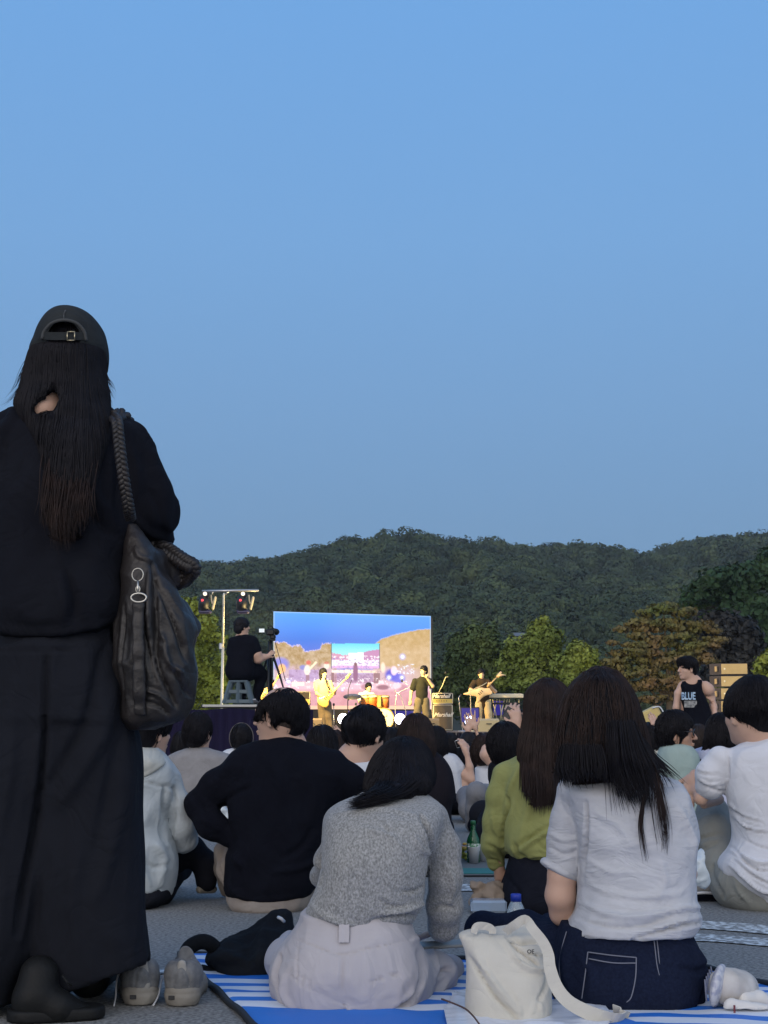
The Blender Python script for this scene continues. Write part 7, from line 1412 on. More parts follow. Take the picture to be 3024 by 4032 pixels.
def operator():
    f = Fig(cD, 20.5); root = person((f.p(700, 1180)[0], 20.5, DZ), 'camera operator in black, sitting on a stool on the platform, seen from behind'); c_ = f.p(705, 600, .0); M = frame((.86, .5))
    b = Sdf(.02); head_prims(b, c_, M, 1.0, neck=f.p(705, 740, .02), nr=.062); b.limb([f.p(700, 740, .02), f.p(690, 1100, 0)], [.11, .16], fl=.6)
    f.limb(b, [(600, 760, .02), (580, 900, .1), (760, 980, .3)], [46, 40, 30]); f.limb(b, [(820, 790, .0), (850, 900, .0), (880, 950, .02)], [60, 62, 55]); f.limb(b, [(860, 950, .02), (930, 935, .06), (985, 925, .08)], [50, 38, 26]); hand_prims(b, f.p(975, 925, .08), (.6, .1, .5), (0, -1, 0), 1, .9, .95)
    b.build('body', .010, m_skin, root)
    t = Sdf(.04); t.loft([f.row(690, 660, 770, .07, .02), f.row(715, 610, 830, .10, .01), f.row(780, 565, 868, .13, 0), f.row(860, 555, 860, .14, 0), f.row(950, 545, 835, .15, 0), f.row(1050, 522, 830, .16, 0), f.row(1120, 530, 820, .16, 0), f.row(1175, 560, 780, .13, 0)], p=2.4)
    f.limb(t, [(815, 770, 0), (845, 860, .0)], [58, 68]); f.limb(t, [(600, 770, 0), (585, 880, .08)], [56, 60]); t.wrinkle((8, 8, 6), .008, 130); t.build('tee_shirt', .012, m_black, root)
    q = Sdf(.04); f.limb(q, [(620, 1130, .0), (700, 1130, 0)], [80, 90]); f.limb(q, [(720, 1120, .02), (850, 1080, .22), (915, 1130, .3)], [92, 85, 70]); f.limb(q, [(910, 1130, .3), (880, 1280, .22), (850, 1400, .2)], [66, 52, 40]); f.limb(q, [(640, 1130, .05), (700, 1130, .5), (700, 1400, .5)], [80, 60, 40]); q.build('trousers', .012, m_black, root)
    s = Sdf(.01); f.limb(s, [(835, 1410, .15), (880, 1420, .22)], [24, 22]); s.build('shoe', .008, mat('grey shoe', (.12, .12, .13), .7), root); MB().tube([f.p(815, 1395, .1), f.p(850, 1392, .1)], .01, 6).build('sock', c_wh, root, True)
    h = Sdf(.02); L = lambda a, b_, d: c_ + M @ np.array([a, b_, d]); h.ell(L(0, -.02, .035), (.098, .115, .10), M); h.ell(L(0, -.06, -.03), (.085, .07, .08), M); h.cutout(('e', L(0, .13, -.05), np.array([.12, .075, .10]), M, 0))
    for sx in (1, -1): h.cutout(('e', L(sx * .09, .03, -.06), np.array([.035, .04, .045]), M, 0))
    h.wrinkle((30, 30, 30), .006, 131, True); h.build('hair', .010, m_hair, root)
operator()
def video_camera():
    f = Fig(cD, 20.8); root = empty('camera_tripod', f.p(1005, 1440), 'black tripod standing on the platform before the camera operator', 'tripod'); m = mat('black anodised metal', (.015, .015, .017), .4, .3)
    MB().tube([f.p(1005, 760), f.p(1005, 900), f.p(1008, 1330)], [f.r(26), f.r(20), f.r(30)], 10).build('column', m, root, True)
    for pts in ([(1020, 870, -.05), (1110, 1130, -.12), (1165, 1320, -.2), (1190, 1440, -.25)], [(985, 880, 0), (985, 1150, -.2), (988, 1440, -.35)], [(990, 900, .1), (930, 1080, .3), (890, 1440, .5)]): MB().tube([f.p(*q) for q in pts], [f.r(15), f.r(12), f.r(8), f.r(7)][:len(pts)], 8).build('leg', m, root, True)
    MB().tube([f.p(1060, 770, -.1), f.p(1110, 950, -.2), f.p(1172, 1190, -.3)], f.r(4), 6).build('cable', m, root, True)
    r2 = empty('video_camera', f.p(1005, 700), 'black video camera with a glowing side monitor on top of the tripod', 'video camera')
    MB().box(f.p(1010, 665), (f.r(90), .22, f.r(70)), bev=.02).build('camera_body', m, r2); MB().box(f.p(1035, 715, .0), (f.r(60), .16, f.r(60)), bev=.02).build('lens_block', m, r2); MB().lathe(f.p(1050, 655, .1), [(0, -.05), (.05, -.05), (.05, .08), (.045, .1), (0, .1)], 16, (0.3, 1, 0)).build('lens', m, r2, True)
    hh = MB(); hh.tube([f.p(1060, 630), f.p(1075, 632)], .008, 6); hh.tube([f.p(985, 620), f.p(1000, 600), f.p(1030, 605), f.p(1045, 625)], .01, 6); hh.build('handle', m, r2, True); MB().box(f.p(1030, 745, -.02), (f.r(70), .1, f.r(22)), bev=.01).build('mount_plate', m, r2)
    mo = MB(); mo.box(f.p(914, 643, -.05), (f.r(64), .02, f.r(46)), bev=.004); sc_ = mo.build('monitor', m, r2); MB().box(f.p(914, 643, -.063), (f.r(58), .002, f.r(40))).build('monitor_screen', mat('glowing monitor', (.1, .1, .1), .3, emit=((.80, .88, .92), .95)), sc_); MB().tube([f.p(945, 645, -.04), f.p(970, 650, 0)], .012, 6).build('monitor_arm', m, r2, True)
video_camera()

# amplifiers and speakers
def amp_stack(P, x0, x1, yh0, yh1, yc0, yc1, label, words=True):
    Y = 38.9; a = P(x0, yc1, Y); b = P(x1, yc0, Y); w = b[0] - a[0]; cx = (a[0] + b[0]) / 2; zb = SZ; zc = P(x0, yc0, Y)[2]; root = empty('guitar_cabinet', (cx, Y, SZ), label[0], 'speaker cabinet'); m = m_blk
    MB().box((cx, Y, (zb + zc) / 2), (w, .36, zc - zb), bev=.02).build('cabinet', m, root); MB().box((cx, Y - .185, (zb + zc) / 2), (w * .88, .012, (zc - zb) * .88), bev=.004).build('grille', m_grill, root)
    pp = MB(); hw, hh = w * .46, (zc - zb) * .46; C = np.array([cx, Y - .187, (zb + zc) / 2])
    for q, r_ in (((-hw, -hh), (hw, -hh)), ((hw, -hh), (hw, hh)), ((hw, hh), (-hw, hh)), ((-hw, hh), (-hw, -hh))): pp.tube([C + [q[0], 0, q[1]], C + [r_[0], 0, r_[1]]], .014, 6)
    pp.build('piping', m_piping, root, True)
    if words: text_mesh('Marshall', .15, mat('white script logo', (.75, .72, .62), .5), 'logo', root, facing((cx, Y - .20, zb + (zc - zb) * .60)), .004, .45, .004)
    z0 = zc + .005; z1 = P(x0, yh0, Y)[2]; r2 = empty('amplifier_head', (cx, Y, z0), label[1], 'amplifier'); MB().box((cx, Y, (z0 + z1) / 2), (w * 1.02, .26, z1 - z0), bev=.015).build('case', m, r2); MB().box((cx, Y - .134, z0 + (z1 - z0) * .26), (w * .97, .01, (z1 - z0) * .38), bev=.003).build('control_panel', m_gold, r2)
    p2 = MB(); C = np.array([cx, Y - .135, (z0 + z1) / 2]); hw, hh = w * .49, (z1 - z0) * .46
    for q, r_ in (((-hw, -hh), (hw, -hh)), ((hw, -hh), (hw, hh)), ((hw, hh), (-hw, hh)), ((-hw, hh), (-hw, -hh))): p2.tube([C + [q[0], 0, q[1]], C + [r_[0], 0, r_[1]]], .012, 6)
    p2.build('piping', m_piping, r2, True)
    if words: text_mesh('Marshall', .14, mat('white script logo', (.75, .72, .62), .5), 'logo', r2, facing((cx - .05, Y - .148, z0 + (z1 - z0) * .70)), .004, .45, .004)
    for k in range(5): MB().lathe((cx - w * .3 + k * w * .12, Y - .14, z0 + (z1 - z0) * .27), [(0, -.02), (.012, -.02), (.014, .0)], 8, (0, 1, 0)).build('knob', m_blk, r2)
amp_stack(eF, 148, 366, 965, 1075, 1085, 1390, ('guitar speaker cabinet with pale piping right of the singer', 'gold-fronted amplifier head on the cabinet right of the singer'))
amp_stack(eE, 268, 406, 812, 935, 945, 1180, ('guitar speaker cabinet left of the bass player in yellow', 'amplifier head on the cabinet left of the yellow-clad guitarist'), False)
def wedge(P, x0, x1, y0, y1, Y, label, m):
    a = P(x0, y1, Y); b = P(x1, y0, Y); w = b[0] - a[0]; z1 = b[2]; root = empty('floor_monitor', ((a[0] + b[0]) / 2, Y, SZ), label, 'floor monitor', 'wedge monitors along the stage front'); cx = (a[0] + b[0]) / 2; h = max(z1 - SZ, .3)
    poly = [(Y - .3, SZ), (Y + .28, SZ), (Y + .20, SZ + h * .55), (Y - .12, SZ + h), (Y - .30, SZ + h * .85)]; mb = MB(); V = [[cx - w / 2, p_[0], p_[1]] for p_ in poly] + [[cx + w / 2, p_[0], p_[1]] for p_ in poly]; n_ = 5
    mb.add(V, [[i, (i + 1) % 5, (i + 1) % 5 + 5, i + 5] for i in range(5)], [[0, 2, 1], [0, 3, 2], [0, 4, 3], [5, 6, 7], [5, 7, 8], [5, 8, 9]]); mb.build('wedge_case', m, root); MB().tube([(cx - w * .12, Y - .31, SZ + h * .6), (cx - w * .06, Y - .34, SZ + h * .6), (cx + w * .06, Y - .34, SZ + h * .6), (cx + w * .12, Y - .31, SZ + h * .6)], .012, 6).build('handle', m_blk, root, True)
m_wedge = mat('tan painted wedge', (.20, .165, .10), .6); wedge(eE, 330, 520, 1062, 1200, 36.0, 'left tan wedge monitor at the feet of the yellow-clad guitarist', m_wedge); wedge(eF, 640, 862, 1243, 1370, 36.0, 'right bright yellow-lit wedge monitor in front of the cream trousers', mat('wedge with painted yellow light', (.42, .36, .20), .5)); wedge(eF, 75, 215, 1240, 1390, 36.6, 'dim wedge monitor between the singer and the cabinet', m_wedge)  # right wedge: brighter copy with the yellow light in its colour
def par(P, x, y, label, col, power):
    Y = 35.9; c_ = P(x, y, Y); r_ = .15; root = empty('floor_spotlight', c_, label, 'stage light', 'round floor lights facing the crowd'); d = np.array([0, -1, .04])
    MB().lathe(c_, [(0, -.16), (r_ * .5, -.15), (r_ * 1.0, -.02), (r_ * 1.0, .05), (r_ * .9, .05)], 28, d).build('housing', m_blk, root, True); MB().lathe(c_ + d * .03, [(0, .012), (r_ * .5, .01), (r_ * .93, .0)], 28, d).build('lens', mat('lens ' + label[:6], (.5, .5, .5), .3, emit=(col, 9.0)), root, True)
    MB().tube([c_ + [-r_ * 1.1, .02, 0], c_ + [-r_ * 1.1, .02, -.2], c_ + [r_ * 1.1, .02, -.2], c_ + [r_ * 1.1, .02, 0]], .012, 6).build('bracket', m_blk, root, True)
    ld = bpy.data.lights.new('floor_glow', 'SPOT'); ld.energy = power; ld.color = col; ld.spot_size = R(70); ld.spot_blend = .8; ld.shadow_soft_size = .1; lo = bpy.data.objects.new('beam', ld); COL.objects.link(lo); lo.location = c_ + d * .14; lo.rotation_euler = Vector(-d).to_track_quat('Z', 'Y').to_euler(); adopt(lo, root)
par(eE, 716, 1070, 'left white round floor light facing the crowd', (.92, .90, 1.0), 60); par(eE, 1245, 1070, 'middle violet-rimmed round floor light under the singer', (.80, .76, 1.0), 130); par(eF, 557, 1275, 'right bluish round floor light beside the yellow wedge', (.55, .60, 1.0), 60)
def bluebox(P, x, y, Y, w, h, label):
    c_ = P(x, y, Y); root = empty('glow_panel', c_, label, 'glow panel'); MB().box(c_, (w, .1, h), bev=.02).build('panel_case', m_blk, root); MB().box(c_ + [0, -.055, 0], (w * .9, .01, h * .85)).build('panel_face', mat('blue stage glow', (.02, .02, .05), .4, emit=((.05, .03, .75), .28)), root)  # glowing face stands in for a diffuse blue glow, no real panel
bluebox(eF, 555, 1205, 37.5, .50, .42, 'deep blue glow panel standing in for the glow behind the right floor light'); bluebox(eF, 860, 1130, 39.5, .30, .45, 'violet glow panel standing in for the glow among the keyboard stand legs'); bluebox(eE, 1120, 1030, 40.2, 2.4, .26, 'dim blue glow panel standing in for the glow under the video screen')

# the band
m_ylw = cloth('yellow ochre jacket', (.60, .46, .24)); m_khk = cloth('khaki trousers', (.14, .12, .08)); m_olv = cloth('dark olive tee', (.028, .028, .022)); m_cream = cloth('cream trousers', (.52, .43, .25)); m_brn = cloth('dark brown tee', (.045, .032, .022)); m_skinp = mat('skin with painted stage light', (.62, .42, .26), .55)  # skin colour of the band carries the warm stage light
def musician(P, Y, label, head, face, sh, arms, legs, shirt, trous, hair=None, hands=(), long=False, k=1.0, cap=False):
    c_ = P(*head, Y); M = frame(face); root = person((c_[0], Y, SZ), label); L = lambda a, b, d: c_ + M @ (np.array([a, b, d]) * k); q3 = lambda t: P(t[0], t[1], Y + (t[2] if len(t) > 2 else 0))
    b = Sdf(.03); head_prims(b, c_, M, k, neck=q3(sh[0]) + [0, .0, .02]); b.limb([q3(sh[0]), q3(sh[-1])], [.08, .11], fl=.7)
    for a in arms: b.limb([q3(p) for p in a], [.055, .045, .034, .03][:len(a)])
    for h_ in hands: b.ell(q3(h_), (.045, .045, .05)); b.limb([q3(h_), q3(h_) + [.03, -.03, .04]], [.02, .015]); b.limb([q3(h_), q3(h_) + [-.03, -.03, .035]], [.02, .014])
    b.build('body', .014, m_skinp, root)
    t = Sdf(.04); t.limb([q3(p) for p in sh], [.075, .14, .15, .155, .15][:len(sh)], fl=.72)
    x1 = q3(sh[1]); t.limb([x1 + [-.17, 0, .0], x1 + [.17, 0, .0]], [.075, .075])
    for a in arms: t.limb([q3(a[0]), q3(a[0]) * .35 + q3(a[1]) * .65], [.085, .075])
    t.wrinkle((9, 9, 7), .012, 7); t.build('shirt', .016, shirt, root)
    g = Sdf(.04)
    for l_ in legs: g.limb([q3(p) for p in l_], [.115, .095, .085][:len(l_)])
    g.wrinkle((9, 9, 5), .010, 8); g.build('trousers', .016, trous, root)
    for l_ in legs: s = Sdf(.02); e_ = q3(l_[-1]); e_[2] = SZ + .04; s.limb([e_, e_ + [.02, -.14, 0]], [.05, .045]); s.build('shoe', .014, m_blk, root)
    h = Sdf(.02); h.ell(L(0, -.015, .045), np.array([.094, .112, .098]) * k, M); h.ell(L(0, -.055, -.02), np.array([.085, .07, .085]) * k, M)
    if long: h.limb([L(.06, -.03, -.02), L(.07, -.02, -.20)], [.055, .03]); h.limb([L(-.06, -.03, -.02), L(-.07, -.02, -.20)], [.055, .03])
    h.cutout(('e', L(0, .12, -.055), np.array([.12, .075, .09]) * k, M, 0)); h.wrinkle((30, 30, 30), .006, 9, True); h.build('cap' if cap else 'hair', .013, hair or m_hair, root)
    return root
def guitar(P, Y, body, neck, m, label, kind='solid'):
    root = empty('electric_guitar', P(*body[0][:2], Y), label, 'guitar'); q3 = lambda t: P(t[0], t[1], Y + (t[2] if len(t) > 2 else 0)); b = Sdf(.05)
    if kind == 'solid': 
        for (x, y, r_) in body: b.ell(P(x, y, Y), (r_, .035, r_))
    else:
        for i in range(1, len(body)): b.limb([q3(body[0][:2]), q3(body[i][:2])], [body[0][2], body[i][2]], fl=.35)
    b.build('body', .012, m, root); pts = [q3(p) for p in neck]; MB().tube([p + [0, -.03, 0] for p in pts], [.026, .022, .020][:len(pts)], 6).build('neck', mat('pale maple neck', (.60, .44, .20), .5), root, True)
    d = pts[-1] - pts[-2]; d /= np.linalg.norm(d); MB().tube([pts[-1] + [0, -.03, 0], pts[-1] + d * .16 + [0, -.03, .02]], [.042, .03], 6).build('headstock', m, root, True)
    for k in range(5): MB().tube([pts[-1] + d * .03 * k + [0, -.03, .02], pts[-1] + d * .03 * k + [-.01, -.03, .065]], .009, 5).build('tuning_peg', m_steel, root)
    c_ = P(*body[0][:2], Y) + [0, -.045, 0]
    for k in (-1, 0, 1): MB().box(c_ + d * .05 * k, (.02, .014, .075), rot=(0, -math.atan2(d[2], d[0]), 0), bev=.003).build('pickup', m_blk, root)
musician(eE, 38.2, 'guitarist in a bright yellow jacket and flat cap, left of the drummer', (530, 642), (.7, -.7), [(525, 700), (525, 735), (528, 800), (530, 870), (540, 930)], [[(470, 735), (470, 830, -.1), (540, 870, -.25)], [(585, 740), (630, 830, -.1), (640, 800, -.30)]], [[(515, 930), (520, 1050), (530, 1165)], [(565, 930), (580, 1050), (595, 1165)]], m_ylw, m_khk, hands=[(545, 868, -.27), (640, 795, -.32)], long=True, cap=False)
guitar(eE, 37.9, [(560, 870, .10), (520, 900, .13), (545, 925, .10), (600, 850, .06)], [(590, 850), (680, 755), (745, 690)], mat('ochre guitar lacquer', (.75, .55, .14), .3, coat=.5), 'ochre yellow electric guitar held by the guitarist in the yellow jacket')
MB_ = MB(); MB_.tube([eE(548, 690, 38.05), eE(562, 740, 37.98), eE(588, 800, 37.95)], .025, 4, flat=.4); tag(MB_.build('guitar_strap', m_blk, None, True), 'dark strap across the chest of the yellow-jacketed guitarist', 'strap')
musician(eE, 38.0, 'singer in a dark olive tee holding a microphone to his mouth', (1465, 618), (-.65, -.75), [(1462, 690), (1450, 715), (1450, 780), (1450, 840), (1450, 900)], [[(1385, 720), (1350, 820, -.0), (1338, 930, -.08)], [(1515, 720), (1550, 762, -.1), (1500, 690, -.2)]], [[(1420, 900), (1405, 1030), (1400, 1165)], [(1478, 900), (1490, 1030), (1495, 1165)]], m_olv, m_khk, hands=[(1340, 925, -.08), (1492, 672, -.22)], cap=True)
mm = MB(); mm.tube([eE(1500, 680, 37.75), eE(1478, 662, 37.78)], .014, 8); mm.lathe(eE(1474, 659, 37.78), [(0, -.03), (.022, -.02), (.028, 0), (.022, .022), (0, .03)], 12); tag(mm.build('microphone', m_blk, None, True), 'black hand microphone at the mouth of the singer', 'microphone')
musician(eF, 38.4, 'guitarist in a dark brown tee and cream trousers on the right of the stage', (678, 757), (.1, -1), [(680, 820), (680, 850), (690, 930), (695, 1010), (700, 1080)], [[(600, 850), (560, 930, -.1), (640, 960, -.3)], [(760, 860), (830, 950, -.05), (765, 880, -.3)]], [[(660, 1080), (645, 1180), (650, 1300)], [(740, 1080), (755, 1180), (765, 1300)]], m_brn, m_cream, hands=[(650, 955, -.32), (765, 870, -.32)])
guitar(eF, 38.0, [(670, 960, .11), (560, 955, .05), (760, 930, .05), (640, 1055, .035), (490, 975, .02), (780, 960, .05)], [(740, 900), (800, 840), (850, 790)], mat('pale gold lacquer', (.75, .55, .28), .3, coat=.5), 'pale angular electric guitar held by the man in the brown tee', 'v')
MB().tube([eF(855, 785, 37.95), eF(900, 768, 37.95), eF(945, 770, 37.95)], [.045, .03, .01], 5).build('headstock_point', mat('pale gold lacquer', (.75, .55, .28), .3, coat=.5), [o for o in bpy.data.objects if o.get('label', '').startswith('pale angular')][0], True)
musician(eE, 40.0, 'drummer in a white shirt seated behind orange drums', (952, 775), (.35, -.94), [(945, 830), (930, 850), (930, 900), (935, 930)], [[(880, 850), (870, 910, -.2), (910, 900, -.5)], [(985, 850), (1010, 890, -.2), (1000, 870, -.5)]], [[(905, 950), (890, 960, -.5), (880, 1100, -.5)], [(965, 950), (1000, 960, -.5), (1000, 1100, -.5)]], c_wh, m_khk, hands=[(905, 900, -.5), (1000, 870, -.5)])
musician(eE, 37.5, 'player in yellow at the far left of the stage behind the tripod', (42, 742), (.5, -.85), [(30, 800), (20, 820), (20, 880), (25, 940)], [[(-40, 820), (-30, 880, -.1), (10, 900, -.3)], [(70, 820), (90, 860, -.1), (60, 850, -.3)]], [[(0, 960), (-5, 1050), (0, 1170)], [(45, 960), (50, 1050), (55, 1170)]], m_ylw, m_khk, hands=[(10, 895, -.3), (60, 850, -.3)])
guitar(eE, 37.2, [(-20, 855, .12), (0, 830, .09)], [(20, 820), (70, 740), (100, 690)], mat('ochre guitar lacquer', (.75, .55, .14), .3, coat=.5), 'yellow guitar at the far left of the stage behind the tripod')
def drums():
    Y = 39.3; root = empty('drum_kit', (*eE(1050, 1100, Y)[:2], SZ), 'orange shell drum kit before the video screen', 'drum kit', None); mo = mat('orange drum lacquer', (.62, .20, .05), .3, coat=.5); mh = mat('drum head', (.60, .55, .45), .5); mc = mat('dark bronze cymbal', (.14, .12, .10), .35, .8)
    def drum(x, y, r_, h, ax, m=mo, name='tom'):
        c_ = eE(x, y, Y); d = MB().lathe(c_, [(0, -h / 2), (r_, -h / 2), (r_, h / 2), (r_ * .95, h / 2 + .005)], 24, ax).build(name, m, root, True); MB().lathe(c_, [(0, h / 2), (r_ * .96, h / 2)], 24, ax).build('drum_head', mh, d, True); MB().lathe(c_, [(r_ * 1.0, h / 2 - .02), (r_ * 1.05, h / 2 - .02), (r_ * 1.05, h / 2 + .015), (r_ * .98, h / 2 + .015)], 24, ax).build('hoop', m_gold, d, True)
    drum(925, 905, .14, .26, (0, -.3, 1)); drum(985, 900, .14, .26, (0, -.3, 1)); drum(1090, 910, .16, .30, (0, -.2, 1)); drum(830, 1010, .17, .16, (0, -.1, 1), name='snare'); drum(1090, 1070, .29, .42, (0, -1, .02), name='bass_drum')
    MB().box(eE(1050, 905, Y - .2), (.12, .12, .34), bev=.02).build('hardware', m_gold, root)
    text_mesh('ARIA', .09, m_blk, 'lettering', root, facing(eE(1093, 1030, Y - .25)), .003, 0, .002) if False else MB().box(eE(1093, 1032, Y - .24), (.15, .01, .06), bev=.004).build('badge', mh, root)
    for i, (x, y, r_, yb) in enumerate([(800, 857, .25, 1180), (1215, 800, .03, 1180), (1100, 850, .02, 1180)]):
        c_ = eE(x, y, Y - .3 if i == 0 else Y)
        if i == 0: MB().lathe(c_, [(0, .02), (.03, .018), (.04, .008), (r_, -.01), (r_, -.014), (0, .0)], 32, (0, -.35, 1)).build('cymbal', mc, root, True)
    st = empty('cymbal_stand', eE(757, 1180, Y - .3), 'thin dark stand carrying the dark cymbal left of the drums', 'stand'); MB().tube([eE(757, 1100, 39.0), eE(757, 900, 39.0), eE(790, 860, 39.0)], .014, 6).build('tube', m_blk, st, True); MB().tube([eE(757, 900, 39.0), eE(762, 790, 39.0), eE(792, 705, 39.0)], .011, 6).build('boom', m_blk, st, True)
    for a in (0, 2.1, 4.2): b_ = eE(757, 1100, 39.0); MB().tube([b_, [b_[0] + .3 * math.cos(a), b_[1] + .3 * math.sin(a), SZ + .01]], .012, 5).build('leg', m_blk, st, True)
drums()
def mic_stand(P, pts, Y, label, head=None, m=None):
    q = [P(x, y, Y) for x, y in pts]; b_ = q[0].copy(); b_[2] = SZ; root = empty('microphone_stand', b_, label, 'microphone stand', 'microphone stands on the stage'); MB().tube([b_ + [0, 0, .01]] + q, .013, 6).build('pole', m or m_steel, root, True); MB().lathe(b_, [(0, .03), (.12, .02), (.13, 0)], 16).build('foot', m or m_steel, root, True)
    if head: MB().lathe(P(*head, Y), [(0, -.04), (.022, -.03), (.03, .01), (.02, .035), (0, .04)], 12).build('microphone', m_blk, root, True)
m_yl = mat('stand with painted yellow light', (.62, .55, .35), .4, .3)  # yellow stage light put into the colour of stands, legs and strip
mic_stand(eF, [(567, 1240), (560, 1000), (555, 940), (690, 880), (740, 850)], 37.2, 'stand with a boom across the angular guitar', None, m_yl)
mic_stand(eF, [(480, 1390), (445, 1150), (432, 1010), (455, 985)], 37.0, 'leaning stand with a violet-lit tip left of the right guitarist', (455, 990)); mic_stand(eE, [(1205, 1100), (1200, 950), (1215, 830), (1340, 770), (1260, 710)], 38.6, 'boom stand right of the drums slanting to the singer', (1262, 712)); mic_stand(eE, [(1300, 1000), (1250, 850), (1190, 800)], 38.9, 'short slanting stand right of the drums'); mic_stand(eE, [(628, 1100), (626, 940)], 38.2, 'short stand right of the yellow-clad guitarist', (626, 935)); mic_stand(eE, [(835, 1050), (832, 930)], 38.6, 'short stand left of the drummer', (832, 930))
mic_stand(eF, [(150, 1240), (132, 1000), (118, 905)], 37.6, 'pale stand beside the amplifier head', (122, 905), m_yl); mic_stand(eF, [(250, 965), (215, 955), (255, 880), (290, 790), (320, 790)], 39.2, 'tilted pale stand rising behind the amplifier head', (290, 745), m_yl)
def keyboard():
    Y = 38.8; a = eF(760, 975, Y); b = eF(1132, 1018, Y); cx = (a[0] + b[0]) / 2; w = b[0] - a[0]; root = empty('keyboard', (cx, Y, SZ), 'pale electric keyboard on a many-legged stand at the stage right', 'keyboard'); m = mat('pale keyboard shell', (.66, .58, .40), .4); zc = (a[2] + b[2]) / 2
    MB().box((cx, Y, zc), (w, .34, a[2] - b[2]), bev=.015).build('case', m, root); MB().box((cx, Y + .02, zc + (a[2] - b[2]) / 2 + .004), (w * .9, .14, .008), bev=.002).build('keys', c_wh, root); k2 = MB(); k2.box((cx, Y + .1, zc - .20), (w * .85, .30, .05), bev=.01); k2.build('lower_keyboard', m_blk, root)
    rg_ = np.random.default_rng(5)
    for x0, x1 in ((850, 800), (875, 905), (930, 880), (960, 920), (985, 960), (800, 850), (1088, 1090), (775, 772)): MB().tube([eF(x0, 1030, Y), eF(x1, 1260, Y)], .016, 6).build('leg', m_yl, root, True)
keyboard()
def line_array():
    Y = 40.0; P = lambda x, y: at(*cG(x, y), Y); w_ = P(1475, 700)[0] - P(1280, 700)[0]; wl = P(1280, 700)[0] - P(1207, 700)[0]; mg = mat('speaker front with painted gold light', (.34, .26, .12), .6, .0, var=((.42, .33, .16), 3)); md = mat('speaker side paint', (.035, .033, .045), .6)  # gold light put into the colour of the front grilles
    for i, (y0, y1) in enumerate([(630, 718), (728, 815), (824, 916), (924, 1015), (1022, 1110), (1118, 1312)]):
        a = P(1280, y1); b = P(1475, y0); h = b[2] - a[2]; c_ = (a + b) / 2; c_[1] = Y; lab = ['topmost', 'second', 'third', 'fourth', 'fifth', 'lowest'][i]
        root = empty('array_speaker', (c_[0], Y, a[2]), f'{lab} box of the gold-lit speaker stack at the right edge', 'speaker', 'stacked line array speakers')
        V = np.array([[a[0], Y - .10, a[2] + .0], [b[0], Y - .28, a[2] + .0], [b[0], Y + .5, a[2]], [a[0] - wl * .92, Y + .25, a[2]], [a[0], Y - .10, b[2]], [b[0], Y - .28, b[2]], [b[0], Y + .5, b[2]], [a[0] - wl * .92, Y + .25, b[2]]]); cab = MB()
        cab.add(V, [[3, 2, 1, 0], [4, 5, 6, 7], [1, 2, 6, 5], [2, 3, 7, 6], [3, 0, 4, 7], [0, 1, 5, 4]]).build('cabinet', md, root)
        F_ = np.array([[a[0] + .01, Y - .117, a[2] + .015], [b[0] - .01, Y - .293, a[2] + .015], [b[0] - .01, Y - .293, b[2] - .015], [a[0] + .01, Y - .117, b[2] - .015]]); G_ = F_ + [0, .02, 0]; fr = MB(); fr.add(np.concatenate([F_, G_]), [[0, 1, 2, 3], [5, 4, 7, 6], [0, 4, 5, 1], [3, 2, 6, 7], [0, 3, 7, 4], [1, 5, 6, 2]]).build('front_grille', mg, root)
        t_ = .14; MB().lathe((a[0] + w_ * t_, Y - .117 - .18 * t_, (a[2] + b[2]) / 2), [(0, -.012), (.022, -.010), (.028, .0)], 14, (0, 1, 0)).build('badge', mat('pale badge', (.75, .70, .50), .4), root)
        MB().box((a[0] - wl * .45, Y - .02, (a[2] + b[2]) / 2), (wl * .30, .05, h * .48), rot=(0, 0, -.75), bev=.008).build('handle_plate', mat('tan hardware', (.30, .22, .12), .5), root)
line_array()
def tan_board():
    Y = 26.0; a = at(*cW(330, 60), Y); b = at(*cW(575, 470), Y); root = empty('wooden_speaker', ((a[0] + b[0]) / 2, Y, 0), 'tan speaker box with a bright edge strip between the two left heads', 'speaker'); zt = a[2] + .3
    MB().box(((a[0] + b[0]) / 2, Y, zt / 2), (b[0] - a[0], .5, zt), bev=.02).build('box', mat('tan plywood', (.22, .17, .09), .7, var=((.27, .21, .12), 3)), root); MB().tube([at(*cW(529, 40), Y - .28), at(*cW(529, 215), Y - .28)], .022, 8).build('edge_strip', m_yl, root, True); MB().tube([at(*cW(529, 215), Y - .28), (at(*cW(529, 215), Y)[0], Y - .28, 0)], .022, 8).build('strip_foot', m_blk, root, True)
tan_board()
# case beside the right tree line, gold light put into its colour
def painted_lit_case():
    Y = 24.0; c_ = at(*cG(705, 1050), Y); root = empty('flight_case', (c_[0], Y, 0), 'tilted case with painted gold light and a white strap low behind the linen woman', 'case'); MB().box(c_, (.42, .3, .22), rot=(0, -.45, 0), bev=.03).build('case_body', mat('case with painted gold light', (.50, .38, .14), .45), root); MB().tube(spline([c_ + [.05, -.16, .14], c_ + [.17, -.16, .16], c_ + [.24, -.16, .05], c_ + [.27, -.16, -.08]], 12), .012, 6).build('strap', c_wh, root, True)
    MB().box((c_[0], Y + .1, (c_[2] - .1) / 2), (.3, .2, c_[2] - .12), bev=.02).build('stand', m_blk, root)
painted_lit_case()

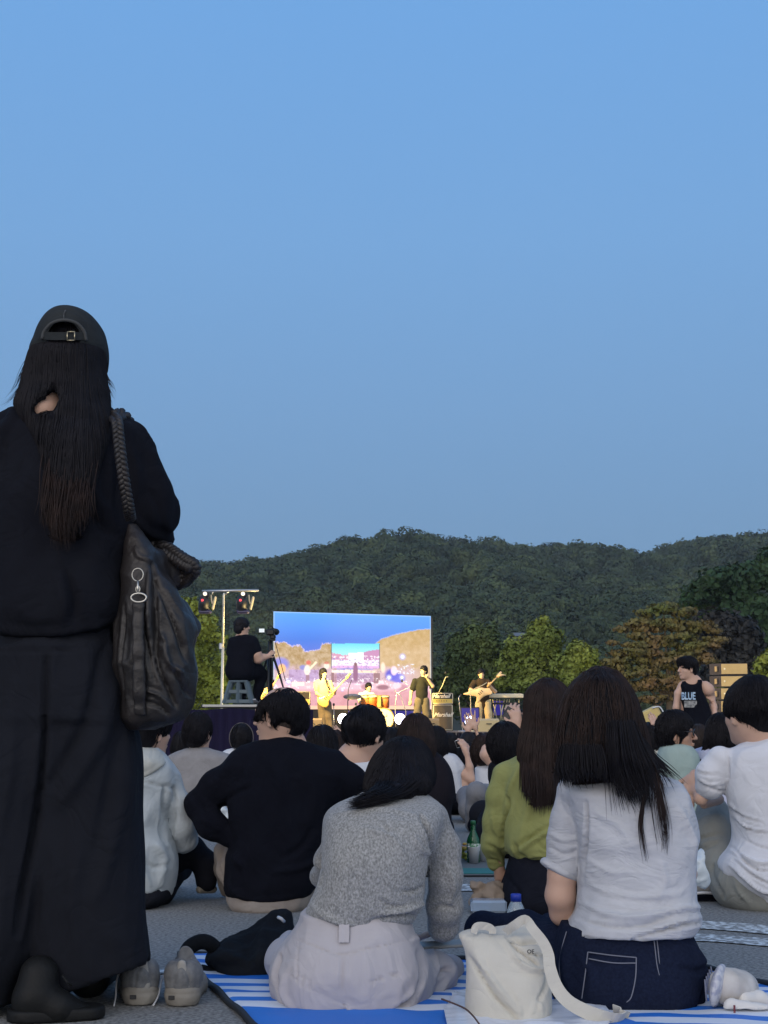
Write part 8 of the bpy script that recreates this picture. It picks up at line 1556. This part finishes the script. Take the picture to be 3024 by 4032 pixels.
# stage lamps: warm floods at the two moving heads, plus two added ones
def flood(pos, tgt, energy, size, col, parent=None):
    ld = bpy.data.lights.new('flood', 'SPOT'); ld.energy = energy; ld.color = col; ld.spot_size = R(size); ld.spot_blend = .6; ld.shadow_soft_size = .25; o = bpy.data.objects.new('flood', ld); COL.objects.link(o); o.location = pos; o.rotation_euler = (Vector(pos) - Vector(tgt)).to_track_quat('Z', 'Y').to_euler()
    if parent: adopt(o, parent)
LS = [o for o in bpy.data.objects if o.name.startswith('moving_head_light')]
l0, l1 = float(LS[0].location.x), float(LS[1].location.x)
flood((l0, 34.3, 3.5), (1.0, 39, 1.2), 2600, 75, (1.0, .58, .15), LS[0])
flood((l1, 34.3, 3.5), (-1.0, 39, 1.2), 1500, 85, (1.0, .60, .18), LS[1])
flood((l1 + .2, 34.3, 3.5), (10.0, 54, 1.0), 6500, 52, (1.0, .80, .25), LS[1])
flood((l0 - .2, 34.3, 3.5), (-7.5, 50, 1.2), 3000, 60, (1.0, .85, .25), LS[0])
flood((1.2, 35.2, .75), (l0 + .8, 34.0, 2.6), 4500, 34, (1.0, .74, .30), st_root)  # added unseen uplight on the deck, put in to yellow the pole
flood((l1 + .3, 34.3, 3.6), (10.2, 40, 2.0), 5000, 16, (1.0, .70, .25), LS[1])  # extra flood added so gold light reaches the speaker stack
# thin evening air
def haze():
    lo = np.array([-440, -12, -1.5]); hi = np.array([440, 860, 95.0]); c = (lo + hi) / 2; o = MB().box(c, hi - lo).build('haze', None)
    m = bpy.data.materials.new('evening air'); m.use_nodes = True; n = m.node_tree; n.nodes.clear(); out = n.nodes.new('ShaderNodeOutputMaterial'); v = n.nodes.new('ShaderNodeVolumePrincipled')
    v.inputs['Color'].default_value = (.80, .86, .95, 1); v.inputs['Density'].default_value = .00022; v.inputs['Anisotropy'].default_value = .1; n.links.new(v.outputs[0], out.inputs['Volume']); o.data.materials.append(m)
    tag(o, 'thin blue evening air over the ground and the hill', 'haze', kind='stuff')
haze()
